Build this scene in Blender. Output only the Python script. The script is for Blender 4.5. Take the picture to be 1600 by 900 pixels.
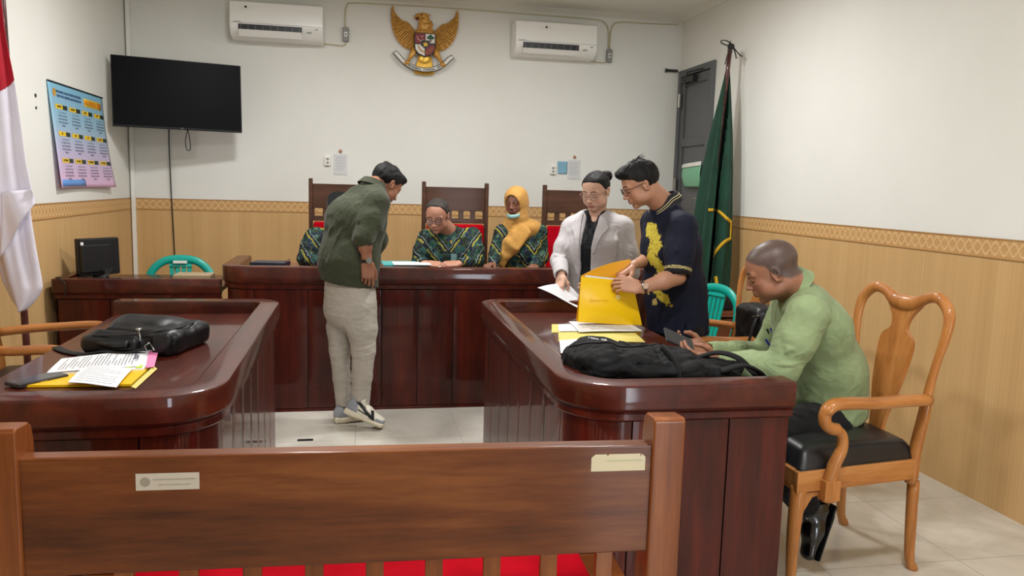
import bpy, bmesh, math, random
import numpy as np
from math import sin, cos, pi, sqrt, radians as R_
from mathutils import Vector, Matrix, Euler
rnd = random.Random(7)
S = bpy.context.scene
for o in list(bpy.data.objects): bpy.data.objects.remove(o)
COL = S.collection
# ---------------------------------------------------------------- camera
FPX, PITCH, YAW, ROLL, EYE = 1235.0, .1270, .1948, .0278, 1.52
_fw = np.array([sin(YAW)*cos(PITCH), cos(YAW)*cos(PITCH), -sin(PITCH)])
_r0 = np.array([cos(YAW), -sin(YAW), 0.]); _u0 = np.cross(_r0, _fw)
_r = cos(ROLL)*_r0+sin(ROLL)*_u0; _u = -sin(ROLL)*_r0+cos(ROLL)*_u0
cam = bpy.data.cameras.new('camera'); camo = bpy.data.objects.new('camera', cam); COL.objects.link(camo)
cam.sensor_width = 36; cam.lens = FPX/1600*36; cam.clip_start = .05
camo.matrix_world = Matrix(((_r[0], _u[0], -_fw[0], 0), (_r[1], _u[1], -_fw[1], 0), (_r[2], _u[2], -_fw[2], EYE), (0, 0, 0, 1)))
S.camera = camo
def at(px, py, Y):
    d = _fw+_r*(px-800)/FPX+_u*(450-py)/FPX
    return Vector((d[0]*Y/d[1], Y, EYE+d[2]*Y/d[1]))
# ---------------------------------------------------------------- light
S.view_settings.view_transform = 'Standard'; S.view_settings.look = 'None'
S.view_settings.gamma = 1; S.view_settings.use_curve_mapping = False
S.view_settings.exposure = 0.0
S.cycles.use_denoising = True
S.cycles.max_bounces = 8; S.cycles.diffuse_bounces = 5; S.cycles.caustics_reflective = False; S.cycles.caustics_refractive = False
wd = bpy.data.worlds.new('sky'); S.world = wd; wd.use_nodes = True
wd.node_tree.nodes['Background'].inputs[0].default_value = (.75, .85, 1, 1)
wd.node_tree.nodes['Background'].inputs[1].default_value = 2.2
def area(name, loc, sx, sy, power, col=(1, 1, 1), rot=(0, 0, 0)):
    l = bpy.data.lights.new(name, 'AREA'); l.shape = 'RECTANGLE'; l.size = sx; l.size_y = sy; l.energy = power; l.color = col
    o = bpy.data.objects.new(name, l); COL.objects.link(o); o.location = loc; o.rotation_euler = rot
    return o
LAMPS = [(-.40, 5.1), (1.50, 5.1), (-.30, 1.9), (1.25, 1.5)]
LAMP_W = [54, 50, 40, 44]
ZC = 3.18
for (x, y), w in zip(LAMPS, LAMP_W): area('ceiling_lamp_light', (x, y, ZC-.075), .26, .26, w, (1, .995, .985))
area('doorway_daylight', (1.9, -2.35, 1.15), .75, 2.0, 60, (.86, .93, 1), (pi/2, 0, 0))
# ---------------------------------------------------------------- helpers
def srgb(r, g, b):
    f = lambda c: (c/255/12.92) if c/255 <= .04045 else ((c/255+.055)/1.055)**2.4
    return (f(r), f(g), f(b), 1)
class NT:
    def __init__(s, name):
        s.m = bpy.data.materials.new(name); s.m.use_nodes = True; s.t = s.m.node_tree; s.n = s.t.nodes; s.l = s.t.links
        s.b = s.n['Principled BSDF']
    def new(s, typ, **kw):
        n = s.n.new(typ)
        for k, v in kw.items():
            if k.startswith('i_'):
                key = k[2:]; key = int(key) if key.isdigit() else key.replace('_', ' ')
                if hasattr(v, 'is_output') or isinstance(v, bpy.types.NodeSocket): s.l.new(v, n.inputs[key])
                else: n.inputs[key].default_value = v
            else: setattr(n, k, v)
        return n
    def coord(s, kind='Object', scale=(1, 1, 1), rot=(0, 0, 0), loc=(0, 0, 0)):
        c = s.new('ShaderNodeTexCoord')
        m = s.new('ShaderNodeMapping'); m.inputs['Scale'].default_value = scale; m.inputs['Rotation'].default_value = rot; m.inputs['Location'].default_value = loc
        s.l.new(c.outputs[kind], m.inputs['Vector']); return m.outputs[0]
    def noise(s, vec, scale, detail=3, rough=.55, dist=0):
        n = s.new('ShaderNodeTexNoise'); s.l.new(vec, n.inputs['Vector'])
        n.inputs['Scale'].default_value = scale; n.inputs['Detail'].default_value = detail; n.inputs['Roughness'].default_value = rough; n.inputs['Distortion'].default_value = dist
        return n.outputs['Fac']
    def wave(s, vec, scale, dist=0, typ='BANDS', d='X', prof='SIN', ds=1):
        n = s.new('ShaderNodeTexWave', wave_type=typ, wave_profile=prof)
        if typ == 'BANDS': n.bands_direction = d
        s.l.new(vec, n.inputs['Vector']); n.inputs['Scale'].default_value = scale; n.inputs['Distortion'].default_value = dist; n.inputs['Detail Scale'].default_value = ds
        return n.outputs['Fac']
    def voro(s, vec, scale, feat='F1', out='Distance'):
        n = s.new('ShaderNodeTexVoronoi', feature=feat); s.l.new(vec, n.inputs['Vector']); n.inputs['Scale'].default_value = scale
        return n.outputs[out]
    def ramp(s, fac, stops, interp='LINEAR'):
        n = s.new('ShaderNodeValToRGB'); s.l.new(fac, n.inputs[0]); r = n.color_ramp; r.interpolation = interp
        while len(r.elements) < len(stops): r.elements.new(.5)
        for e, (p, c) in zip(r.elements, stops): e.position = p; e.color = c if len(c) == 4 else (*c, 1)
        return n.outputs[0]
    def math(s, op, a, b=None, c=None):
        n = s.new('ShaderNodeMath', operation=op)
        for i, v in enumerate((a, b, c)):
            if v is None: continue
            if isinstance(v, (int, float)): n.inputs[i].default_value = v
            else: s.l.new(v, n.inputs[i])
        return n.outputs[0]
    def mix(s, fac, a, b, mode='MIX'):
        n = s.new('ShaderNodeMix', data_type='RGBA', blend_type=mode)
        for i, v in ((0, fac), (6, a), (7, b)):
            if isinstance(v, (int, float, tuple)): n.inputs[i].default_value = v
            else: s.l.new(v, n.inputs[i])
        return n.outputs[2]
    def xyz(s, vec):
        n = s.new('ShaderNodeSeparateXYZ'); s.l.new(vec, n.inputs[0]); return n.outputs
    def set(s, col=None, rough=None, spec=None, metal=None, coat=None, bump=None, bstr=.2, bdist=.002, sheen=None, coatr=.05, alpha=None, trans=None, ior=None, emit=None, estr=1, sss=None):
        b = s.b.inputs
        def put(k, v):
            if v is None: return
            if isinstance(v, (int, float)): b[k].default_value = v
            elif isinstance(v, tuple): b[k].default_value = v
            else: s.l.new(v, b[k])
        put('Base Color', col); put('Roughness', rough); put('Specular IOR Level', spec); put('Metallic', metal); put('Coat Weight', coat)
        put('Alpha', alpha); put('Transmission Weight', trans); put('IOR', ior); put('Sheen Weight', sheen)
        if coat: b['Coat Roughness'].default_value = coatr
        if sss: b['Subsurface Weight'].default_value = sss; b['Subsurface Radius'].default_value = (.6, .3, .2); b['Subsurface Scale'].default_value = .01
        if emit is not None: put('Emission Color', emit); b['Emission Strength'].default_value = estr
        if bump is not None:
            n = s.new('ShaderNodeBump'); n.inputs['Strength'].default_value = bstr; n.inputs['Distance'].default_value = bdist
            s.l.new(bump, n.inputs['Height']); s.l.new(n.outputs[0], b['Normal'])
        return s.m
def plain(name, c, rough=.5, **kw): return NT(name).set(srgb(*c), rough, **kw)
def wood(name, c1, c2, c3, rough=.3, coat=.6, coatr=.08, scale=1., grain='X', rot=(0, 0, 0), str_=.08, spec=.18):
    t = NT(name); sc = {'X': (1.2, 14, 14), 'Y': (14, 1.2, 14), 'Z': (14, 14, 1.2)}[grain]
    v = t.coord('Object', tuple(k*scale for k in sc), rot)
    n = t.noise(v, 1.3, 5, .6, .6); v2 = t.coord('Object', tuple(k*scale*6 for k in sc), rot); n2 = t.noise(v2, 1.5, 3, .7)
    big = t.noise(t.coord('Object', (1.3, 1.3, 1.3)), 1.2, 2)
    f = t.math('ADD', t.math('MULTIPLY', n, .55), t.math('ADD', t.math('MULTIPLY', n2, .2), t.math('MULTIPLY', big, .25)))
    col = t.ramp(f, [(.34, srgb(*c1)), (.5, srgb(*c2)), (.66, srgb(*c3))])
    return t.set(col, rough, coat=coat, coatr=coatr, bump=n2, bstr=str_, bdist=.0006, spec=spec)
class MB:
    """collects shapes into one mesh"""
    def __init__(s): s.v = []; s.f = []; s.m = []
    def add(s, vs, fs, mi=0):
        o = len(s.v); s.v += [tuple(v) for v in vs]; s.f += [tuple(i+o for i in f) for f in fs]; s.m += [mi]*len(fs); return s
    def box(s, a, b, mi=0, M=None):
        x0, y0, z0 = a; x1, y1, z1 = b
        vs = [Vector(p) for p in ((x0, y0, z0), (x1, y0, z0), (x1, y1, z0), (x0, y1, z0), (x0, y0, z1), (x1, y0, z1), (x1, y1, z1), (x0, y1, z1))]
        if M: vs = [M @ p for p in vs]
        return s.add(vs, [(0, 3, 2, 1), (4, 5, 6, 7), (0, 1, 5, 4), (1, 2, 6, 5), (2, 3, 7, 6), (3, 0, 4, 7)], mi)
    def cyl(s, a, b, r, r2=None, n=16, mi=0, caps=True):
        return s.tube([a, b], [r, r if r2 is None else r2], n, mi, caps)
    def tube(s, pts, rad, n=12, mi=0, caps=True, flat=None, up=None):
        """flat=(a,b) scales the ring; rad per point"""
        pts = [Vector(p) for p in pts]
        if isinstance(rad, (int, float)): rad = [rad]*len(pts)
        rings = []; prev = None
        for i, p in enumerate(pts):
            t = (pts[min(i+1, len(pts)-1)]-pts[max(i-1, 0)])
            t = t.normalized() if t.length > 1e-9 else Vector((0, 0, 1))
            if prev is None:
                a = Vector(up) if up else (Vector((0, 0, 1)) if abs(t.z) < .9 else Vector((0, 1, 0)))
                prev = (a-t*a.dot(t)).normalized()
            else: prev = (prev-t*prev.dot(t)).normalized()
            q = t.cross(prev); ring = []
            for k in range(n):
                an = 2*pi*k/n; fa, fb = flat if flat else (1, 1); r = rad[i]
                if isinstance(r, tuple): ra, rb = r
                else: ra, rb = r*fa, r*fb
                ring.append(p+prev*cos(an)*ra+q*sin(an)*rb)
            rings.append(ring)
        vs = [v for r in rings for v in r]; fs = []
        for i in range(len(rings)-1):
            for k in range(n):
                k2 = (k+1) % n; fs.append((i*n+k, i*n+k2, (i+1)*n+k2, (i+1)*n+k))
        if caps: fs.append(tuple(range(n-1, -1, -1))); fs.append(tuple((len(rings)-1)*n+k for k in range(n)))
        return s.add(vs, fs, mi)
    def lathe(s, prof, n=24, c=(0, 0, 0), mi=0, M=None):
        vs = []; fs = []
        for r, z in prof:
            for k in range(n):
                p = Vector((r*cos(2*pi*k/n), r*sin(2*pi*k/n), z)); p = (M @ p) if M else p; vs.append(p+Vector(c))
        for i in range(len(prof)-1):
            for k in range(n):
                k2 = (k+1) % n; fs.append((i*n+k, i*n+k2, (i+1)*n+k2, (i+1)*n+k))
        fs.append(tuple(range(n-1, -1, -1))); fs.append(tuple((len(prof)-1)*n+k for k in range(n)))
        return s.add(vs, fs, mi)
    def prism(s, poly, d0, d1, M=None, mi=0):
        """poly in local xy, extruded z d0..d1, M places it"""
        n = len(poly); vs = [Vector((x, y, d0)) for x, y in poly]+[Vector((x, y, d1)) for x, y in poly]
        if M: vs = [M @ p for p in vs]
        fs = [tuple(range(n-1, -1, -1)), tuple(range(n, 2*n))]+[(i, (i+1) % n, n+(i+1) % n, n+i) for i in range(n)]
        return s.add(vs, fs, mi)
    def ball(s, c, r, n=16, m=10, mi=0, M=None):
        if isinstance(r, (int, float)): r = (r, r, r)
        vs = []; fs = []; c = Vector(c)
        for i in range(m+1):
            th = pi*i/m
            for k in range(n):
                p = Vector((r[0]*sin(th)*cos(2*pi*k/n), r[1]*sin(th)*sin(2*pi*k/n), r[2]*cos(th))); p = (M @ p) if M else p; vs.append(c+p)
        for i in range(m):
            for k in range(n):
                k2 = (k+1) % n; fs.append((i*n+k, (i+1)*n+k, (i+1)*n+k2, i*n+k2))
        return s.add(vs, fs, mi)
    def grid(s, fn, nu, nv, mi=0, close_u=False):
        vs = [fn(i/(nu-1 if not close_u else nu), j/(nv-1)) for j in range(nv) for i in range(nu)]; fs = []
        for j in range(nv-1):
            for i in range(nu if close_u else nu-1):
                i2 = (i+1) % nu; fs.append((j*nu+i, j*nu+i2, (j+1)*nu+i2, (j+1)*nu+i))
        return s.add(vs, fs, mi)
    def sheet(s, fn, nu, nv, th, mi=0):
        """closed thin sheet: fn(u,v) -> point; th thickness by normal"""
        P = [[Vector(fn(i/(nu-1), j/(nv-1))) for i in range(nu)] for j in range(nv)]
        N = []
        for j in range(nv):
            row = []
            for i in range(nu):
                a = P[j][min(i+1, nu-1)]-P[j][max(i-1, 0)]; b = P[min(j+1, nv-1)][i]-P[max(j-1, 0)][i]
                c = a.cross(b); row.append(c.normalized() if c.length > 1e-12 else Vector((0, 0, 1)))
            N.append(row)
        vs = [P[j][i]+N[j][i]*th/2 for j in range(nv) for i in range(nu)]+[P[j][i]-N[j][i]*th/2 for j in range(nv) for i in range(nu)]
        o = nu*nv; fs = []
        for j in range(nv-1):
            for i in range(nu-1):
                a = (j*nu+i, j*nu+i+1, (j+1)*nu+i+1, (j+1)*nu+i); fs.append(a); fs.append(tuple(k+o for k in reversed(a)))
        for i in range(nu-1):
            fs.append((i+1, i, i+o, i+1+o)); k = (nv-1)*nu+i; fs.append((k, k+1, k+1+o, k+o))
        for j in range(nv-1):
            a = j*nu; b = (j+1)*nu; fs.append((a, b, b+o, a+o)); a += nu-1; b += nu-1; fs.append((b, a, a+o, b+o))
        return s.add(vs, fs, mi)
    def build(s, name, mat, parent=None, bev=0, seg=2, smooth=False, sub=0, auto=None, kind=None):
        me = bpy.data.meshes.new(name); me.from_pydata([tuple(v) for v in s.v], [], s.f)
        for m_ in (mat if isinstance(mat, (list, tuple)) else [mat]): me.materials.append(m_)
        me.polygons.foreach_set('material_index', s.m)
        bm = bmesh.new(); bm.from_mesh(me); bmesh.ops.recalc_face_normals(bm, faces=bm.faces); bm.to_mesh(me); bm.free()
        if smooth or auto:
            me.polygons.foreach_set('use_smooth', [True]*len(me.polygons))
            if auto: me.set_sharp_from_angle(angle=R_(auto))
        o = bpy.data.objects.new(name, me); COL.objects.link(o)
        if parent is not None: o.parent = parent; o.matrix_parent_inverse = PINV(parent)
        if bev:
            b = o.modifiers.new('bevel', 'BEVEL'); b.width = bev; b.segments = seg; b.limit_method = 'ANGLE'; b.angle_limit = R_(35); b.harden_normals = not smooth
            me.polygons.foreach_set('use_smooth', [True]*len(me.polygons)); me.set_sharp_from_angle(angle=R_(50)) if not smooth else None
        if sub: q = o.modifiers.new('sub', 'SUBSURF'); q.levels = sub; q.render_levels = sub
        if kind: o['kind'] = kind
        return o
LOCALS = {}
def PINV(parent):
    """meshes are written in world space unless the root is flagged local"""
    if parent.get('_loc') is not None: return Matrix()
    M = Matrix(); p = parent
    while p is not None:
        M = Matrix.Translation(p.location) @ p.rotation_euler.to_matrix().to_4x4() @ M if p.parent is None else M
        p = p.parent
    return M.inverted() if parent.parent is None else Matrix()
def tag(o, label, cat, group=None, kind=None):
    o['label'] = label; o['category'] = cat
    if group: o['group'] = group
    if kind: o['kind'] = kind
    return o
def thing(name, label, cat, loc=(0, 0, 0), rz=0, group=None, local=False):
    """an Empty at the thing's base; local=True: its meshes are written in the thing's own space"""
    o = bpy.data.objects.new(name, None); COL.objects.link(o); o.empty_display_size = .1
    o.location = loc; o.rotation_euler = (0, 0, rz); tag(o, label, cat, group)
    if local: LOCALS[o.name] = 1; o['_loc'] = 1
    return o
def dup(root, loc=None, rz=None, label=None, group=None):
    def rec(o, par):
        c = o.copy(); COL.objects.link(c)
        if par is not None: c.parent = par; c.matrix_parent_inverse = o.matrix_parent_inverse.copy()
        for ch in list(o.children): rec(ch, c)
        return c
    r = rec(root, None)
    if loc is not None: r.location = loc
    if rz is not None: r.rotation_euler = (0, 0, rz)
    if label: r['label'] = label
    if group: r['group'] = group
    return r
def text_mb(txt, size, M, th=.0004, bold=0, align='CENTER', mi=0, mb=None):
    c = bpy.data.curves.new('t', 'FONT'); c.body = txt; c.size = size; c.align_x = align; c.align_y = 'CENTER'; c.extrude = th; c.resolution_u = 2; c.offset = bold
    o = bpy.data.objects.new('t', c); COL.objects.link(o)
    me = bpy.data.meshes.new_from_object(o)
    mb = mb or MB(); mb.add([M @ v.co for v in me.vertices], [tuple(p.vertices) for p in me.polygons], mi)
    bpy.data.objects.remove(o); bpy.data.curves.remove(c); bpy.data.meshes.remove(me)
    return mb
def frame(o, x, y, z=None):
    """4x4 with origin o, axes x,y,(z)"""
    x = Vector(x).normalized(); y = Vector(y); y = (y-x*y.dot(x)).normalized(); z = x.cross(y)
    return Matrix(((x[0], y[0], z[0], o[0]), (x[1], y[1], z[1], o[1]), (x[2], y[2], z[2], o[2]), (0, 0, 0, 1)))
def spline(pts, n=8):
    """Catmull-Rom through pts (tuples of any length)"""
    P = [np.array(p, float) for p in pts]; P = [2*P[0]-P[1]]+P+[2*P[-1]-P[-2]]; out = []
    for i in range(1, len(P)-2):
        for k in range(n):
            t = k/n; out.append(.5*((2*P[i])+(-P[i-1]+P[i+1])*t+(2*P[i-1]-5*P[i]+4*P[i+1]-P[i+2])*t*t+(-P[i-1]+3*P[i]-3*P[i+1]+P[i+2])*t**3))
    out.append(P[-2]); return out
# ---------------------------------------------------------------- organic surfaces: smooth-union distance field + surface nets
class Field:
    def __init__(s, lo, hi, h):
        s.lo = np.array(lo, np.float32); s.h = h; s.n = np.ceil((np.array(hi)-s.lo)/h).astype(int)+1
        s.d = np.full(s.n, 1., np.float32)
    def _sub(s, lo, hi):
        a = np.clip(np.floor((np.array(lo)-s.lo)/s.h).astype(int), 0, s.n); b = np.clip(np.ceil((np.array(hi)-s.lo)/s.h).astype(int)+1, 0, s.n)
        if np.any(b <= a): return None, None
        sl = tuple(slice(i, j) for i, j in zip(a, b))
        g = [s.lo[i]+s.h*np.arange(a[i], b[i], dtype=np.float32) for i in range(3)]
        return sl, np.stack(np.meshgrid(*g, indexing='ij'), -1)
    def put(s, f, lo, hi, k=.01, op='+'):
        m = k+3*s.h; sl, p = s._sub(np.array(lo)-m, np.array(hi)+m)
        if sl is None: return s
        n = f(p).astype(np.float32); d = s.d[sl]
        if op == '+': hh = np.clip(.5+.5*(d-n)/k, 0, 1); s.d[sl] = d*(1-hh)+n*hh-k*hh*(1-hh)
        else: n = -n; hh = np.clip(.5-.5*(d-n)/k, 0, 1); s.d[sl] = d*(1-hh)+n*hh+k*hh*(1-hh)
        return s
    def cap(s, a, b, ra, rb=None, k=.01, op='+'):
        a = np.array(a, np.float32); b = np.array(b, np.float32); rb = ra if rb is None else rb; ab = b-a; L = max(float(ab@ab), 1e-9); mr = max(ra, rb)
        def f(p):
            t = np.clip(((p-a)@ab)/L, 0, 1); return np.linalg.norm(p-a-t[..., None]*ab, axis=-1)-(ra+(rb-ra)*t)
        return s.put(f, np.minimum(a, b)-mr, np.maximum(a, b)+mr, k, op)
    def chain(s, pts, rad, k=.01, op='+'):
        for i in range(len(pts)-1): s.cap(pts[i], pts[i+1], rad[i], rad[i+1], k, op)
        return s
    def ecap(s, a, b, ra, rb, side, k=.02, op='+'):
        """tapered capsule of elliptical section: ra=(lateral,depth)"""
        a = np.array(a, np.float32); b = np.array(b, np.float32); ab = b-a; L = max(float(ab@ab), 1e-9); mr = max(*ra, *rb)
        sd = np.array(side, np.float32); sd = sd-ab*(sd@ab)/L; sd /= np.linalg.norm(sd)
        def f(p):
            t = np.clip(((p-a)@ab)/L, 0, 1); q = p-a-t[..., None]*ab; u = q@sd; v2 = np.maximum((q*q).sum(-1)-u*u, 0)
            ru = ra[0]+(rb[0]-ra[0])*t; rv = ra[1]+(rb[1]-ra[1])*t
            k0 = np.sqrt((u/ru)**2+v2/rv**2); k1 = np.sqrt((u/ru**2)**2+v2/rv**4)+1e-6
            return k0*(k0-1)/k1
        return s.put(f, np.minimum(a, b)-mr, np.maximum(a, b)+mr, k, op)
    def ell(s, c, r, M=None, k=.01, op='+'):
        c = np.array(c, np.float32); r = np.array(r, np.float32); M = np.eye(3, dtype=np.float32) if M is None else np.array(M, np.float32)[:3, :3]; mr = float(r.max())
        def f(p):
            q = (p-c)@M; k0 = np.linalg.norm(q/r, axis=-1); k1 = np.linalg.norm(q/(r*r), axis=-1)+1e-6; return k0*(k0-1)/k1
        return s.put(f, c-mr, c+mr, k, op)
    def box(s, c, hs, M=None, rr=.01, k=.01, op='+'):
        c = np.array(c, np.float32); hs = np.array(hs, np.float32)-rr; M = np.eye(3, dtype=np.float32) if M is None else np.array(M, np.float32)[:3, :3]; mr = float(np.linalg.norm(hs))+rr
        def f(p):
            q = np.abs((p-c)@M)-hs; return np.linalg.norm(np.maximum(q, 0), axis=-1)+np.minimum(q.max(-1), 0)-rr
        return s.put(f, c-mr, c+mr, k, op)
    def half(s, c, n, op='-', k=.003):
        """keep only the side behind the plane (normal n points to what is cut away)"""
        c = np.array(c, np.float32); n = np.array(n, np.float32); n /= np.linalg.norm(n)
        p = np.stack(np.meshgrid(*[s.lo[i]+s.h*np.arange(s.n[i], dtype=np.float32) for i in range(3)], indexing='ij'), -1)
        s.d = np.maximum(s.d, (p-c)@n); return s
    def mesh(s):
        d = s.d; neg = d < 0
        c = [neg[i:i+d.shape[0]-1, j:j+d.shape[1]-1, k:k+d.shape[2]-1] for i in (0, 1) for j in (0, 1) for k in (0, 1)]
        cnt = sum(x.astype(np.int8) for x in c); act = (cnt > 0) & (cnt < 8)
        ids = np.full(act.shape, -1, np.int64); I = np.argwhere(act); ids[act] = np.arange(len(I))
        acc = np.zeros((len(I), 3), np.float32); w = np.zeros((len(I), 1), np.float32)
        off = [(i, j, k) for i in (0, 1) for j in (0, 1) for k in (0, 1)]
        for a in range(8):
            for b in range(a+1, 8):
                if sum(abs(off[a][t]-off[b][t]) for t in range(3)) != 1: continue
                A = I+off[a]; B = I+off[b]; da = d[A[:, 0], A[:, 1], A[:, 2]]; db = d[B[:, 0], B[:, 1], B[:, 2]]
                m = (da < 0) != (db < 0); t = np.where(m, da/np.where(m, da-db, 1), 0)[:, None]
                acc += m[:, None]*(np.array(off[a])+t*(np.array(off[b])-np.array(off[a]))); w += m[:, None]
        V = s.lo+s.h*(I+acc/np.maximum(w, 1)); Q = []
        for ax in range(3):
            u, v = [(1, 2), (2, 0), (0, 1)][ax]
            sa = [slice(None)]*3; sb = [slice(None)]*3; sa[ax] = slice(0, -1); sb[ax] = slice(1, None)
            e = neg[tuple(sa)] != neg[tuple(sb)]; E = np.argwhere(e); E = E[(E[:, u] > 0) & (E[:, v] > 0) & (E[:, u] < d.shape[u]-1) & (E[:, v] < d.shape[v]-1)]
            def idx(du, dv):
                q = E.copy(); q[:, u] -= du; q[:, v] -= dv; return ids[q[:, 0], q[:, 1], q[:, 2]]
            q = np.stack([idx(1, 1), idx(0, 1), idx(0, 0), idx(1, 0)], 1)
            fl = ~neg[E[:, 0], E[:, 1], E[:, 2]]; q[fl] = q[fl][:, ::-1]; Q.append(q)
        return V.astype(np.float64), np.concatenate(Q)
def join_vq(parts):
    V = []; Q = []; o = 0
    for v, q in parts: V.append(v); Q.append(q+o); o += len(v)
    return np.concatenate(V), np.concatenate(Q)
def vnormals(V, Q):
    n = np.cross(V[Q[:, 2]]-V[Q[:, 0]], V[Q[:, 3]]-V[Q[:, 1]]); N = np.zeros_like(V)
    for i in range(4): np.add.at(N, Q[:, i], n)
    return N/(np.linalg.norm(N, axis=1, keepdims=True)+1e-12)
def smooth_vq(V, Q, it=2, lam=.5):
    for _ in range(it):
        A = np.zeros_like(V); c = np.zeros((len(V), 1))
        for i in range(4):
            for j in ((i+1) % 4, (i+3) % 4): np.add.at(A, Q[:, i], V[Q[:, j]]); np.add.at(c, Q[:, i], 1)
        V = V+lam*(A/np.maximum(c, 1)-V)
    return V
def wob(P, sc, seed=0):
    """smooth pseudo-noise in -1..1 of points (n,3); sc per axis frequency"""
    r = np.random.RandomState(seed); p = P*np.array(sc); out = 0
    for o in range(3):
        k = r.normal(size=(3, 3)); k /= np.linalg.norm(k, axis=1, keepdims=True); ph = r.rand(3)*6.28; f = 1.9**o
        a = np.sin(p@k[0]*f+ph[0]+1.3*np.sin(p@k[1]*f*.7+ph[1])+.9*np.sin(p@k[2]*f*1.3+ph[2])); out = out+a/(1.7**o)
    return out/2.0
def vq_obj(name, VQ, mat, parent=None, cols=None, smooth=True):
    V, Q = VQ; me = bpy.data.meshes.new(name)
    me.vertices.add(len(V)); me.vertices.foreach_set('co', V.astype(np.float32).ravel())
    me.loops.add(Q.size); me.loops.foreach_set('vertex_index', Q.astype(np.int32).ravel())
    me.polygons.add(len(Q)); me.polygons.foreach_set('loop_start', np.arange(0, Q.size, 4, dtype=np.int32)); me.polygons.foreach_set('loop_total', np.full(len(Q), 4, np.int32))
    me.polygons.foreach_set('use_smooth', np.ones(len(Q), bool)); me.update(calc_edges=True); me.validate()
    for m_ in (mat if isinstance(mat, (list, tuple)) else [mat]): me.materials.append(m_)
    if cols is not None:
        a = me.color_attributes.new('tint', 'FLOAT_COLOR', 'POINT'); c = np.ones((len(V), 4), np.float32); c[:, :3] = cols; a.data.foreach_set('color', c.ravel())
    o = bpy.data.objects.new(name, me); COL.objects.link(o)
    if parent is not None: o.parent = parent; o.matrix_parent_inverse = PINV(parent)
    return o
# ================================================================ materials
XL, XR, YB, YF = -1.958, 3.10, 7.50, -2.2
def wall_mat():
    t = NT('wall_paint'); v = t.coord('Object')
    n = t.noise(v, 1.1, 4, .6); n2 = t.noise(v, 40, 4, .6)
    c = t.ramp(n, [(.3, srgb(226, 226, 219)), (.7, srgb(232, 232, 226))])
    return t.set(c, .6, bump=n2, bstr=.12, bdist=.002, spec=.3)
def plaster(): 
    t = NT('cornice_plaster'); return t.set(srgb(226, 224, 214), .6)
def floor_mat():
    t = NT('floor_tiles'); v = t.coord('Object'); x = t.xyz(v)
    def line(c, off, per, w):
        f = t.math('FRACT', t.math('DIVIDE', t.math('ADD', c, off), per)); return t.math('LESS_THAN', t.math('ABSOLUTE', t.math('SUBTRACT', f, .5)), w/per)
    g = t.math('MAXIMUM', line(x[0], 10*.63-.62+.315, .63, .0022), line(x[1], 10*.63-4.65+.315, .63, .0022))
    n = t.noise(v, 2.2, 5, .65, 1.2); n2 = t.noise(v, 60, 2)
    c = t.ramp(n, [(.3, srgb(186, 180, 168)), (.7, srgb(208, 203, 192))])
    c = t.mix(g, c, srgb(150, 144, 132)); r = t.mix(g, t.ramp(n2, [(0, (.10,)*3), (1, (.2,)*3)]), (.7, .7, .7, 1))
    return t.set(c, r, spec=.6, bump=t.math('SUBTRACT', 1, g), bstr=.15, bdist=.001)
def wainscot_mat():
    t = NT('striped_wallpaper'); v = t.coord('Object'); x = t.xyz(v)
    h = t.math('ADD', x[0], x[1])
    c = t.new('ShaderNodeCombineXYZ'); t.l.new(h, c.inputs[0])
    vv = t.new('ShaderNodeVectorMath', operation='MULTIPLY'); t.l.new(c.outputs[0], vv.inputs[0]); vv.inputs[1].default_value = (1, 1, 1)
    fine = t.noise(vv.outputs[0], 120, 2, .5); mid = t.noise(vv.outputs[0], 9, 2, .5)
    c2 = t.new('ShaderNodeCombineXYZ'); t.l.new(h, c2.inputs[0]); t.l.new(t.math('MULTIPLY', x[2], .03), c2.inputs[2])
    f = t.math('ADD', t.math('MULTIPLY', fine, .6), t.math('MULTIPLY', mid, .4))
    col = t.ramp(f, [(.3, srgb(186, 148, 98)), (.55, srgb(204, 166, 114)), (.75, srgb(216, 182, 132))])
    wide = t.math('FRACT', t.math('DIVIDE', t.math('ADD', h, 10), .53)); seam = t.math('LESS_THAN', wide, .006)
    col = t.mix(seam, col, srgb(214, 184, 134))
    return t.set(col, .5, spec=.3, bump=fine, bstr=.15, bdist=.001)
def band_mat():
    t = NT('scroll_border'); v = t.coord('Object'); x = t.xyz(v); h = t.math('ADD', x[0], x[1])
    u = t.math('MULTIPLY', h, 2*pi/.115); z = t.math('DIVIDE', t.math('SUBTRACT', x[2], 1.284), .042)
    s1 = t.math('SINE', u); e = t.math('ABSOLUTE', t.math('SUBTRACT', z, t.math('MULTIPLY', s1, .75)))
    s2 = t.math('SINE', t.math('ADD', u, pi)); e2 = t.math('ABSOLUTE', t.math('SUBTRACT', z, t.math('MULTIPLY', s2, .75)))
    c = t.new('ShaderNodeCombineXYZ'); t.l.new(h, c.inputs[0]); t.l.new(x[2], c.inputs[1])
    n = t.noise(c.outputs[0], 60, 2, .5, 2.5)
    vo = t.math('SUBTRACT', .5, t.math('ABSOLUTE', t.math('SUBTRACT', n, .5)))
    f = t.math('MAXIMUM', t.math('SUBTRACT', 1, t.math('MULTIPLY', t.math('MINIMUM', e, e2), 3.0)), t.math('MULTIPLY', t.math('SUBTRACT', vo, .42), 9))
    f = t.math('MINIMUM', t.math('MAXIMUM', f, 0), 1)
    col = t.ramp(f, [(0, srgb(192, 146, 90)), (.5, srgb(206, 164, 108)), (1, srgb(224, 190, 140))])
    return t.set(col, .45, spec=.4, bump=f, bstr=.4, bdist=.003)
M_wall = wall_mat(); M_plaster = plaster(); M_floor = floor_mat(); M_wains = wainscot_mat(); M_band = band_mat()
M_bead = plain('border_bead', (176, 132, 78), .5)
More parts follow.
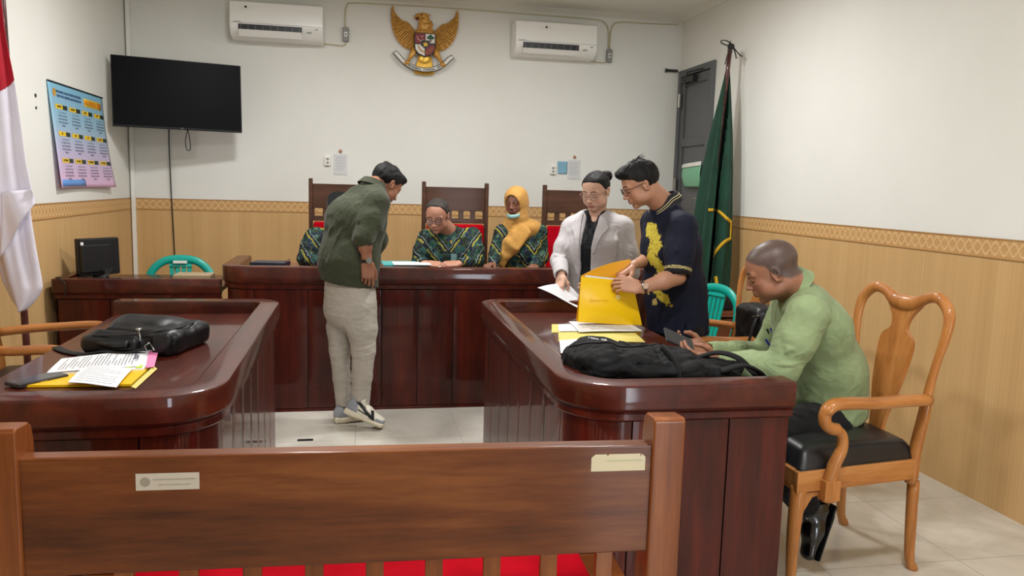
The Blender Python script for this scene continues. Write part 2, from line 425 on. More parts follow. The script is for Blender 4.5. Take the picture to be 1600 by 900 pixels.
M_door = plain('grey_door_paint', (88, 90, 92), .45); M_doorp = plain('grey_door_panel', (96, 98, 99), .5); M_doorlow = plain('brown_door_foot_panel', (96, 72, 48), .5)
M_metal = plain('brushed_metal', (160, 158, 150), .35, metal=1.); M_dkmetal = plain('dark_metal', (62, 60, 58), .4, metal=.8)
M_white = plain('white_plastic', (236, 235, 228), .35); M_black = plain('black_plastic', (14, 14, 16), .35); M_grey = plain('grey_plastic', (140, 142, 140), .5)
M_cable = plain('cream_cable', (196, 186, 152), .5); M_wire = plain('black_wire', (24, 22, 20), .5)
# ================================================================ shell
MB().box((XL-.1, YF-.3, -.1), (XR+.1, YB+.1, 0)).build('floor', M_floor, kind='structure')
MB().box((XL-.1, YF-.3, ZC), (XR+.1, YB+.1, ZC+.1)).build('ceiling', M_plaster, kind='structure')
MB().box((XL-.1, YB, 0), (XR+.1, YB+.1, ZC)).build('wall_back', M_wall, kind='structure')
MB().box((XL-.1, YF-.1, 0), (XL, YB, ZC)).build('wall_left', M_wall, kind='structure')
D0, D1, DZ = 6.69, 7.47, 2.68
MB().box((XR, YF-.1, 0), (XR+.1, D0, ZC)).box((XR, D0, DZ), (XR+.1, D1, ZC)).box((XR, D1, 0), (XR+.1, YB, ZC)).box((XR+.1, D0-.1, 0), (XR+.12, YB, ZC)).build('wall_right', M_wall, kind='structure')
MB().box((XL, YF-.1, 0), (1.52, YF, ZC)).box((2.28, YF-.1, 0), (XR, YF, ZC)).box((1.52, YF-.1, 2.15), (2.28, YF, ZC)).build('wall_front', M_wall, kind='structure')
# wainscot paper and its scroll border
WZ0, WZ1 = 1.234, 1.335
k = .004
MB().box((XL+k, YB-k, 0), (XR, YB, WZ0)).build('trim_1', M_wains, kind='structure')
MB().box((XL, YF, 0), (XL+k, YB, WZ0)).build('trim_2', M_wains, kind='structure')
MB().box((XR-k, YF, 0), (XR, D0-.002, WZ0)).build('trim_3', M_wains, kind='structure')
MB().box((XL+k, YB-.006, WZ0), (XR, YB, WZ1)).build('trim_4', M_band, kind='structure')
MB().box((XL, YF, WZ0), (XL+.006, YB, WZ1)).build('trim_5', M_band, kind='structure')
MB().box((XR-.006, YF, WZ0), (XR, D0-.002, WZ1)).build('trim_6', M_band, kind='structure')
b = MB()
for z in (WZ0, WZ1-.006):
    b.box((XL, YB-.009, z), (XR, YB, z+.006)).box((XL, YF, z), (XL+.009, YB, z+.006)).box((XR-.009, YF, z), (XR, D0-.002, z+.006))
b.build('trim_7', M_bead, kind='structure')
# cornice profile swept along the three walls
prof = [(0, 3.146), (.012, 3.146), (.014, 3.152), (.03, 3.158), (.05, 3.168), (.075, 3.172), (.078, 3.176), (.10, 3.178), (.10, ZC), (0, ZC)]
def cornice(name, p0, p1, inn):
    m = MB(); P0, P1, I = Vector(p0), Vector(p1), Vector(inn); n = len(prof)
    vs = [P0+I*a+Vector((0, 0, z)) for a, z in prof]+[P1+I*a+Vector((0, 0, z)) for a, z in prof]
    m.add(vs, [tuple(range(n)), tuple(range(2*n-1, n-1, -1))]+[(i, (i+1) % n, n+(i+1) % n, n+i) for i in range(n)]); m.build(name, M_plaster, kind='structure')
cornice('trim_8', (XL, YB, 0), (XR, YB, 0), (0, -1, 0)); cornice('trim_9', (XR, YF, 0), (XR, YB, 0), (-1, 0, 0)); cornice('trim_10', (XL, YF, 0), (XL, YB, 0), (1, 0, 0))
# white corner pipe on the left
MB().box((XL+.012, YB-.035, 0), (XL+.045, YB-.004, 3.146)).build('trim_11', M_white, kind='structure', bev=.004)
# grey panelled door on the right wall
fr = MB(); fw = .06
fr.box((XR-.03, D0, 0), (XR+.08, D0+fw, DZ)).box((XR-.03, D1-fw, 0), (XR+.08, D1, DZ)).box((XR-.03, D0+fw, DZ-fw), (XR+.08, D1-fw, DZ))
door = fr.build('door_1', M_door, kind='structure', bev=.004)
lf = MB(); y0, y1 = D0+fw+.004, D1-fw-.004; X0, X1 = XR-.012, XR+.03; st = .07
lf.box((X0, y0, .01), (X1, y0+st, DZ-fw-.006)).box((X0, y1-st, .01), (X1, y1, DZ-fw-.006))
for za, zb in ((.01, .12), (1.30, 1.36), (1.95, 2.03), (2.53, DZ-fw-.006)): lf.box((X0, y0+st, za), (X1, y1-st, zb))
leaf = lf.build('door_leaf', M_door, door, bev=.003)
MB().box((X0+.018, y0+st, 2.03), (X1-.006, y1-st, 2.53)).box((X0+.018, y0+st, 1.36), (X1-.006, y1-st, 1.95)).build('door_panel', M_doorp, leaf)
MB().box((X0+.016, y0+st, .12), (X1-.006, y1-st, 1.30)).build('foot_panel', M_doorlow, leaf)
hb = MB(); hb.cyl((X0, y0+.03, 1.46), (X0-.05, y0+.03, 1.46), .011).tube([(X0-.05, y0+.03, 1.46), (X0-.055, y0+.09, 1.46), (X0-.05, y0+.13, 1.455)], .009).lathe([(0.001, -.005), (.026, -.004), (.026, .003), (.001, .005)], 20, (X0-.004, y0+.03, 1.46), M=Matrix.Rotation(pi/2, 4, 'Y'))
hb.build('door_handle', M_metal, door, smooth=True, auto=40)
for z in (2.33, 1.52, .4): MB().cyl((XR-.034, D1-.055, z), (XR-.034, D1-.055, z+.13), .010).box((XR-.033, D1-.09, z), (XR-.029, D1-.02, z+.13)).build('hinge', M_metal, door, auto=40, smooth=True)
cl = MB(); cl.box((X0-.05, y1-.36, 2.54), (X0-.002, y1-.08, 2.60)).cyl((X0-.035, y1-.17, 2.53), (X0-.035, y1-.17, 2.61), .022).tube([(X0-.035, y1-.17, 2.605), (X0-.11, y1-.36, 2.612)], .007).tube([(X0-.11, y1-.36, 2.612), (X0-.03, y0+.12, 2.63)], .007)
cl.build('door_closer', M_dkmetal, door, bev=.003)
tag(MB().box((XR-.15, YB-.03, 2.676), (XR-.035, YB-.008, 2.70)).box((XR-.16, YB-.035, 2.67), (XR-.145, YB, 2.705)).build('wall_bar', M_dkmetal, bev=.002), 'short dark metal bar fixed to the back wall by the top of the grey door', 'bar')
# doorway behind the camera: frame only, daylight beyond
d2 = MB().box((1.48, YF-.1, 0), (1.54, YF+.02, 2.18)).box((2.26, YF-.1, 0), (2.32, YF+.02, 2.18)).box((1.54, YF-.1, 2.12), (2.26, YF+.02, 2.18)).build('door_2', M_door, kind='structure')
# ceiling lamps
for (x, y), wh_ in zip(LAMPS, ('above the judges bench on the left', 'above the judges bench on the right', 'above the left end of the pew', 'above the right end of the pew')):
    f = thing('ceiling_lamp', 'square white ceiling lamp '+wh_, 'lamp', (x, y, ZC-.06), group='ceiling lamps')
    MB().box((x-.17, y-.17, ZC-.06), (x+.17, y+.17, ZC)).build('housing', M_white, f, bev=.005)
    e = NT('lamp_diffuser').set(srgb(255, 250, 240), .5, emit=(1, .96, .9, 1), estr=3)
    MB().box((x-.14, y-.14, ZC-.064), (x+.14, y+.14, ZC-.0595)).build('diffuser', e, f)
# ================================================================ wall things
M_tv = plain('tv_screen', (6, 7, 10), .42, spec=.06); M_tvb = plain('tv_bezel', (7, 7, 9), .4, spec=.2)
tv = thing('television', 'black flat television on a wall arm in the left back corner', 'television', (-1.42, 7.0, 1.9))
A = Vector((-1.905, 6.86, 2.19)); B = Vector((-.965, 7.13, 2.19)); ax = (B-A).normalized(); upv = Vector((0, 0, 1)); upv = (Matrix.Rotation(R_(-3), 3, ax) @ upv)
F = frame((A+B)/2, ax, upv); W, H = (B-A).length/2, .278
MB().box((-W, -H, -.035), (W, H, 0), M=F).box((-W+.25, -.16, -.07), (W-.25, .16, -.03), M=F).build('housing', M_tvb, tv, bev=.004)
MB().box((-W+.007, -H+.015, 0), (W-.007, H-.007, .0015), M=F).build('screen', M_tv, tv)
text_mb('LG', .016, F @ Matrix.Translation((0.02, -H+.009, .001))).build('brand_mark', M_grey, tv)
MB().box((-.1, -.12, -.09), (.1, .12, -.065), M=F).tube([F @ Vector((0, 0, -.09)), (-1.5, 7.3, 2.18), (-1.35, YB-.015, 2.18)], .018).box((-1.45, YB-.024, 2.05), (-1.25, YB-.004, 2.31)).build('wall_bracket', M_dkmetal, tv, bev=.002)
lp = [F @ Vector(q) for q in ((.06, -H, -.02), (.045, -H-.08, -.03), (.05, -H-.15, -.03), (.065, -H-.165, -.03), (.08, -H-.15, -.03), (.078, -H-.08, -.03), (.065, -H, -.02))]
MB().tube([tuple(q) for q in spline(lp, 5)], .004, 6).build('cable_loop', M_wire, tv, smooth=True)
w = [(-1.62, YB-.014, 2.1), (-1.625, YB-.014, 1.8), (-1.618, YB-.014, 1.4), (-1.61, YB-.014, 1.1), (-1.6, YB-.014, .7)]
tag(MB().tube([tuple(q) for q in spline(w, 5)], .005, 6).build('power_cable', M_wire, smooth=True), 'thin black cable hanging down the back wall below the television', 'cable')
# air conditioners
M_ac = plain('aircon_white', (240, 240, 235), .28, spec=.5); M_ac2 = plain('aircon_slot', (22, 24, 28), .4)
def aircon(cx, open_, label):
    t = thing('air_conditioner', label, 'air conditioner', (cx, YB, 2.72), group='wall air conditioners', local=False)
    y = YB; x0, x1 = cx-.385, cx+.385; z0, z1 = 2.725, 3.03
    pr = [(y, z0), (y, z1), (y-.20, z1), (y-.222, z1-.01), (y-.235, z0+.13), (y-.232, z0+.085), (y-.20, z0+.03), (y-.15, z0+.004), (y-.12, z0)]
    P = Matrix(((0, 0, 1, 0), (1, 0, 0, 0), (0, 1, 0, 0), (0, 0, 0, 1)))
    MB().prism(pr, x0, x1, M=P).build('housing', M_ac, t, bev=.007, seg=3)
    MB().box((x0+.012, y-.238, z0+.118), (x1-.012, y-.234, z0+.120)).build('seam', M_grey, t)
    sx0, sx1 = x0+.07, x1-.175
    sl = [(y-.2385, z0+.108), (y-.215, z0+.108), (y-.205, z0+.052), (y-.2345, z0+.052)]
    MB().prism(sl, sx0, sx1, M=P).build('air_slot', M_ac2, t)
    fl = [(y-.238, z0+.056), (y-.232, z0+.060), (y-.20, z0+.018), (y-.208, z0+.014)] if not open_ else [(y-.258, z0+.060), (y-.252, z0+.063), (y-.215, z0+.012), (y-.221, z0+.008)]
    MB().prism(fl, sx0, sx1, M=P).build('flap', M_ac, t, bev=.001)
    for i in range(9): xx = sx0+.02+i*(sx1-sx0-.04)/8; MB().box((xx, y-.241, z0+.062), (xx+.002, y-.235, z0+.10)).build('vane', M_grey, t)
    F = frame((cx, y-.232, z0+.2), (1, 0, 0), (0, .02, 1))
    dx = -.28 if open_ else -.13
    MB().box((dx-.02, -.0+.03, .0), (dx+.07, .065, .002), M=F).build('sticker', M_white, t)
    MB().lathe([(.001, .0), (.010, .0), (.010, .0045), (.001, .0045)], 16, M=F @ Matrix.Translation((dx+.028, .05, 0))).build('sticker_dot', M_black, t)
    text_mb('DAIKIN', .019, F @ Matrix.Translation((-.325, -.075, .0035))).build('brand_mark', M_grey, t)
    MB().box((.25, -.135, -.012), (.29, -.128, .004), M=F).build('indicator', M_grey, t); MB().box((.32, -.108, -.0), (.345, -.10, .005), M=F).build('indicator', M_grey, t)
    return t
aircon(-.685, True, 'white split air conditioner left of the eagle emblem, flap open'); aircon(1.79, False, 'white split air conditioner right of the eagle emblem, above the woman in the headscarf')
def isolator(x, z, label):
    t = thing('isolator_switch', label, 'switch', (x, YB, z-.06), group='isolator boxes')
    MB().box((x-.027, YB-.04, z-.062), (x+.027, YB, z+.062)).build('box', M_grey, t, bev=.008, seg=3)
    MB().box((x-.014, YB-.046, z-.02), (x+.014, YB-.039, z+.02)).build('plate', M_white, t, bev=.002)
    MB().box((x-.005, YB-.054, z-.01), (x+.005, YB-.045, z+.006)).build('rocker', M_black, t)
isolator(-.108, 2.835, 'small grey isolator box beside the left air conditioner'); isolator(2.36, 2.79, 'small grey isolator box beside the right air conditioner')
def wire(pts, label, r=.006, mat=None, name='wall_cable'):
    P = [(x, YB-.010, z) for x, z in pts]
    tag(MB().tube([tuple(q) for q in spline(P, 6)], r, 8).build(name, mat or M_cable, smooth=True), label, 'cable')
wire([(-.30, 2.745), (-.22, 2.742), (-.13, 2.738), (-.108, 2.765)], 'cream cable from the left air conditioner to its isolator box')
wire([(-.112, 2.905), (-.115, 3.0), (-.10, 3.09), (-.04, 3.115), (.3, 3.125), (.7, 3.13), (1.2, 3.128), (1.8, 3.125), (2.2, 3.12), (2.30, 3.10), (2.345, 3.03), (2.352, 2.86)], 'cream cable running under the cornice between the two isolator boxes')
wire([(2.17, 2.735), (2.25, 2.728), (2.32, 2.728), (2.355, 2.75)], 'cream cable from the right air conditioner to its isolator box')
wire([(2.366, 2.86), (2.37, 3.0), (2.40, 3.09), (2.5, 3.115), (2.8, 3.12), (3.05, 3.128)], 'cream cable rising from the right isolator box into the right corner')
# sockets and plastic pockets
def socket(px, py, label):
    p = at(px, py, YB-.02); t = thing('wall_socket', label, 'socket', (p.x, YB, p.z-.045), group='wall sockets')
    MB().box((p.x-.026, YB-.03, p.z-.045), (p.x+.026, YB, p.z+.04)).build('plate', M_white, t, bev=.006)
    for dz in (-.018, .014): MB().lathe([(.001, 0), (.012, 0), (.012, .003), (.001, .003)], 14, (p.x, YB-.030, p.z+dz), M=Matrix.Rotation(pi/2, 4, 'X')).build('outlet', M_grey, t)
socket(512, 251, 'small white wall socket above the left high-backed chair'); socket(864, 265, 'small white wall socket beside the blue notice')
def pocket(x0, y0, x1, y1, label, ylines=9):
    a = at(x0, y0, YB-.01); b = at(x1, y1, YB-.01); t = thing('wall_notice', label, 'notice', ((a.x+b.x)/2, YB, b.z), group='paper notices on hooks')
    MB().box((a.x, YB-.007, b.z), (b.x, YB-.004, a.z)).build('sheet', plain('sheet_grey', (206, 208, 210), .3), t)
    ln = MB(); h = a.z-b.z
    for i in range(ylines): z = a.z-h*(.14+.08*i); ln.box((a.x+.015, YB-.0078, z), (b.x-.015-(i % 3)*.01, YB-.0068, z+.003))
    ln.build('text_lines', M_grey, t)
    MB().box((a.x-.006, YB-.010, b.z-.006), (b.x+.006, YB-.0085, a.z+.006)).build('plastic_sleeve', NT('clear_plastic').set((1, 1, 1, 1), .15, alpha=.12), t)
    MB().ball(((a.x+b.x)/2, YB-.015, a.z+.03), (.014, .010, .016)).build('hook', plain('hook_brown', (176, 120, 90), .4), t, smooth=True)
pocket(522, 241, 542, 273, 'white notice in a plastic sleeve above the left high-backed chair'); pocket(888, 250, 906, 280, 'white notice in a plastic sleeve right of the blue notice')
a = at(871, 252, YB-.01); b = at(886, 272, YB-.01); M_bluep = plain('blue_paper', (128, 176, 200), .6)
tag(MB().sheet(lambda u, v: (a.x+(b.x-a.x)*u+.012*(1-v)*(u < .01), YB-.008-.012*(1-u)*v*v, b.z+(a.z-b.z)*v), 8, 10, .001).build('paper_note', M_bluep, smooth=True), 'small blue paper note stuck to the back wall beside the socket', 'paper')
# green folder pocket on the door
def pd(px, py):
    X = XR-.03; lo, hi = 5., 8.
    for _ in range(40):
        m = (lo+hi)/2; q = at(px, py, m)
        if q.x < X: lo = m
        else: hi = m
    return at(px, py, lo)
q = [pd(1067, 259), pd(1097, 254), pd(1096, 293), pd(1069, 292)]
def dpk(u, v):
    p = (q[0]*(1-u)+q[1]*u)*(1-v)+(q[3]*(1-u)+q[2]*u)*v; p.x -= .02*sin(pi*v)+.012*sin(pi*u); return p
t = thing('door_pocket', 'pale green translucent plastic pocket on the grey door', 'pocket', tuple(q[3]))
MB().sheet(dpk, 12, 14, .003).build('sleeve', plain('green_sleeve', (120, 186, 148), .35), t, smooth=True)
MB().sheet(lambda u, v: dpk(u, v*.18)+Vector((-.006, 0, .012)), 12, 5, .004).build('top_edge', M_white, t, smooth=True)
# emblem ---------------------------------------------------------
M_gold = NT('gilded_wood'); _n = M_gold.noise(M_gold.coord('Object'), 60, 3)
M_gold = M_gold.set(M_gold.ramp(_n, [(.3, srgb(168, 112, 34)), (.7, srgb(226, 172, 78))]), .38, metal=.18, spec=.6)
M_gold2 = plain('bright_gilding', (232, 184, 74), .3, metal=.4); M_eblk = plain('emblem_black', (26, 20, 24), .4); M_ered = plain('emblem_red', (130, 34, 40), .4); M_ewht = plain('emblem_white', (224, 222, 214), .4); M_egrn = plain('emblem_green', (22, 84, 56), .4); M_ebrn = plain('emblem_mouth', (96, 30, 26), .5)
em = thing('eagle_emblem', 'gilded eagle emblem with a shield and motto ribbon on the back wall', 'emblem', (.60, YB, 2.49))
def E(x, y, d): return Vector((.60+(x-590)*.000843, YB-d, 3.112-(y-20)*.000755))
def plate(pts, d0, d1, name, mat, parent, bev=.003):
    m = MB(); n = len(pts); vs = [E(x, y, d0) for x, y in pts]+[E(x, y, d1) for x, y in pts]
    m.add(vs, [tuple(range(n)), tuple(range(2*n-1, n-1, -1))]+[(i, (i+1) % n, n+(i+1) % n, n+i) for i in range(n)]); return m.build(name, mat, parent, bev=bev)
for sgn in (1, -1):
    mx = (lambda x: x) if sgn == 1 else (lambda x: 1175-x)
    outer = spline([(240, 15), (226, 90), (226, 190), (240, 280), (268, 370), (318, 450), (395, 508), (470, 505)], 8)
    inner = spline([(240, 15), (262, 90), (300, 140), (350, 180), (405, 200), (450, 250), (485, 305), (480, 480)], 8)
    dx = 0 if sgn == 1 else 0
    wing = plate([(mx(p[0]), p[1]) for p in outer]+[(mx(p[0]), p[1]) for p in reversed(inner)][:-1], .01, .026, 'wing', M_gold, em)
    ft = MB(); N = 22
    for i in range(N):
        f = (i+.6)/N; a = outer[int(f*(len(outer)-1))]; b = inner[int(min(1, f*.96+.04)*(len(inner)-1))]; mid = ((a[0]*.5+b[0]*.5), (a[1]*.5+b[1]*.5)+22)
        pts = [E(mx(p[0]), p[1], .030+.012*sin(pi*j/12)) for j, p in enumerate(spline([tuple(a), mid, tuple(b)], 6))]
        ft.tube(pts, [.0028+.0052*sin(pi*min(1, .15+.8*j/(len(pts)-1))) for j in range(len(pts))], 8)
    ft.build('feather_row', M_gold2 if 0 else M_gold, wing, smooth=True)
bd = MB(); 
for c, r in (((590, 330, .035), (.085, .035, .09)), ((587, 240, .045), (.062, .035, .06)), ((585, 170, .05), (.045, .03, .05)), ((575, 130, .05), (.042, .028, .035))): bd.ball(E(*c), r, 20, 14)
bd.build('body', M_gold, em, smooth=True)
hd = MB(); hd.ball(E(560, 125, .055), (.045, .03, .032), 18, 12).tube([E(530, 120, .055), E(495, 125, .058), E(472, 150, .058)], [.02, .016, .004], 10).tube([E(535, 160, .055), E(505, 172, .055)], [.014, .004], 10)
hd.tube([E(590, 100, .05), E(625, 112, .05), E(650, 102, .05)], [.016, .009, .002], 8)
head = hd.build('head', M_gold, em, smooth=True)
MB().ball(E(500, 158, .062), (.016, .012, .013), 12, 8).build('open_beak', M_ebrn, head, smooth=True)
MB().ball(E(545, 118, .084), (.006, .005, .006), 10, 8).build('eye', M_eblk, head, smooth=True)
nf = MB()
for i in range(6):
    for j in range(5): nf.ball(E(530+i*24+(j % 2)*12, 190+j*28, .075-abs(i-2.5)*.006), (.012, .007, .014), 8, 6)
nf.build('neck_feather', M_gold, em, smooth=True)
sh = [(470, 325), (698, 325), (698, 480), (688, 530), (655, 575), (590, 605), (515, 575), (480, 530), (470, 480)]
shield = plate(sh, .06, .082, 'shield', M_eblk, em, .004)
c_ = lambda pts, n, m, d=.086, pr=shield: plate(pts, .080, d, n, m, pr, .001)
c_([(480, 335), (583, 335), (583, 450), (480, 450)], 'bull_field', M_ered); c_([(590, 335), (690, 335), (690, 440), (590, 440)], 'tree_field', M_ewht)
c_([(480, 462), (583, 462), (583, 592), (520, 565), (486, 520)], 'rice_field', M_ewht); c_([(592, 462), (690, 462), (688, 515), (655, 565), (592, 594)], 'chain_field', M_ered)
star = [(590+(38 if i % 2 == 0 else 16)*sin(pi*i/5), 460-(38 if i % 2 == 0 else 16)*cos(pi*i/5)) for i in range(10)]
c_([(545, 412), (635, 412), (640, 470), (590, 515), (540, 470)], 'star_field', M_eblk, .090); c_(star, 'star', M_gold2, .095)
tr = MB()
for x, y, r in ((622, 378, .014), (645, 362, .017), (668, 378, .014), (645, 382, .016)): tr.ball(E(x, y, .087), (r, .006, r*.9), 12, 8)
tr.build('banyan_crown', M_egrn, shield, smooth=True); plate([(641, 395), (650, 395), (655, 425), (636, 425)], .086, .089, 'banyan_trunk', M_ebrn, shield, .0005)
bh = MB().tube([E(500, 365, .088), E(510, 400, .088), E(540, 425, .088), E(565, 400, .088)], .003, 6).tube([E(535, 365, .088), E(555, 372, .088), E(568, 355, .088)], .003, 6).build('bull_head', M_ewht, shield, smooth=True)
rc = MB()
for i in range(7): a_ = pi*(.52+.07*i); rc.ball(E(600+85*cos(a_), 470+82*sin(a_), .088), (.006, .003, .009), 8, 6)
rc.build('rice_ear', M_gold, shield, smooth=True)
ch = MB()
for i in range(5): ch.tube([E(618+12*i+9*cos(k*pi/3), 560-16*i+9*sin(k*pi/3), .088) for k in range(7)], .0018, 5)
ch.build('chain', M_gold, shield, smooth=True)
tl = MB()
for i in range(9):
    f = (i-4)/4; tl.tube([E(590+f*55, 560, .03), E(588+f*68, 650, .04), E(585+f*85, 740, .045), E(585+f*98, 812-10*abs(f), .04)], [.008, .012, .013, .009], 8)
tl.ball(E(585, 620, .045), (.06, .02, .05), 14, 10); tl.build('tail', M_gold2, em, smooth=True)
for sgn in (1, -1):
    mx = (lambda x: x) if sgn == 1 else (lambda x: 1178-x)
    lg = MB().tube([E(mx(468), 500, .045), E(mx(462), 560, .055), E(mx(432), 610, .055), E(mx(408), 665, .07)], [.028, .03, .017, .012], 12)
    for dx in (-26, -8, 12): lg.tube([E(mx(408), 660, .07), E(mx(400+dx), 685, .088), E(mx(404+dx), 712, .078)], [.011, .011, .004], 8)
    lg.build('leg', M_gold, em, smooth=True)
# ribbon
rp = spline([(262, 560), (300, 600), (345, 655), (400, 700), (480, 738), (585, 755), (690, 738), (765, 700), (815, 655), (855, 605), (895, 580)], 6)
def rib(u, v, w=26):
    f = u*(len(rp)-1); i = min(int(f), len(rp)-2); p = rp[i]*(1-f+i)+rp[i+1]*(f-i); tg = rp[i+1]-rp[i]; nn = np.array([-tg[1], tg[0]])/np.linalg.norm(tg)
    q = p+nn*w*(v*2-1); return E(q[0], q[1], .062+.018*sin(pi*u)+(.004 if w < 26 else 0))
rb = MB().sheet(lambda u, v: rib(u, v, 27), 60, 4, .004).build('ribbon', M_eblk, em, smooth=True)
MB().sheet(lambda u, v: rib(.01+u*.98, v, 20), 60, 4, .003).build('ribbon_face', M_ewht, rb, smooth=True)
tx = MB(); word = 'BHINNEKA TUNGGAL IKA'
for i, chx in enumerate(word):
    if chx == ' ': continue
    u = .325+.35*i/(len(word)-1); p = rib(u, .5, 20); q = rib(u+.01, .5, 20); F = frame(p+Vector((0, -.006, 0)), q-p, (0, 0, 1)); text_mb(chx, .023, F, mb=tx, bold=.0006)
tx.build('motto', M_eblk, em)
# calendar ---------------------------------------------------------
cal = thing('wall_calendar', 'blue and pink twelve-month wall calendar on the left wall', 'calendar', (XL, 6.2, 1.43))
def cl_(u, v, off=0):   # u along +Y, v down
    y0 = 5.655+(5.735-5.655)*v; y1 = 6.775+(6.885-6.775)*v
    bulge = .006+.035*v*(1-u)**2+.05*v*v*u*u
    return Vector((XL+bulge+off, y0+(y1-y0)*u, 2.122-.69*v))
t = NT('calendar_paper'); z = t.math('DIVIDE', t.math('SUBTRACT', t.xyz(t.coord('Object'))[2], 1.43), .7)
M_cal = t.set(t.ramp(z, [(0, srgb(226, 180, 216)), (.35, srgb(196, 190, 222)), (.6, srgb(160, 196, 220)), (1, srgb(132, 190, 218))]), .35)
sheet = MB().sheet(cl_, 24, 24, .0015).build('sheet', M_cal, cal, smooth=True)
MB().sheet(lambda u, v: cl_(u, v*.012, .003), 12, 3, .008).build('hanger_strip', M_black, cal)
M_yel = plain('calendar_yellow', (240, 200, 40), .5); M_cblk = plain('calendar_dark', (36, 50, 40), .5); M_cred = plain('calendar_title_red', (190, 60, 40), .5); M_cblue = plain('calendar_blue_tab', (96, 150, 216), .5); M_ink = plain('ink', (60, 64, 84), .6); M_inkn = plain('ink_navy', (40, 56, 110), .6)
def cpatch(u0, v0, u1, v1, name, mat, off=.0015): return MB().sheet(lambda u, v: cl_(u0+(u1-u0)*u, v0+(v1-v0)*v, off), 6, 3, .0008).build(name, mat, sheet, smooth=True)
def ctext(s_, u, v, size, mat, name, off=.003, sx=1.):
    p = cl_(u, v, off); F = frame(p, cl_(u+.02, v, off)-p, p-cl_(u, v+.02, off)) @ Matrix.Diagonal((sx, 1, 1, 1)); return text_mb(s_, size, F)
months = 'JANUARI FEBRUARI MARET APRIL MEI JUNI JULI AGUSTUS SEPTEMBER OKTOBER NOVEMBER DESEMBER'.split()
cpatch(.60, .075, .95, .155, 'title_panel', M_yel); ctext('KALENDER 2024', .775, .113, .05, M_cred, 't', sx=1.05).build('title', M_cred, sheet)
m = ctext('MAHKAMAH AGUNG REPUBLIK INDONESIA', .33, .085, .025, M_ink, 't'); mm = ctext('DIREKTORAT JENDERAL BADAN PERADILAN', .33, .125, .024, M_ink, 't'); m.add(mm.v, mm.f); m.build('heading', M_inkn, sheet)
MB().lathe([(.001, 0), (.028, 0), (.028, .001), (.001, .001)], 20, M=frame(cl_(.085, .10, .002), (0, 1, 0), (0, 0, 1))).build('round_seal', plain('seal_gold', (196, 150, 60), .5), sheet)
hy = MB(); hk = MB(); nb = MB(); mt = MB()
for r in range(3):
    for c in range(4):
        u0 = .075+.235*c; v0 = .205+.255*r
        for nm_, mt_, ua, ub in (('month_bar', M_cblk, .0, .20), ('month_tab', M_yel, .0, .12)):
            MB().sheet(lambda u, v, ua=ua, ub=ub: cl_(u0+ua+(ub-ua)*u, v0+.042*v, .0015 if ub > .15 else .0022), 5, 3, .0008).build(nm_, mt_, sheet)
        q_ = ctext(months[r*4+c], u0+.06, v0+.02, .019, M_ink, 't', .0035); mt.add(q_.v, q_.f)
        for w_ in range(5):
            days = '  '.join('%2d' % d for d in range(1+w_*7, min(32, 8+w_*7))); q_ = ctext(days, u0+.10, v0+.075+.031*w_, .0165, M_ink, 't'); nb.add(q_.v, q_.f)
mt.build('month_name', M_cblk, sheet); nb.build('date_grid', M_ink, sheet)
cpatch(.02, .92, .46, .985, 'footer_tab', M_cblue); 
for i in range(2): tag(MB().cyl((XL, 5.47, 2.0-.075*i), (XL+.004, 5.47, 2.0-.075*i), .012-.003*i).build('wall_hole', M_black), ('upper' if i == 0 else 'lower')+' of two small dark holes in the left wall beside the calendar', 'hole', 'holes in the left wall')
# ================================================================ furniture
M_mah = wood('mahogany', (34, 5, 0), (70, 17, 6), (98, 30, 12), rough=.5, coat=.5, coatr=.05, grain='Z', scale=.6)
M_mahtop = wood('mahogany_top', (44, 11, 4), (68, 21, 9), (90, 34, 16), rough=.45, coat=.55, coatr=.07, grain='Y', scale=.5, str_=.02)
M_groove = plain('groove_dark', (10, 4, 3), .5)
def rpath(pts, rads, n=10):
    """2D polyline with rounded corners"""
    out = [Vector(pts[0])]
    for i in range(1, len(pts)-1):
        p, a, b = Vector(pts[i]), Vector(pts[i-1]), Vector(pts[i+1]); r = rads[i-1]; u = (a-p).normalized(); v = (b-p).normalized()
        s_, e = p+u*r, p+v*r; c = p+u*r+v*r
        a0 = math.atan2(s_.y-c.y, s_.x-c.x); a1 = math.atan2(e.y-c.y, e.x-c.x); d = (a1-a0+pi) % (2*pi)-pi
        out += [c+Vector((cos(a0+d*k/n), sin(a0+d*k/n)))*r for k in range(n+1)]
    out.append(Vector(pts[-1])); return out
def dens(path, step=.02):
    out = []; 
    for a, b in zip(path, path[1:]):
        n = max(1, int((b-a).length/step)); out += [a+(b-a)*k/n for k in range(n)]
    out.append(path[-1]); return out
def pnorm(path, side):
    N = []
    for i in range(len(path)):
        t = (path[min(i+1, len(path)-1)]-path[max(i-1, 0)]).normalized(); N.append(Vector((t.y, -t.x))*side)
    return N
def sweep(path, side, prof, name, mat, parent, bev=0, smooth=40):
    """prof: (outward offset, z) closed polygon; side=+1 -> right of travel is outside"""
    N = pnorm(path, side); n = len(prof); vs = []; fs = []
    for p, q in zip(path, N): vs += [(p.x+q.x*o, p.y+q.y*o, z) for o, z in prof]
    for i in range(len(path)-1): fs += [(i*n+k, i*n+(k+1) % n, (i+1)*n+(k+1) % n, (i+1)*n+k) for k in range(n)]
    fs += [tuple(range(n)), tuple((len(path)-1)*n+k for k in range(n-1, -1, -1))]
    return MB().add(vs, fs).build(name, mat, parent, auto=smooth, bev=bev)
def arclen(path):
    L = [0]
    for a, b in zip(path, path[1:]): L.append(L[-1]+(b-a).length)
    return L
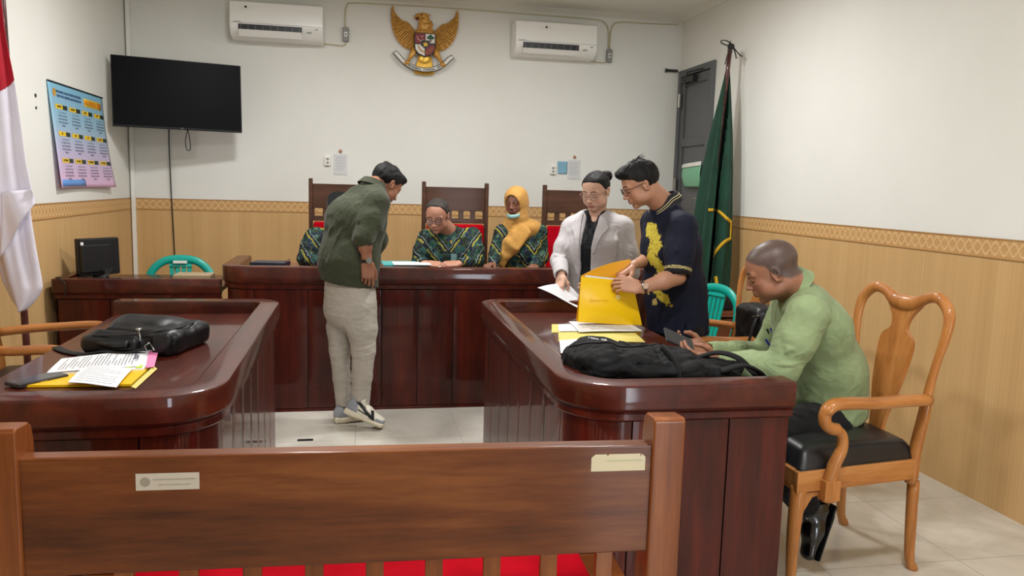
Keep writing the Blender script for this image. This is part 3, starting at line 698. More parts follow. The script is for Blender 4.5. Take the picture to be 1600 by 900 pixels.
def panels(path, side, z0, z1, gaps, parent, mat, name='panel', gw=.006, th=.022, skip=()):
    """separate boards between grooves at arc lengths gaps"""
    D = dens(path, .015); L = arclen(D); N = pnorm(D, side); ed = [0]+list(gaps)+[L[-1]]
    def P(s_):
        for i in range(len(L)-1):
            if L[i+1] >= s_-1e-9: f = (s_-L[i])/max(L[i+1]-L[i], 1e-9); return D[i].lerp(D[i+1], f), N[i].lerp(N[i+1], f).normalized()
        return D[-1], N[-1]
    for a, b in zip(ed, ed[1:]):
        s0, s1 = a+gw/2, b-gw/2
        if s1-s0 < .01: continue
        k = max(2, int((s1-s0)/.02)); pts = [P(s0+(s1-s0)*j/k) for j in range(k+1)]; vs = []; fs = []
        pr = [(-th, z0), (-.004, z0), (0, z0+.004), (0, z1-.004), (-.004, z1), (-th, z1)]; n = 6
        for j, (p, q) in enumerate(pts):
            e = .002 if j in (0, k) else 0
            vs += [(p.x+q.x*(o-(e if o > -th else 0)), p.y+q.y*(o-(e if o > -th else 0)), z) for o, z in pr]
        for i in range(k): fs += [(i*n+m, i*n+(m+1) % n, (i+1)*n+(m+1) % n, (i+1)*n+m) for m in range(n)]
        fs += [tuple(range(n)), tuple(k*n+m for m in range(n-1, -1, -1))]
        MB().add(vs, fs).build(name, mat, parent, auto=18)
def desk(nm, label, pts, rads, side, H, gaps, top_poly, topz, fas=.125, fl=0.0, loc=None, cat='desk', rimw=.105):
    t = thing(nm, label, cat, loc)
    path = rpath(pts, rads)
    oh = .03
    rim = [(oh-.006, H-fas+.02), (oh, H-fas+.026), (oh, H-.010), (oh-.003, H-.003), (oh-.010, H), (oh-rimw+.008, H), (oh-rimw+.002, H-.003), (oh-rimw, H-.010), (oh-rimw, topz-.03), (oh-rimw+.03, topz-.05), (0.0, H-fas+.0)]
    sweep(path, side, rim, 'raised_rim', M_mahtop, t, smooth=24)
    mld = [(-.01, H-fas-.020), (.012, H-fas-.020), (.018, H-fas-.014), (.018, H-fas+.006), (.014, H-fas+.010), (.020, H-fas+.022), (-.01, H-fas+.022)]
    sweep(path, side, mld, 'moulding', M_mah, t, smooth=24)
    sweep(path, side, [(-.035, fl+.0), (-.014, fl+.0), (-.014, H-fas-.01), (-.035, H-fas-.01)], 'backing_board', M_groove, t)
    panels(path, side, fl+.020, H-fas-.022, gaps, t, M_mah)
    sweep(path, side, [(-.03, fl), (.001, fl), (.001, fl+.014), (-.002, fl+.018), (-.03, fl+.018)], 'plinth', M_mah, t)
    MB().prism(top_poly, topz-.03, topz).build('tabletop', M_mahtop, t, bev=.002)
    return t
def cum(lst):
    return list(lst)
# judges' bench
BH = .968
bp = [(-.84, 6.05), (-.84, 5.28), (2.25, 5.28), (2.25, 6.05)]
_L = arclen(rpath(bp, (.16, .16)))
_s0 = (.77-.16)+pi/2*.16      # arc length at the start of the long face (x=-.68)
gx = [-.655, -.32, -.09, .16, .40, .64, .88, 1.12, 1.36, 1.60, 1.84]
desk('judges_bench', 'long dark mahogany judges bench with a panelled front across the back of the room', bp, (.16, .16), 1, BH, [.30]+[_s0+g+.68 for g in gx]+[_s0+2.95], [(-.80, 6.05), (-.80, 5.33), (2.21, 5.33), (2.21, 6.05)], .905, loc=(.7, 5.65, 0))
# counsel desks
DH = .862
rp_ = [(1.53, 4.54), (.725, 4.54), (.725, 2.52), (1.53, 2.52)]
def dgaps(first, straight, last, r1, r2, n):
    a = first-r1; b = a+pi/2*r1; c = b+straight-r1-r2; d = c+pi/2*r2
    return [a*.5, a]+[b+(c-b)*i/n for i in range(0, n+1)]+[d+.02]+[d+(last-r2)*.62]
desk('counsel_desk', 'dark mahogany counsel desk on the right, carrying the black backpack', rp_, (.13, .19), 1, DH, dgaps(.805, 2.02, .805, .13, .19, 7), [(1.51, 4.50), (.77, 4.50), (.77, 2.57), (1.51, 2.57)], .795, fas=.11, loc=(1.1, 3.5, 0))
lp_ = [(-1.27, 4.54), (-.445, 4.54), (-.445, 2.51), (-1.27, 2.51)]
desk('counsel_desk', 'dark mahogany counsel desk on the left, carrying the black leather bag', lp_, (.13, .19), -1, DH, dgaps(.825, 2.03, .825, .13, .19, 7), [(-1.25, 4.50), (-.49, 4.50), (-.49, 2.56), (-1.25, 2.56)], .795, fas=.11, loc=(-.86, 3.5, 0))
# clerk's desk
cp_ = [(-1.885, 6.25), (-1.885, 5.46), (-.885, 5.46)]
desk('clerk_desk', 'dark mahogany clerk desk with the black monitor in the left back corner', cp_, (.012,), 1, .862, [.4, .775, 1.1, 1.45], [(-1.86, 6.25), (-1.86, 5.5), (-.89, 5.5), (-.89, 6.25)], .80, fas=.11, loc=(-1.38, 5.85, 0), rimw=.07)
# low brown side table beyond the teal chair
st_ = thing('side_table', 'low reddish brown wooden side table behind the teal chair in the right corner', 'table', (2.62, 5.5, 0))
M_rbr = wood('red_brown_wood', (92, 48, 30), (118, 66, 42), (142, 84, 56), grain='X')
MB().box((2.36, 5.3, .62), (2.9, 5.75, .655)).build('tabletop', M_rbr, st_, bev=.004)
MB().box((2.38, 5.32, .12), (2.88, 5.73, .60)).build('body', M_rbr, st_, bev=.004)
for x in (2.38, 2.84):
    for y in (5.32, 5.69): MB().box((x, y, 0), (x+.04, y+.04, .14)).build('leg', M_rbr, st_, bev=.003)
# ---------------------------------------------------------------- near pew (written in its own frame, x along the back)
M_pew = wood('pew_wood', (64, 28, 7), (104, 54, 21), (138, 82, 39), rough=.4, coat=.4, coatr=.12, grain='X', scale=.5)
M_pewv = wood('pew_wood_upright', (86, 42, 14), (128, 70, 32), (158, 98, 52), rough=.4, coat=.4, coatr=.12, grain='Z', scale=.5)
def red_mat():
    t = NT('red_velvet'); v = t.coord('Object'); n = t.noise(v, 7, 3); f = t.noise(v, 400, 2)
    return t.set(t.ramp(n, [(.3, srgb(150, 2, 18)), (.7, srgb(172, 6, 26))]), .9, spec=.06, bump=f, bstr=.3, bdist=.0005)
M_red = red_mat()
pw = thing('pew', 'brown slatted wooden pew with a red seat cushion in the foreground', 'pew', (0, 0, 0))
PA = Vector((-.86, 2.085, 0)); PB = Vector((.845, 2.01, 0)); pxa = (PB-PA).normalized(); PL = (PB-PA).length
PF = frame(PA, pxa, (-pxa.y, pxa.x, 0))
PZ = .825
MB().box((.03, -.018, .515), (PL-.03, .034, PZ), M=PF).build('top_rail', M_pew, pw, bev=.006, seg=3)
for x in (-.045, PL-.045):
    prf = [(-.03, .0), (.075, 0), (.075, .30), (.072, PZ+.02), (.062, PZ+.062), (.045, PZ+.074), (-.022, PZ+.078), (-.03, PZ+.07)]
    P2 = PF @ Matrix(((0, 0, 1, 0), (1, 0, 0, 0), (0, 1, 0, 0), (0, 0, 0, 1)))
    MB().prism(prf, x, x+.09, M=P2).build('post', M_pewv, pw, bev=.006, seg=3)
nsl = 13
for i in range(10):
    x = .683-.1585*i-PA.x
    MB().box((x-.024, -.010, .30), (x+.024, .010, .52), M=PF).build('slat', M_pewv, pw, bev=.003)
MB().box((.03, -.015, .24), (PL-.03, .018, .31), M=PF).build('lower_rail', M_pew, pw, bev=.005)
MB().box((.02, .03, .26), (PL-.02, .40, .31), M=PF).build('seat_board', M_pew, pw, bev=.005)
def cush(u, v):
    x = .16+(PL-.30)*u; y = .035+.365*v; e = min(1, (1-abs(2*u-1))*22)**.5; f = min(1, (1-abs(2*v-1))*5)**.5
    return PF @ Vector((x, y, .31+.068*e*f))
m = MB().grid(cush, 60, 24); m.add([cush(0, 0)+Vector((0, 0, -.0)), cush(1, 0), cush(1, 1), cush(0, 1)], [(0, 1, 2, 3)]); m.build('seat_cushion', M_red, pw, smooth=True)
for x in (0.0, PL-.05): MB().box((x, .33, 0), (x+.05, .38, .26), M=PF).build('leg', M_pewv, pw, bev=.004)
for (x0, x1, name, col, torn) in ((.315, .468, 'asset_sticker', (196, 188, 174), 0), (PL-.215, PL-.062, 'asset_sticker', (216, 204, 172), 1)):
    zc = PZ-.068 if not torn else PZ-.048
    hw = (x1-x0)/2; hh = .024 if torn else .022; Fs = PF @ frame(((x0+x1)/2, -.0184, zc), (1, 0, 0), (0, 0, 1))
    poly = [(-hw, -hh), (hw, -hh), (hw, hh*.6), (hw*.86, hh), (hw*.83, hh*.6), (hw*.8, hh), (-hw*.35, hh), (-hw*.4, hh*.8), (-hw*.45, hh), (-hw*.86, hh), (-hw, hh*.6)] if torn else [(-hw, -hh), (hw, -hh), (hw, hh), (-hw, hh)]
    sk = MB().prism(poly, 0, .0006, M=Fs).build(name, plain(name, col, .5), pw)
    M_sk = plain('sticker_print', (150, 144, 130) if not torn else (176, 186, 156), .6)
    dm = MB().lathe([(.001, 0), (.0125, 0), (.0125, .0007), (.001, .0008)], 20, M=Fs @ Matrix.Translation((-hw+.022, 0 if not torn else hh*.35, 0)) @ (Matrix.Scale(.7, 4) if torn else Matrix()))
    dm.build('round_mark', plain('mark_green', (140, 180, 140), .6) if torn else M_sk, sk)
    tm = text_mb('MAHKAMAH AGUNG REPUBLIK INDONESIA', .0052, Fs @ Matrix.Translation((.016, .006, .0006)))
    if not torn: text_mb('KODE  UAPB  PERADILAN  UMUM', .0052, Fs @ Matrix.Translation((.016, -.008, .0006)), mb=tm)
    tm.build('print', M_sk, sk)
# ---------------------------------------------------------------- honey armchairs, local frame: faces +X, centre of the seat at 0,0
M_honey = wood('honey_wood', (142, 84, 38), (176, 114, 58), (198, 138, 80), rough=.4, coat=.45, coatr=.10, grain='Z', scale=.7)
M_honeyx = wood('honey_wood_arm', (142, 84, 38), (178, 116, 60), (200, 140, 82), rough=.4, coat=.45, coatr=.10, grain='X', scale=.7)
def leather():
    t = NT('black_leather'); v = t.coord('Object'); n = t.voro(v, 380); n2 = t.noise(v, 9, 3)
    return t.set(t.ramp(n2, [(.3, srgb(20, 20, 22)), (.7, srgb(32, 31, 33))]), .38, spec=.5, bump=n, bstr=.2, bdist=.0006)
M_leath = leather()
def armchair(label):
    t = thing('armchair', label, 'chair', (0, 0, 0), group='carved honey-coloured armchairs', local=True)
    hx, fy, by = .27, .31, .245; fx = .325; RZ = .018
    seat = lambda u, v: None
    # apron
    for sg in (1, -1):
        MB().prism([(-hx, by*sg), (fx, fy*sg), (fx, (fy-.035)*sg), (-hx, (by-.035)*sg)], .365+RZ, .445+RZ).build('side_rail', M_honeyx, t, bev=.004)
    MB().box((fx-.035, -fy+.02, .365+RZ), (fx, fy-.02, .445+RZ)).build('front_rail', M_honeyx, t, bev=.004)
    MB().box((-hx, -by+.02, .365+RZ), (-hx+.035, by-.02, .445+RZ)).build('back_rail', M_honeyx, t, bev=.004)
    def sf(u, v):
        x = -hx+.012+(hx+fx-.03)*u; w = (by+(fy-by)*u)-.012; e = min(1, (1-abs(2*u-1))*7)**.5; f = min(1, (1-abs(2*v-1))*7)**.5
        return (x, w*(2*v-1), .445+RZ+.012*(e*f > 0)+.062*e*f*(1+.22*sin(pi*u)*sin(pi*v))*(.9+.1*u)-.012*sin(6.3*v)*u*(1-u))
    MB().grid(sf, 26, 26).add([(-hx+.012, -by+.012, .45+RZ), (fx-.018, -fy+.012, .45+RZ), (fx-.018, fy-.012, .45+RZ), (-hx+.012, by-.012, .45+RZ)], [(0, 1, 2, 3)]).build('seat', M_leath, t, smooth=True)
    for sg in (1, -1):
        # cabriole front leg with its scroll ear
        fp = spline([(fx-.03, (fy-.035)*sg, .40), (fx-.02, (fy-.025)*sg, .33), (fx-.016, (fy-.025)*sg, .24), (fx-.026, (fy-.04)*sg, .12), (fx-.028, (fy-.04)*sg, .045), (fx-.012, (fy-.028)*sg, .012), (fx-.008, (fy-.026)*sg, 0)], 5)
        n = len(fp); rr = [.032-.012*min(1, i/(n*.62)) if i < n*.75 else .020+.012*((i-n*.75)/(n*.25)) for i in range(n)]
        MB().tube([tuple(p) for p in fp], rr, 12).build('leg', M_honey, t, smooth=True)
        ear = spline([(fx-.05, (fy-.03)*sg, .372), (fx-.085, (fy-.03)*sg, .365), (fx-.115, (fy-.03)*sg, .370), (fx-.125, (fy-.03)*sg, .355), (fx-.115, (fy-.03)*sg, .345)], 5)
        MB().tube([tuple(p) for p in ear], [.013-.008*i/len(ear) for i in range(len(ear))], 8).prism([(fx-.035, .25), (fx-.048, .31), (fx-.09, .378), (fx-.02, .378)], (fy-.045)*sg, (fy-.015)*sg, M=Matrix(((1, 0, 0, 0), (0, 0, 1, 0), (0, 1, 0, 0), (0, 0, 0, 1)))).build('scroll_ear', M_honey, t, smooth=True, auto=40)
        # back leg continuing as the stile
        bl = spline([(-hx-.028, (by-.02)*sg, .0), (-hx-.008, (by-.02)*sg, .05), (-hx+.0, (by-.02)*sg, .16), (-hx+.008, (by-.02)*sg, .37)], 5)
        MB().tube([tuple(p) for p in bl], [.024 if i < 3 else .019+.008*i/len(bl) for i in range(len(bl))], 12, flat=(1, .85)).build('leg', M_honey, t, smooth=True)
    # stiles + crest as one bent frame
    pts = []
    side_ = [(-hx+.022, by-.02, .36, .026), (-hx+.012, by-.02, .50, .027), (-hx-.005, by-.012, .64, .026), (-hx-.02, by-.014, .74, .020), (-hx-.028, by+.004, .85, .018), (-hx-.042, by+.022, .955, .021), (-hx-.056, by+.012, 1.035, .024), (-hx-.064, by-.05, 1.085, .024), (-hx-.066, by-.12, 1.078, .022), (-hx-.064, .06, 1.048, .030)]
    full = side_+[(-hx-.064, 0, 1.042, .034)]+[(a, -b, c, d) for a, b, c, d in reversed(side_)]
    sp = spline(full, 5)
    MB().tube([tuple(p[:3]) for p in sp], [(p[3]*.82, p[3]) if 1 else p[3] for p in sp], 12, up=(1, 0, 0)).build('back_frame', M_honey, t, smooth=True)
    # vase splat
    prof_ = [(0.44, .055), (.50, .052), (.53, .040), (.60, .052), (.70, .078), (.80, .094), (.87, .098), (.905, .088), (.93, .052), (.95, .044), (.98, .052), (1.01, .072), (1.04, .10)]
    pr = spline(prof_, 4)
    def sl(u, v):
        f = v*(len(pr)-1); i = min(int(f), len(pr)-2); z, w = pr[i]*(1-f+i)+pr[i+1]*(f-i)
        xx = np.interp(z, [.44, .55, .7, .85, 1.0, 1.05], [-hx+.03, -hx+.02, -hx-.005, -hx-.035, -hx-.058, -hx-.066])
        return (xx, w*(2*u-1), z)
    MB().sheet(sl, 9, 46, .018).build('splat', M_honey, t, smooth=True, auto=50)
    # arms with scroll and support
    for sg in (1, -1):
        a = spline([(-hx-.002, (by+.0)*sg, .70), (-.12, (by+.045)*sg, .712), (.02, (fy+.008)*sg, .716), (.14, (fy+.015)*sg, .722), (.205, (fy+.012)*sg, .716), (.235, (fy+.010)*sg, .688), (.232, (fy+.008)*sg, .650), (.205, (fy+.006)*sg, .628), (.175, (fy+.004)*sg, .622)], 6)
        n = len(a); MB().tube([tuple(p) for p in a], [(.023, .034-.006*abs(i/n-.4)) if i < n*.6 else (.023, .026) for i in range(n)], 12, up=(0, 0, 1)).build('armrest', M_honeyx, t, smooth=True)
        s2 = spline([(.19, (fy+.006)*sg, .628), (.155, (fy+.004)*sg, .60), (.148, (fy+.002)*sg, .545), (.175, (fy+.0)*sg, .48), (.185, (fy-.002)*sg, .42), (.185, (fy-.002)*sg, .345)], 5)
        n = len(s2); MB().tube([tuple(p) for p in s2], [(.018+.012*i/n, .020+.004*i/n) for i in range(n)], 12, up=(1, 0, 0)).box((.152, (fy-.027) if sg > 0 else -(fy+.024), .352), (.218, (fy+.024) if sg > 0 else -(fy-.027), .43)).build('arm_support', M_honey, t, auto=45, bev=.004)
    return t
ac1 = armchair('honey-coloured carved armchair the man in the light green shirt sits in'); ac1.location = (1.95, 2.93, 0); ac1.scale = (1, 1, 1.035); ac1.rotation_euler = (0, 0, pi+R_(2))
a2 = dup(ac1, (2.03, 4.27, 0), pi-R_(1), 'honey-coloured carved armchair behind the seated man, holding a black handbag')
a2.scale = (1, 1, 1); a3 = dup(ac1, (-1.555, 4.22, 0), R_(0), 'honey-coloured carved armchair at the left desk beside the red and white flag'); a3.scale = (1, 1, 1)
# ---------------------------------------------------------------- judges' chairs
M_brn = wood('brown_chair_wood', (48, 30, 21), (70, 46, 34), (86, 58, 44), rough=.55, coat=.06, grain='X', scale=.6)
def judge_chair(label):
    t = thing('high_back_chair', label, 'chair', (0, 0, 0), group='high-backed judges chairs', local=True)  # faces -Y
    w = .27; y = 0
    for sg in (-1, 1): MB().box((sg*w-(.03 if sg > 0 else 0), -.025, 0), (sg*w+(.03 if sg < 0 else 0), .025, 1.545)).build('post', M_brn, t, bev=.005)
    MB().box((-w+.03, -.015, 1.315), (w-.03, .015, 1.505)).build('top_rail', M_brn, t, bev=.003)
    for k in range(6):
        x = -w+.03+(2*w-.06)*k/5; hw_ = .020 if 0 < k < 5 else .014; MB().box((x-hw_, -.012, 1.25), (x+hw_, .012, 1.32)).build('spindle', M_brn, t, bev=.002)
    MB().box((-w+.03, -.015, 1.215), (w-.03, .015, 1.255)).build('middle_rail', M_brn, t, bev=.003)
    MB().box((-w+.03, -.015, .46), (w-.03, .015, .52)).build('lower_rail', M_brn, t, bev=.003)
    MB().box((-w+.035, -.055, .52), (w-.035, -.005, 1.21)).build('back_cushion', M_red, t, bev=.022, seg=4, smooth=True)
    MB().box((-w+.01, -.52, .36), (w-.01, 0, .43)).build('seat_frame', M_brn, t, bev=.004)
    MB().box((-w+.025, -.50, .42), (w-.025, -.06, .50)).build('seat_cushion', M_red, t, bev=.025, seg=4, smooth=True)
    for sg in (-1, 1):
        MB().box((sg*w-.025, -.50, .66), (sg*w+.025, 0, .70)).build('armrest', M_brn, t, bev=.006)
        MB().box((sg*w-.02, -.50, 0), (sg*w+.02, -.46, .665)).build('leg', M_brn, t, bev=.004)
    return t
jc = judge_chair('high-backed red cushioned chair behind the bench, left one, partly behind the standing man'); jc.location = (-.105, 6.42, 0)
dup(jc, (.778, 6.42, 0), 0, 'high-backed red cushioned chair of the judge in glasses, middle one behind the bench')
dup(jc, (1.775, 6.42, 0), 0, 'high-backed red cushioned chair behind the bench, right one, behind the woman in the blazer')
# ---------------------------------------------------------------- teal plastic chairs, local frame faces -Y
M_teal = plain('teal_plastic', (16, 160, 144), .32, spec=.5)
def plastic_chair(label):
    t = thing('plastic_chair', label, 'chair', (0, 0, 0), group='teal plastic chairs', local=True)
    zt = .90
    arch = spline([(-.225, -.02, .43), (-.235, .03, .58), (-.235, .055, .70), (-.205, .075, .81), (-.12, .085, .885), (0, .088, .905), (.12, .085, .885), (.205, .075, .81), (.235, .055, .70), (.235, .03, .58), (.225, -.02, .43)], 6)
    MB().tube([tuple(p) for p in arch], [(.030, .016)]*len(arch), 12, up=(0, 0, 1) if 0 else (1, 0, 0)).build('back_arch', M_teal, t, smooth=True)
    def fan(k):
        return lambda u, v: ((k*.033*(1+.25*v)+(u-.5)*(.026+.006*v)), -.005+.10*v**.8, .43+.46*v)
    for k in (-1.6, -.55, .55, 1.6): MB().sheet(fan(k), 4, 14, .008).build('back_slat', M_teal, t, smooth=True, auto=40)
    MB().sheet(lambda u, v: ((u-.5)*.17*(1-.1*v), .078+.012*v, .845+.04*v), 8, 6, .010).build('back_plate', M_teal, t, smooth=True, auto=40)
    def seat(u, v): return (-.215+.43*u, -.42+.42*v, .435-.018*sin(pi*u)*sin(pi*min(1, v*1.1)))
    MB().sheet(seat, 16, 16, .012).build('seat', M_teal, t, smooth=True, auto=50)
    for sx in (-1, 1):
        MB().tube([(sx*.20, -.40, .43), (sx*.235, -.44, 0)], [(.026, .018), (.02, .014)], 10).build('leg', M_teal, t, smooth=True, auto=50)
        MB().tube([(sx*.215, -.01, .44), (sx*.235, .06, 0)], [(.026, .018), (.02, .014)], 10).build('leg', M_teal, t, smooth=True, auto=50)
    return t
pc = plastic_chair('teal plastic chair behind the clerk desk under the television cable'); pc.location = (-1.33, 6.32, 0.05); 
pc.location.z = 0
p2 = dup(pc, (2.38, 5.06, 0), R_(-74), 'teal plastic chair in the right corner beside the green flag'); p2.scale = (1, 1, .955)
MB().box((-.05, .062, .872), (.05, .070, .892)).build('label_strip', M_white, pc)
# ================================================================ things on the desks
TZ = .795
M_paper = plain('white_paper', (232, 232, 234), .6); M_print = plain('print_grey', (146, 146, 152), .7); M_pink = plain('pink_paper', (232, 130, 176), .6); M_yfold = plain('yellow_folder', (238, 190, 20), .4); M_paley = plain('pale_yellow_paper', (212, 196, 104), .6)
M_tealf = plain('teal_folder', (52, 160, 160), .4)
def paper(name, label, corners, cat='paper', mat=None, lines=0, curl=.004, th=.0012, group=None, lift=None, par=None, nu=14, z=None, rows=True, margin=.1):
    """corners: 4 world points around the sheet; u runs 0-1, v runs 1-2"""
    c = [Vector(q) for q in corners]
    def f(u, v, off=0):
        p = (c[0]*(1-u)+c[1]*u)*(1-v)+(c[3]*(1-u)+c[2]*u)*v
        p = p+Vector((0, 0, curl*(sin(pi*u*1.3+.4)*.5+.5*sin(pi*v*1.1))+off+(lift(u, v) if lift else 0))); return p
    ctr = sum(c, Vector())/4
    o = MB().sheet(f, nu, nu, th).build(name, mat or M_paper, par, smooth=True, auto=60)
    if par is None: tag(o, label, cat, group)
    if lines:
        m = MB()
        for i in range(lines):
            v = margin+(1-2*margin)*i/max(lines-1, 1); r = random.Random(i*7+lines); u0 = margin+(.1 if r.random() < .2 else 0); ue = 1-margin-(r.random()*.5 if r.random() < .35 else 0)
            u = u0
            while u < ue-.02:
                w_ = min(.03+.09*r.random(), ue-u)
                m.add([f(u, v-.006, .0012+th/2), f(u+w_, v-.006, .0012+th/2), f(u+w_, v+.006, .0012+th/2), f(u, v+.006, .0012+th/2)], [(0, 1, 2, 3)]); u += w_+.012
        m.build('printed_lines', M_print, o)
    return o, f
def XY(px, py, z):     # point on a horizontal surface at height z
    d = _fw+_r*(px-800)/FPX+_u*(450-py)/FPX; k = (z-EYE)/d[2]; return Vector((d[0]*k, d[1]*k, z))
# ---- left desk: leather bag
M_bagl = NT('bag_leather'); v = M_bagl.coord('Object'); M_bagl = M_bagl.set(M_bagl.ramp(M_bagl.noise(v, 12, 3), [(.3, srgb(9, 9, 11)), (.7, srgb(18, 18, 21))]), .42, spec=.4, bump=M_bagl.noise(v, 60, 4), bstr=.25, bdist=.002)
M_strap = plain('black_webbing', (12, 12, 13), .7); M_zip = plain('zip_metal', (170, 170, 168), .3, metal=1.)
bag = thing('leather_bag', 'black leather shoulder bag lying on its side on the left desk', 'bag', (-.96, 3.45, TZ))
f = Field((-1.32, 3.10, .78), (-.60, 4.0, 1.0), .005)
cx, cy = -.905, 3.56; Rz = Matrix.Rotation(R_(-14), 3, 'Z')
def L(x, y, z): q = Rz @ Vector((x*.74, y*.80, 0)); return (cx+q.x, cy+q.y, TZ+z*.95)
f.box(L(.06, .02, .050), (.181, .16, .047), Rz, .028, .02).box(L(.22, -.02, .052), (.041, .152, .050), Rz, .018, .015).ell(L(-.02, .10, .090), (.15, .10, .045), Rz, .04)
f.box(L(-.20, -.01, .035), (.045, .128, .033), Rz, .028, .03).box(L(-.06, -.17, .040), (.12, .04, .038), Rz, .028, .02)
f.cap(L(-.15, -.09, .085), L(.12, -.13, .085), .03, .018, .02, '-').cap(L(.272, -.18, .062), L(.278, .16, .062), .004, .004, .004, '-')
V, Q = f.mesh(); N = vnormals(V, Q); V = V+N*(wob(V, (16, 16, 22), 3)*.007)[:, None]; V[:, 2] = np.maximum(V[:, 2], TZ+.001)
vq_obj('bag_body', (V, Q), M_bagl, bag)
zl = [L(-.16, -.20, .082), L(0, -.205, .088), L(.12, -.19, .096), L(.2, -.17, .108), L(.27, -.1, .112), L(.272, .08, .112)]
MB().tube([tuple(p) for p in spline(zl, 6)], .004, 6).build('zip_track', M_strap, bag, smooth=True)
MB().tube([L(.10, -.20, .112), L(.115, -.215, .095), L(.13, -.235, .072)], [(.008, .003)]*3, 8).box((L(.1, -.2, .11)[0]-.008, L(.1, -.2, .11)[1]-.008, TZ+.105), (L(.1, -.2, .11)[0]+.012, L(.1, -.2, .11)[1]+.008, TZ+.116)).build('zip_pull', M_zip, bag, smooth=True)
ring = [L(.175, -.225, .065), L(.205, -.232, .035), L(.165, -.235, .030), L(.150, -.23, .05), L(.175, -.225, .065)]
MB().tube(ring, .0025, 6).build('strap_ring', M_zip, bag, smooth=True)
sp = spline([L(.15, -.225, .04), L(.05, -.25, .02), L(-.06, -.245, .025), L(-.15, -.24, .012), L(-.22, -.24, .008), L(-.34, -.18, .006), L(-.44, -.10, .006)], 8)
MB().tube([tuple(p) for p in sp], [(.004, .019)]*len(sp), 10, up=(0, 0, 1)).build('strap', M_strap, bag, smooth=True)
sp = spline([L(-.23, .12, .05), L(-.285, .05, .05), L(-.27, -.08, .045), L(-.18, -.18, .05), L(-.02, -.235, .05), L(.06, -.235, .055)], 8)
MB().tube([tuple(p) for p in sp], .014, 10).build('handle_roll', M_bagl, bag, smooth=True)
# ---- left desk: papers, folder, phone
z = TZ+.001
fd, _f = paper('document_folder', 'yellow cardboard folder under the white papers on the left desk', [XY(36, 606, z), XY(205, 604, z), XY(240, 572, z), XY(120, 580, z)], 'folder', M_yfold, th=.008, curl=.0)
fd.location.z += .005
MB().add([XY(205, 604, z+.012)+Vector((0, 0, 0)), XY(240, 572, z+.012), XY(246, 576, z+.004), XY(212, 607, z+.004)], [(0, 1, 2, 3)]).build('folder_edge', M_paley, fd)
paper('pink_edged_document', 'stack of papers with a pink cover sheet and green tabs on the left desk', [XY(90, 584, z+.012), XY(225, 577, z+.012), XY(248, 543, z+.012), XY(110, 560, z+.012)], 'paper', M_paper, th=.006, curl=0)
o = [q for q in COL.objects if q.name.startswith('pink_edged_document')][0]
paper('pink_cover', '', [XY(228, 575, z+.0165), XY(241, 573, z+.0165), XY(249, 543, z+.0165), XY(233, 545, z+.0165)], mat=M_pink, par=o, curl=.001)
for i, (x, y) in enumerate(((196, 575), (212, 575))): paper('index_tab', '', [XY(x, y, z+.017), XY(x+10, y-1, z+.017), XY(x+12, y-5, z+.017), XY(x+2, y-4, z+.017)], mat=plain('tab_green', (196, 222, 60), .5), par=o, curl=.0)
a, fa = paper('printed_letter', 'white printed letter with a signature lying below the leather bag', [XY(73, 583, z+.018), XY(96, 560, z+.018), XY(227, 546, z+.018), XY(218, 572, z+.018)], 'paper', lines=22, th=.0015, curl=.003)
sg = MB()
for k_ in range(3): sg.tube([fa(.25+.08*k_+.35*t_+.03*sin(9*t_), .93+.03*sin(12*t_+k_), .004) for t_ in np.linspace(0, 1, 14)], .0008, 5)
sg.build('signature', M_ink, a)
paper('folded_letter', 'small folded white letter on top of the yellow folder on the left desk', [XY(106, 598, z+.02), XY(182, 604, z+.02), XY(208, 574, z+.02), XY(134, 572, z+.02)], 'paper', lines=9, th=.002, curl=.006)
def phone(name, label, F, w, h, th, cat='phone', case=M_black):
    t = thing(name, label, cat, tuple(F.translation))
    MB().box((-w, -h, -th), (w, h, 0), M=F).build('case', case, t, bev=.003, seg=3)
    MB().box((-w+.004, -h+.004, 0), (w-.004, h-.004, .0008), M=F).build('screen', plain('phone_glass', (14, 14, 18), .08), t)
    MB().box((-w-.0012, -.01, -th*.7), (-w+.001, .015, -th*.3), M=F).build('side_button', M_metal, t)
    return t
pa = XY(8, 606, TZ+.012); pb = XY(93, 588, TZ+.012); ux = (pb-pa)
phone('mobile_phone', 'dark mobile phone in a case on the left desk beside the yellow folder', frame((pa+pb)/2+Vector((0, .035, .006)), (-ux.y, ux.x, 0), (-ux.x, -ux.y, 0)) @ Matrix.Identity(4), .040, .090, .014, case=plain('phone_case', (46, 46, 50), .4))
# ---- right desk: backpack
M_bp = NT('backpack_nylon'); v = M_bp.coord('Object'); M_bp = M_bp.set(M_bp.ramp(M_bp.noise(v, 10, 3), [(.3, srgb(9, 9, 10)), (.7, srgb(17, 17, 19))]), .75, spec=.22, bump=M_bp.noise(v, 30, 5, .65), bstr=.35, bdist=.004)
bk = thing('backpack', 'black backpack lying on the right desk in front of the seated man', 'bag', (1.15, 3.05, TZ))
f = Field((.66, 2.5, .78), (1.66, 3.3, 1.04), .005); Rb = Matrix.Rotation(R_(-3), 3, 'Z'); bx, by = 1.125, 2.83
def Lb(x, y, z): q = Rb @ Vector((x, y, 0)); return (bx+q.x, by+q.y, TZ+z*1.0)
f.ecap(Lb(-.20, .02, .070), Lb(.12, .0, .058), (.185, .075), (.165, .062), (0, 1, 0), .03).ell(Lb(-.235, .0, .075), (.12, .185, .085), Rb, .03).ecap(Lb(.12, 0, .05), Lb(.30, -.02, .032), (.15, .050), (.11, .034), (0, 1, 0), .03)
f.ecap(Lb(-.13, -.11, .065), Lb(.10, -.12, .055), (.07, .062), (.06, .05), (0, 1, 0), .012).cap(Lb(.28, .08, .03), Lb(.36, .06, .03), .035, .03, .03)
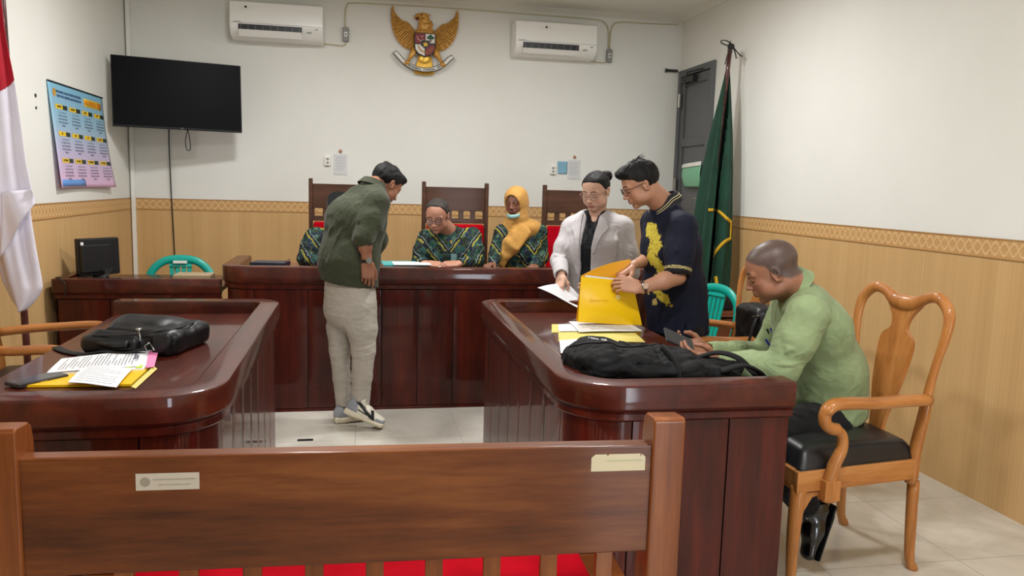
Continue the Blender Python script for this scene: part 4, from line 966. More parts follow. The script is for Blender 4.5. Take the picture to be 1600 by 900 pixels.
f.cap(Lb(-.02, -.22, .10), Lb(.02, .16, .15), .005, .005, .01, '-').cap(Lb(-.33, -.06, .12), Lb(-.10, -.165, .095), .004, .004, .008, '-').cap(Lb(-.3, .10, .165), Lb(.2, .06, .12), .005, .005, .012, '-').cap(Lb(-.08, -.17, .1), Lb(.25, -.13, .06), .004, .004, .008, '-')
V, Q = f.mesh(); N = vnormals(V, Q); w_ = wob(V, (9, 16, 20), 5); w2 = wob(V, (22, 34, 34), 9); V = V+N*((1-np.abs(w_))*.018+w2*.006+.004*(1-2*np.abs(wob(V, (26, 60, 60), 15)))-.012)[:, None]; V[:, 2] = np.maximum(V[:, 2], TZ+.001)
bb = vq_obj('bag_body', (V, Q), M_bp, bk)
from mathutils.bvhtree import BVHTree
bvb = BVHTree.FromPolygons([Vector(p) for p in V], [tuple(q) for q in Q])
def snap(p, off):
    h_ = bvb.ray_cast(Vector((p[0], p[1], 1.3)), Vector((0, 0, -1))); return (p[0], p[1], h_[0].z+off) if h_[0] else (p[0], p[1], max(p[2]*.5+.4, TZ+.01))
for k_, pts in enumerate(([Lb(-.33, .02, .10), Lb(-.31, -.03, .155), Lb(-.22, -.05, .175), Lb(-.1, -.02, .172), Lb(.0, .03, .155)], [Lb(-.35, -.02, .03), Lb(-.36, -.01, .09), Lb(-.30, .06, .16)], [Lb(-.12, .08, .165), Lb(-.05, .03, .17), Lb(.02, .08, .155), Lb(.06, .12, .135)])):
    sp = [snap(p, .003) for p in spline(pts, 8)]; MB().tube([tuple(p) for p in sp], .0035, 6).build('bungee_cord', M_strap, bk, smooth=True)
for pts, wd_ in (([Lb(.20, .06, .075), Lb(.27, .03, .10), Lb(.33, -.02, .09), Lb(.37, -.06, .05), Lb(.40, -.09, .015)], .024), ([Lb(.22, -.12, .06), Lb(.30, -.13, .085), Lb(.37, -.12, .06), Lb(.41, -.10, .02)], .026), ([Lb(.03, -.185, .015), Lb(.035, -.18, .07), Lb(.03, -.12, .115), Lb(.02, -.03, .135)], .014)):
    sp = spline(pts, 8); MB().tube([tuple(p) for p in sp], [(.008, wd_)]*len(sp), 10, up=(0, 0, 1)).build('strap', M_bp, bk, smooth=True)
lg = MB()
for i_, ch_ in enumerate('CONSINA'):
    d_ = at(921+4.3*i_, 528+.6*i_, 3.)-Vector((0, 0, EYE)); d_.normalize(); h_ = bvb.ray_cast(Vector((0, 0, EYE)), d_)
    if h_[0]: n_ = (h_[1] if h_[1].dot(d_) < 0 else -h_[1]); text_mb(ch_, .017, frame(h_[0]-d_*.002, Vector((1, -.05, -.12)), n_.cross(Vector((1, 0, 0)))), th=.0006, mb=lg)
lg.build('logo_print', M_paper, bk)
# ---- right desk: papers
paper('yellow_sheet', 'pale yellow card at the left edge of the papers on the right desk', [XY(862, 520, z), XY(905, 521, z), XY(902, 508, z), XY(862, 507, z)], 'paper', M_paley, curl=.003, th=.003)
paper('yellow_sheet', 'pale yellow card between the white papers and the backpack', [XY(873, 534, z+.004), XY(1008, 534, z+.004), XY(985, 514, z+.004), XY(872, 517, z+.004)], 'paper', M_paley, curl=.003, th=.003)
paper('white_sheet', 'white sheet half hidden under the left end of the backpack', [XY(876, 552, z+.008), XY(935, 548, z+.008), XY(930, 528, z+.008), XY(874, 532, z+.008)], 'paper', curl=.002)
paper('printed_letter', 'printed white paper under the top letter on the right desk', [XY(873, 518, z+.010), XY(960, 518, z+.010), XY(950, 506, z+.010), XY(872, 507, z+.010)], 'paper', lines=10, curl=.004)
paper('printed_letter', 'topmost printed white letter in front of the yellow envelope', [XY(905, 519, z+.016), XY(1003, 516, z+.018), XY(978, 503, z+.018), XY(889, 503, z+.016)], 'paper', lines=14, curl=.006, th=.004)
# ---- yellow document wallet standing on the desk, held open
M_env = NT('yellow_plastic').set(srgb(244, 198, 12), .3, spec=.5, sss=0)
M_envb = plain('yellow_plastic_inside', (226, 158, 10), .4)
ev = thing('document_envelope', 'bright yellow plastic document envelope standing open on the right desk', 'envelope', (1.27, 3.92, TZ))
Y0 = 3.90
e0, e1, e2, e3 = at(903, 503, Y0), at(1003, 508, Y0+.03), at(988, 440, Y0+.02), at(908, 432, Y0)
def ef(u, v, dy=0):
    p = (e0*(1-u)+e1*u)*(1-v)+(e3*(1-u)+e2*u)*v; p.y += dy-.022*sin(pi*u)*sin(pi*min(v+.15, 1))*(1 if dy == 0 else -1); p.z = max(p.z, TZ+.002); return p
front = MB().sheet(lambda u, v: ef(u, v), 24, 20, .0025).build('front_sheet', M_env, ev, smooth=True, auto=50)
b2, b3 = at(985, 405, Y0+.09), at(908, 431, Y0+.04)
def bf(u, v):
    lo = (e0*(1-u)+e1*u)+Vector((0, .035, 0)); hi = b3*(1-u)+b2*u; p = lo*(1-v)+hi*v; p.z = max(p.z+.012*sin(pi*u)*v, TZ+.002); p.y += .015*sin(pi*u); return p
MB().sheet(bf, 20, 20, .0025).build('back_sheet', M_envb, ev, smooth=True, auto=50)
MB().lathe([(.001, -.004), (.013, -.003), (.013, .002), (.001, .003)], 20, M=frame(ef(.66, .62)+Vector((0, -.004, 0)), (1, 0, 0), (0, 0, 1))).build('snap_button', plain('snap_yellow', (236, 214, 130), .3), ev, smooth=True, auto=40)
text_mb('documen', .028, frame(ef(.32, .52)+Vector((0, -.004, 0)), (1, .02, 0), (0, 0, 1)), th=.0003).build('embossed_mark', plain('emboss', (241, 195, 12), .3), front)
pe = MB().sheet(lambda u, v: ef(.09+.86*u, .86+.17*v, .012), 10, 6, .004).build('papers_in_envelope', plain('bluish_white_paper', (206, 214, 224), .5), smooth=True); tag(pe, 'white papers sticking out of the yellow document envelope', 'paper')
# ---- paper in the woman's hand
hp = [at(840, 450, 4.50), at(902, 479, 4.44), at(908, 462, 4.62), at(884, 443, 4.66)]
paper('printed_letter', 'printed white paper the woman in the grey blazer holds by its corner', hp, 'paper', lines=13, curl=.012, th=.001)
# ---- bench things
BT = .905
nb_ = thing('notebook', 'dark blue closed notebook on the left end of the judges bench', 'notebook', (-.60, 5.72, BT))
F = frame((-.60, 5.75, BT), (1, -.15, 0), (.15, 1, 0)); MB().box((-.12, -.085, .02), (.12, .085, .05), M=F).build('cover', plain('navy_cover', (28, 34, 50), .4), nb_, bev=.004); MB().box((-.115, -.08, 0), (.125, .08, .02), M=F).build('page_block', plain('page_grey', (90, 96, 112), .6), nb_)
tf = thing('document_folder', 'teal folder lying on the bench to the left of the judge in glasses', 'folder', (.32, 5.55, BT))
F = frame((.34, 5.62, BT), (1, .03, 0), (-.03, 1, 0)); MB().box((-.17, -.13, 0), (.13, .16, .060), M=F).build('cover', M_tealf, tf, bev=.002); MB().box((-.10, -.16, .0605), (.16, .04, .066), M=F).build('paper_block', M_paper, tf, bev=.001)
bx_ = thing('letter_tray', 'brown wooden tray edge on the bench beside the left chair', 'tray', (-.42, 5.9, BT))
MB().box((-.50, 5.72, BT), (-.33, 6.0, BT+.02)).box((-.50, 5.72, BT), (-.485, 6.0, BT+.05)).build('frame', M_rbr, bx_, bev=.002)
# ---- monitor, seen from behind
mo = thing('monitor', 'black computer monitor turned away on the clerk desk', 'monitor', (-1.72, 5.85, .80))
ml, mr = at(123, 398, 5.72), at(186, 404, 5.95); mx_ = (mr-ml); F = frame((ml+mr)/2+Vector((0, 0, .0)), (mx_.x, mx_.y, 0), (0, .04, 1)); w_ = mx_.length/2
MB().box((-w_, -.128, -.04), (w_, .128, 0.0), M=F).build('bezel', M_black, mo, bev=.006)
MB().prism([(-w_*.97, -.125), (w_*.97, -.125), (w_*.97, .125), (-w_*.97, .125)], 0, .012, M=F).box((-w_*.98, -.10, .01), (w_*.45, .085, .035), M=F).build('rear_shell', plain('monitor_back', (18, 18, 20), .45), mo, bev=.006)
MB().box((-w_+.012, -.118, -.042), (w_-.012, .118, -.0395), M=F).build('screen', M_tv, mo)
MB().box((-w_*.93, .085, .012), (-w_*.80, .105, .0135), M=F).build('sticker', M_white, mo)
c = F.translation; MB().box((c.x-.04, c.y-.02, .80), (c.x+.05, c.y+.03, c.z-.08)).box((c.x-.11, c.y-.08, .80), (c.x+.11, c.y+.09, .815)).build('stand', M_black, mo, bev=.004)
cb = MB()
for k_ in range(4):
    sp = spline([(c.x+.03+.02*k_, c.y-.04, c.z-.07), (c.x+.06, c.y-.09-.02*k_, .86-.01*k_), (c.x+.01-.03*k_, c.y-.13, .83), (c.x-.03, c.y-.12, .81)], 6); cb.tube([tuple(p) for p in sp], .004, 6)
cb.build('cable', M_wire, mo, smooth=True)
sp = spline([(c.x-.02, c.y-.1, .815), (c.x-.1, 5.55, .85), (c.x-.15, 5.46, .868), (-1.84+.02, 5.415, .84), (-1.82, 5.42, .76)], 6)
tag(MB().tube([tuple(p) for p in sp], .004, 6).build('power_cable', M_wire, smooth=True), 'thin black cable draped over the rim of the clerk desk', 'cable')
tag(MB().box((-1.22, 5.62, .80), (-.98, 5.80, .870)).build('file_box', plain('cardboard', (160, 140, 110), .6), bev=.004), 'small brown file box on the clerk desk in front of the teal chair', 'box')
# ---- bag on the second armchair, dark lump on the side table
HX = .035
hb_ = thing('handbag', 'black leather handbag on the armchair behind the seated man', 'bag', (2.17, 4.1, .5))
f = Field((2.0, 3.80, .48), (2.42, 4.5, .98), .006); f.box((2.235, 4.08, .70), (.085, .14, .19), None, .04, .02).ell((2.235, 4.06, .86), (.075, .12, .05), None, .03).cap((2.12, 3.94, .84), (2.14, 4.18, .86), .012, .012, .01, '-')
V, Q = f.mesh(); N = vnormals(V, Q); V = V+N*(wob(V, (20, 20, 26), 11)*.007)[:, None]; vq_obj('bag_body', (V, Q), M_bagl, hb_)
sp = spline([(2.175, 3.96, .88), (2.125, 3.93, .80), (2.10, 3.94, .66), (2.08, 3.97, .54)], 8); MB().tube([tuple(p) for p in sp], [(.003, .009)]*len(sp), 8).build('strap', M_strap, hb_, smooth=True)
MB().tube([(2.15, 3.925, .86), (2.147, 3.985, .845)], .004, 6).build('buckle', M_zip, hb_)
f = Field((2.3, 5.3, .64), (2.9, 5.8, .95), .008); f.ell((2.56, 5.48, .75), (.17, .13, .10), None, .02).box((2.6, 5.5, .70), (.15, .12, .055), None, .03, .03)  # rounded dark lump of no known kind, set on the side table
V, Q = f.mesh(); V[:, 2] = np.maximum(V[:, 2], .656); tag(vq_obj('dark_lump', (V, Q), plain('lump_black', (14, 14, 15), .8)), 'soft black lump on the low side table behind the teal chair', 'bag')
# black strip on the floor
tag(MB().box((-.345, 4.655, 0), (-.255, 4.685, .003)).build('floor_strip', M_black), 'short black strip stuck on the floor tiles between the two desks', 'strip')
# ================================================================ flags
def cloth_mat(name, c1, c2, rough=.8):
    t = NT(name); v = t.coord('Object'); return t.set(t.ramp(t.noise(v, 5, 3), [(.3, srgb(*c1)), (.7, srgb(*c2))]), rough, spec=.25, sheen=.15, bump=t.noise(v, 300, 2), bstr=.1, bdist=.0004)
M_green = cloth_mat('green_flag_cloth', (8, 46, 32), (15, 62, 43), .65); M_fringe = plain('yellow_fringe', (206, 160, 22), .8)
M_pole = wood('dark_pole', (52, 24, 22), (82, 44, 42), (102, 60, 56))
gf = thing('flag', 'furled dark green flag with yellow trim leaning in the right corner by the grey door', 'flag', (2.72, 6.0, 0))
pt, pb = Vector((2.945, 6.12, 2.655)), Vector((2.74, 6.03, .03))
MB().cyl(pt, pb, .017, .020, 14).build('pole', M_pole, gf, smooth=True, auto=50)
MB().lathe([(.001, .09), (.006, .06), (.018, .02), (.020, 0), (.016, -.02), (.001, -.03)], 14, c=tuple(pt)).build('finial', M_pole, gf, smooth=True)
# cloth hangs as folded cone around the pole
def gcl(u, v):           # u angle, v 0 top -1 bottom
    c = pt.lerp(pb, .045+.80*v); prof = [0, .026, .050, .072, .092, .108, .122, .132, .136, .136, .130]
    r = np.interp(v, np.linspace(0, 1, 11), prof)+.012; a = 2*pi*u
    fold = 1+.30*sin(5*a+.6)*min(1, v*4)+.14*sin(11*a+2+3*v)
    cx_ = .035*v; x = c.x+.075*v+r*.98*cos(a)*fold; y = c.y+r*.78*sin(a)*fold
    return Vector((min(x, XR-.03), y, c.z+.012*sin(9*a)*v))
nu_ = 120; vs = []; rows_ = 46
m = MB().grid(gcl, nu_, rows_, close_u=True)
# slit so that the pole shows in front
keep = []
for fc in m.f:
    cc = sum((Vector(m.v[i]) for i in fc), Vector())/4; tpar = (pt.z-cc.z)/(pt.z-pb.z); pc_ = pt.lerp(pb, tpar)
    if not (cc.y < pc_.y and abs(cc.x-pc_.x-.004) < .022): keep.append(fc)
m.f = keep; m.m = [0]*len(keep)
cl_o = m.build('cloth', M_green, gf, smooth=True); so = cl_o.modifiers.new('s', 'SOLIDIFY'); so.thickness = .004
def trim(pts, nm='fringe'):
    out = []
    for (px, py) in pts: 
        q = at(px, py, 5.9); out.append(q)
    sp = [Vector(p) for p in spline([tuple(p) for p in out], 8)]
    mm_ = MB()
    # drape on the cloth: push each point onto the cloth surface toward the camera side
    for p in sp:
        tpar = (pt.z-p.z)/(pt.z-pb.z); pass
    return sp
from mathutils.bvhtree import BVHTree
bv = BVHTree.FromPolygons([Vector(p) for p in m.v], m.f)
def drape(pts, w, name, mat, parent, bvh, off=.004, n=8):
    sp = spline([tuple(p) for p in pts], n); P = []
    for i, p in enumerate(sp):
        t_ = sp[min(i+1, len(sp)-1)]-sp[max(i-1, 0)]; t_ /= np.linalg.norm(t_); nn = np.array([-t_[1], t_[0]]); row = []
        for s_ in (-1, 0, 1):
            q = p+nn*w*s_; d = at(q[0], q[1], 6.)-Vector((0, 0, EYE)); d.normalize(); h = bvh.ray_cast(Vector((0, 0, EYE)), d)
            row.append((h[0]-d*off) if h[0] else None)
        P.append(row)
    last = None; rows = []
    for r in P:
        if any(q is None for q in r): continue
        rows.append(r)
    if len(rows) < 2: return
    vs = [q for r in rows for q in r]; fs = []
    for i in range(len(rows)-1):
        for k_ in range(2):
            a_ = i*3+k_; fs.append((a_, a_+1, a_+4, a_+3))
    o = MB().add(vs, fs).build(name, mat, parent, smooth=True); s_ = o.modifiers.new('s', 'SOLIDIFY'); s_.thickness = .005; s_.offset = 0; return o
drape([(1107, 328), (1122, 330), (1140, 345), (1156, 356), (1150, 368), (1132, 378), (1118, 393), (1112, 402)], 2.3, 'fringe', M_fringe, gf, bv)
drape([(1118, 432), (1120, 445), (1124, 460), (1130, 470)], 2.5, 'fringe', M_fringe, gf, bv)
drape([(1100, 458), (1112, 454), (1116, 450)], 2.5, 'fringe', M_fringe, gf, bv)
drape([(1138, 100), (1136, 112), (1135, 122)], 1.6, 'fringe', M_fringe, gf, bv)
bw = MB()
for pts in ([(0, -.02, .05), (-.05, -.03, .075), (-.095, -.02, .07), (-.07, -.03, .045), (0, -.03, .035)], [(0, -.03, .04), (-.03, -.03, -.02), (-.05, -.03, -.11)], [(0, -.03, .04), (.04, -.03, .0), (.075, -.03, -.03), (.095, -.03, -.04)], [(0, -.03, .04), (.03, -.03, -.01), (.045, -.03, -.06)]):
    sp = spline([tuple(pt+Vector(p)) for p in pts], 6); bw.tube([tuple(p) for p in sp], [(.003, .009)]*len(sp), 8)
bw.ball(tuple(pt+Vector((0, -.015, .035))), (.03, .025, .025), 12, 8); bw.build('ribbon_bow', plain('black_ribbon', (26, 30, 26), .6), gf, smooth=True)
MB().lathe([(.16, 0), (.16, .03), (.05, .05), (.03, .12), (.028, .12)], 24, c=(pb.x, pb.y, 0)).build('base', M_rbr, gf, smooth=True, auto=40)
# red and white flag on the left
lf_ = thing('flag', 'red and white flag on a dark pole beside the left desk', 'flag', (-1.80, 4.75, 0))
M_fred = cloth_mat('red_flag_cloth', (160, 14, 34), (178, 20, 42)); M_fwhite = cloth_mat('white_flag_cloth', (216, 212, 226), (228, 224, 236))
pl0 = Vector((-1.815, 4.80, .02)); pl1 = Vector((-1.865, 4.80, 2.9)); MB().cyl(pl0, pl1, .019, .017, 14).build('pole', M_pole, lf_, smooth=True, auto=50)
MB().lathe([(.125, 0), (.125, .03), (.05, .05), (.03, .12), (.028, .12)], 24, c=(pl0.x, pl0.y, 0)).build('base', M_rbr, lf_, smooth=True, auto=40)
# outline of the draped cloth right edge and tip (world, in the plane y=4.7)
YY = 4.68
edge = spline([(p.x, p.z) for p in (at(-4, -60, YY), at(2, 0, YY), at(10, 60, YY), at(22, 118, YY), at(32, 180, YY), at(42, 250, YY), (at(52, 300, YY)), at(49, 330, YY), at(56, 380, YY), at(66, 440, YY), at(64, 455, YY), at(52, 473, YY), at(35, 485, YY), at(22, 470, YY), at(12, 455, YY))], 6)
zt_, zb_ = edge[0][1], min(p[1] for p in edge)
def ex(z):
    best = [p[0] for p in edge[:int(len(edge)*.86)] if True]; zs = [p[1] for p in edge[:int(len(edge)*.86)]]
    return np.interp(-z, [-q for q in zs], best)
def lx(z):   # left boundary
    zs = [at(0, y, YY).z for y in (-60, 300, 380, 440, 470, 486)]; xs = [-1.95, -1.95, -1.92, -1.88, at(20, 470, YY).x, at(33, 485, YY).x]
    return np.interp(-z, [-q for q in zs], xs)
zsp = [zt_+(zb_-zt_)*i/90 for i in range(91)]
def lcl(u, v):
    z = zt_+(zb_-zt_)*v; a, b_ = lx(z), ex(z); x = a+(b_-a)*u; amp = .016*min(1, (1-v)*6)
    y = YY+amp*sin(u*9+1.5*v)+.006*sin(u*21+4*v+1)*min(1, (1-v)*6)-.05*(1-(2*u-1)**2)
    return Vector((x, y, z))
bz = lambda x: at(0, 150, YY).z+(x-at(0, 150, YY).x)*((at(22, 128, YY).z-at(0, 150, YY).z)/(at(22, 128, YY).x-at(0, 150, YY).x))
m = MB().grid(lcl, 50, 260); wh = MB(); rd = MB(); wh.v = list(m.v); rd.v = list(m.v)
for fc in m.f:
    cc = sum((Vector(m.v[i]) for i in fc), Vector())/4; tgt = rd if cc.z > bz(cc.x) else wh; tgt.f.append(fc); tgt.m.append(0)
for mm_, nm, mt_ in ((rd, 'red_half', M_fred), (wh, 'white_half', M_fwhite)):
    used = sorted({i for f_ in mm_.f for i in f_}); mp = {i: k_ for k_, i in enumerate(used)}; mm_.v = [mm_.v[i] for i in used]; mm_.f = [tuple(mp[i] for i in f_) for f_ in mm_.f]
    o = mm_.build(nm, mt_, lf_, smooth=True); s_ = o.modifiers.new('s', 'SOLIDIFY'); s_.thickness = .004
# second fold of white cloth in front
def l2(u, v):
    p0 = at(0, 402, YY-.1).lerp(at(53, 318, YY-.1), u); p1 = at(0, 300, YY-.1).lerp(at(48, 296, YY-.1), u); q = p0.lerp(p1, v); q.y += .02*sin(u*7+v*2); return q
MB().sheet(l2, 16, 14, .004).build('folded_layer', M_fwhite, lf_, smooth=True)
# ================================================================ people
def V3(*a): return np.array(a, float)
def nz(v): v = np.array(v, float); return v/np.linalg.norm(v)
def skin_mat(name, rough=.5):
    t = NT(name); a = t.new('ShaderNodeAttribute', attribute_name='tint'); v = t.coord('Object'); n = t.noise(v, 60, 3); n2 = t.noise(v, 9, 2)
    c = t.mix(1., a.outputs['Color'], t.ramp(n2, [(.3, (.90, .87, .86)), (.7, (1.08, 1.08, 1.08))]), 'MULTIPLY')
    return t.set(c, rough, spec=.45, bump=n, bstr=.12, bdist=.0008)
M_skin = skin_mat('skin', .46)
def hair_mat(name, c1, c2, rough=.62, rot=(0, 0, 0)):
    t = NT(name); v = t.coord('Object', (1, 1, .35)); n = t.noise(v, 260, 2, .6); return t.set(t.ramp(n, [(.35, srgb(*c1)), (.7, srgb(*c2))]), rough, spec=.28, bump=n, bstr=.6, bdist=.003)
M_hair = hair_mat('black_hair', (5, 4, 5), (13, 11, 11)); M_hairg = hair_mat('greying_hair', (34, 30, 28), (74, 68, 64), .6)
def head_frame(c, fwd, up=(0, 0, 1)):
    f = nz(fwd); u = np.array(up, float); u = nz(u-f*(u@f)); x = np.cross(f, u); return c, np.stack([x, f, u], 1)   # columns x(right) y(fwd) z(up)
def head_prims(f, H, s=1., o={}, infl=0., face=True):
    c, M = H; c = np.array(c, float)
    W = lambda x, y, z: c+M@(np.array((x, y, z), float)*s)
    wd = o.get('wide', 1.); i = infl
    def E_(p, r, k, op='+'): f.ell(W(*p), [(q+i)*s for q in r], M, k, op)
    E_((0, -.018, .036), (.076*wd, .098, .080), .02); E_((0, .020, .02), (.068*wd, .070, .080), .02)
    if not face: return
    E_((0, .030, -.032), (.060*wd, .062, .074), .025); E_((0, .030, -.068), (.050*wd*o.get('jaw', 1), .050, .036), .025); E_((0, .066, -.098), (.022, .018, .016), .018)
    for sg in (-1, 1):
        E_((sg*.044*wd, .052, -.028), (.022, .022, .024), .016); E_((sg*.052*wd*o.get('jaw', 1), .012, -.062), (.016, .028, .026), .02)
        E_((sg*.040*wd, .045, -.055), (.022*o.get('cheek', 1), .026, .026), .018)
        E_((sg*.033, .098, .000), (.016, .014, .010), .010, '-')
        E_((sg*.032, .0745, -.001), (.0155, .0125, .0115), .004)
        f.cap(W(sg*.048, .071, .019), W(sg*.014, .082, .018), .0080*s, .0075*s, .016)
        # ear
        E_((sg*.0755*wd, -.008, -.004), (.007, .019, .031), .004); E_((sg*.083*wd, -.014, .002), (.006, .014, .022), .003)
        E_((sg*.091*wd, -.006, .0), (.008, .009, .014), .004, '-'); f.cap(W(sg*.079*wd, .004, -.006), W(sg*.083*wd, -.002, -.028), .005*s, .006*s, .004)
    f.cap(W(0, .084, .014), W(0, .104, -.028), .0062*s, .0088*s, .010); E_((0, .106, -.033), (.0115*o.get('nose', 1), .010, .009), .006)
    for sg in (-1, 1): E_((sg*.0125*o.get('nose', 1), .094, -.036), (.0082, .011, .0075), .005)
    f.ell(W(0, .083, -.062), np.array((.026, .014, .016))*s, M, .012)
    for sg in (-1, 1): f.cap(W(0, .0905, -.0605), W(sg*.022, .079, -.064), .0048*s, .0026*s, .005); f.cap(W(0, .0890, -.0700), W(sg*.021, .078, -.067), .0056*s, .0028*s, .005)
    f.cap(W(-.020, .0850, -.0655), W(.020, .0850, -.0655), .0016*s, .0016*s, .003, '-'); f.cap(W(0, .0965, -.0655), W(0, .092, -.0655), .001*s, .001*s, .004, '-'); f.cap(W(-.010, .083, -.082), W(.010, .083, -.082), .004*s, .004*s, .008, '-')
def local(V, H, s=1.): c, M = H; return ((V-np.array(c))@M)/s
def head_tint(V, H, s, base, lip, o={}):
    L = local(V, H, s); x, y, z = np.abs(L[:, 0]), L[:, 1], L[:, 2]; C = np.tile(np.array(base, float), (len(V), 1))
    inh = (z > -.13) & (z < .14) & (np.abs(L).max(1) < .16)
    def mixin(m, col):
        m = np.clip(m, 0, 1)[:, None]*inh[:, None]; C[:] = C*(1-m)+np.array(col)*m
    mixin(np.minimum((1-np.sqrt((x/.024)**2+((z+.0655)/.0098)**2))*3, .75)*(y > .074), lip); mixin((1-np.abs(z+.0655)/.0016)*(x < .021)*(y > .074), np.array(lip)*.35)
    mixin(.35*np.exp(-((x-.042)**2+(z+.03)**2)/.0005)*(y > .03), np.array(base)*np.array((1.08, .82, .78)))
    mixin(.3*np.exp(-(x**2+(z+.034)**2)/.0003)*(y > .09), np.array(base)*np.array((1.05, .82, .78)))
    zb = .0245+.004*np.sin(np.clip((x-.012)/.036, 0, 1)*3.1); mixin(o.get('brow', .85)*(1-np.abs(z-zb)/.0048)*2*(x > .011)*(x < .050)*(y > .05), (.012, .009, .008))
    zl = -.0085-.003*np.sin(np.clip((x-.018)/.030, 0, 1)*3.1); mixin((1-np.abs(z-zl)/.0026)*2.5*(x > .0175)*(x < .0475)*(y > .06), (.008, .006, .006))
    zc = .0075+.003*np.sin(np.clip((x-.018)/.030, 0, 1)*3.1); mixin(.45*(1-np.abs(z-zc)/.0018)*(x > .018)*(x < .046)*(y > .06), np.array(base)*.4)
    mixin(1.2*(1-np.sqrt((x-.0065)**2+(z+.0405)**2)/.004)*(y > .085), np.array(base)*.25)
    if o.get('beard', 0): mixin(o['beard']*(z < -.05)*(y > .0)*(.6+.4*wob(L, (300, 300, 300), 4)), np.array(base)*.45)
    if o.get('buzz'):
        hl = np.interp(y, [-.12, -.05, .0, .02, .045, .08, .11], o['buzz']); m = np.clip((z-hl)/.014, 0, 1)*(.84+.05*wob(L, (160, 160, 160), 6)); mixin(m, o.get('buzzcol', (.03, .024, .022)))
    return C
def clipf(f, H, s, hl, ys=(-.12, -.05, .0, .02, .045, .08, .11), soft=.7):
    c, M = H; P = np.stack(np.meshgrid(*[f.lo[i]+f.h*np.arange(f.n[i], dtype=np.float32) for i in range(3)], indexing='ij'), -1)
    L = ((P-np.array(c, np.float32))@np.array(M, np.float32))/s; f.d = np.maximum(f.d, (np.interp(L[..., 1], ys, hl)-L[..., 2]).astype(np.float32)*soft*s)
def hair_obj(root, H, s, hl, th=.012, mat=None, o={}, extra=None, h=.0035, name='hair', amp=.004, fr=(60, 60, 40)):
    c = np.array(H[0]); f = Field(c-.17*s, c+.19*s, h); head_prims(f, H, s, o, th, face=False); 
    if extra: extra(f)
    clipf(f, H, s, hl)
    V, Q = f.mesh(); V = smooth_vq(V, Q, 1); N = vnormals(V, Q); L = local(V, H, s); V = V+N*(amp*wob(L, fr, 8))[:, None]; return vq_obj(name, (V, Q), mat or M_hair, root)
def hand(f, Wp, d, back, side, curl=(25, 35, 20), s=1., spread=1., thumb=None, curls=None, thick=1.):
    """side: 'R' or 'L'. d towards fingers, back = dorsal normal"""
    y = nz(d); z = np.array(back, float); z = nz(z-y*(z@y)); x = np.cross(y, z); M = np.stack([x, y, z], 1); t = -1 if side == 'R' else 1; Wp = np.array(Wp, float)
    P = lambda a, b, c: Wp+M@(np.array((a, b, c), float)*s)
    f.ecap(P(0, -.03, 0), P(0, .015, 0), (.026*s, .020*s), (.030*s, .017*s), x, .012)
    f.box(P(t*.001, .048, -.001), np.array((.039, .046, .0135*thick))*s, M, .0125*s, .012)
    f.ell(P(t*.024, .030, -.010), np.array((.018, .030, .015))*s, M, .012)
    xs = [.0285, .0095, -.0095, -.027]; ln = [(.042, .025, .021), (.046, .029, .022), (.043, .027, .021), (.034, .021, .019)]; yb = [.088, .092, .088, .080]
    for i in range(4):
        cu = (curls[i] if curls else curl); a = 0.; p = np.array((t*xs[i], yb[i], .001)); sp_ = t*(.10-.07*i)*spread; r = .0088 if i < 3 else .0076
        f.cap(P(*(p-np.array((0, .03, 0)))), P(*p), .009*s, .0092*s, .006)
        for j in range(3):
            a += R_(cu[j]); q = p+ln[i][j]*np.array((sp_*cos(a), cos(a), -sin(a))); rr = r-.0007*j; f.cap(P(*p), P(*q), rr*s, (rr-.0006)*s, .0028); p = q
    th = thumb or [(.030, .022, -.010), (.050, .052, -.022), (.056, .082, -.028), (.052, .106, -.030)]
    T = [P(t*a, b, c) for a, b, c in th]; f.cap(T[0], T[1], .014*s, .0115*s, .008); f.cap(T[1], T[2], .0108*s, .0098*s, .004); f.cap(T[2], T[3], .0096*s, .0078*s, .003)
    return P
def bounds(*pts, m=.1):
    A = np.array([list(p) for p in pts]); return A.min(0)-m, A.max(0)+m
def arm_vq(E_, Wp, d, back, side, h=.0028, re=.044, rw=.027, **kw):
    Wp = np.array(Wp, float); E_ = np.array(E_, float); lo, hi = bounds(E_, Wp, Wp+nz(d)*.18*kw.get('s', 1), m=.085); f = Field(lo, hi, h)
    y = nz(d); z = np.array(back, float); z = nz(z-y*(z@y)); x = np.cross(y, z); mid = E_*.62+Wp*.38
    f.ecap(E_, mid, (re, re), (re*.92, re*.86), x, .02); f.ecap(mid, Wp, (re*.92, re*.86), (rw, rw*.78), x, .02)
    hand(f, Wp+y*.012, d, back, side, **kw); return f.mesh()
def cloth(f, amp=.006, fr=(26, 26, 34), seed=1, fine=.0022, ff=(70, 70, 90), it=1, ridge=True, extra=None):
    V, Q = f.mesh(); V = smooth_vq(V, Q, it); N = vnormals(V, Q); w = wob(V, fr, seed)
    d = amp*((1-np.abs(w)*1.6) if ridge else w)+fine*wob(V, ff, seed+7)
    if extra is not None: d = d+extra(V)
    return V+N*d[:, None], Q
def creases(V, pts_list):
    """sharp fold ridges along given 3-D polylines: (pts, width, height)"""
    d = np.zeros(len(V))
    for pts, w, hgt in pts_list:
        P = [np.array(p, float) for p in spline([tuple(p) for p in pts], 5)]; m = np.full(len(V), 9.)
        for a, b in zip(P, P[1:]):
            ab = b-a; t = np.clip(((V-a)@ab)/max(ab@ab, 1e-9), 0, 1); m = np.minimum(m, np.linalg.norm(V-a-t[:, None]*ab, axis=1))
        d += hgt*1.15*np.exp(-(m/(w*.72))**2)-hgt*.35*np.exp(-(m/(w*2.2))**2)
    return d
def body_vq(parts, coarse=None): return join_vq(parts)
def tinted(parts, H, s, base, lip, o):
    V, Q = join_vq(parts); C = head_tint(V, H, s, base, lip, o); return V, Q, C
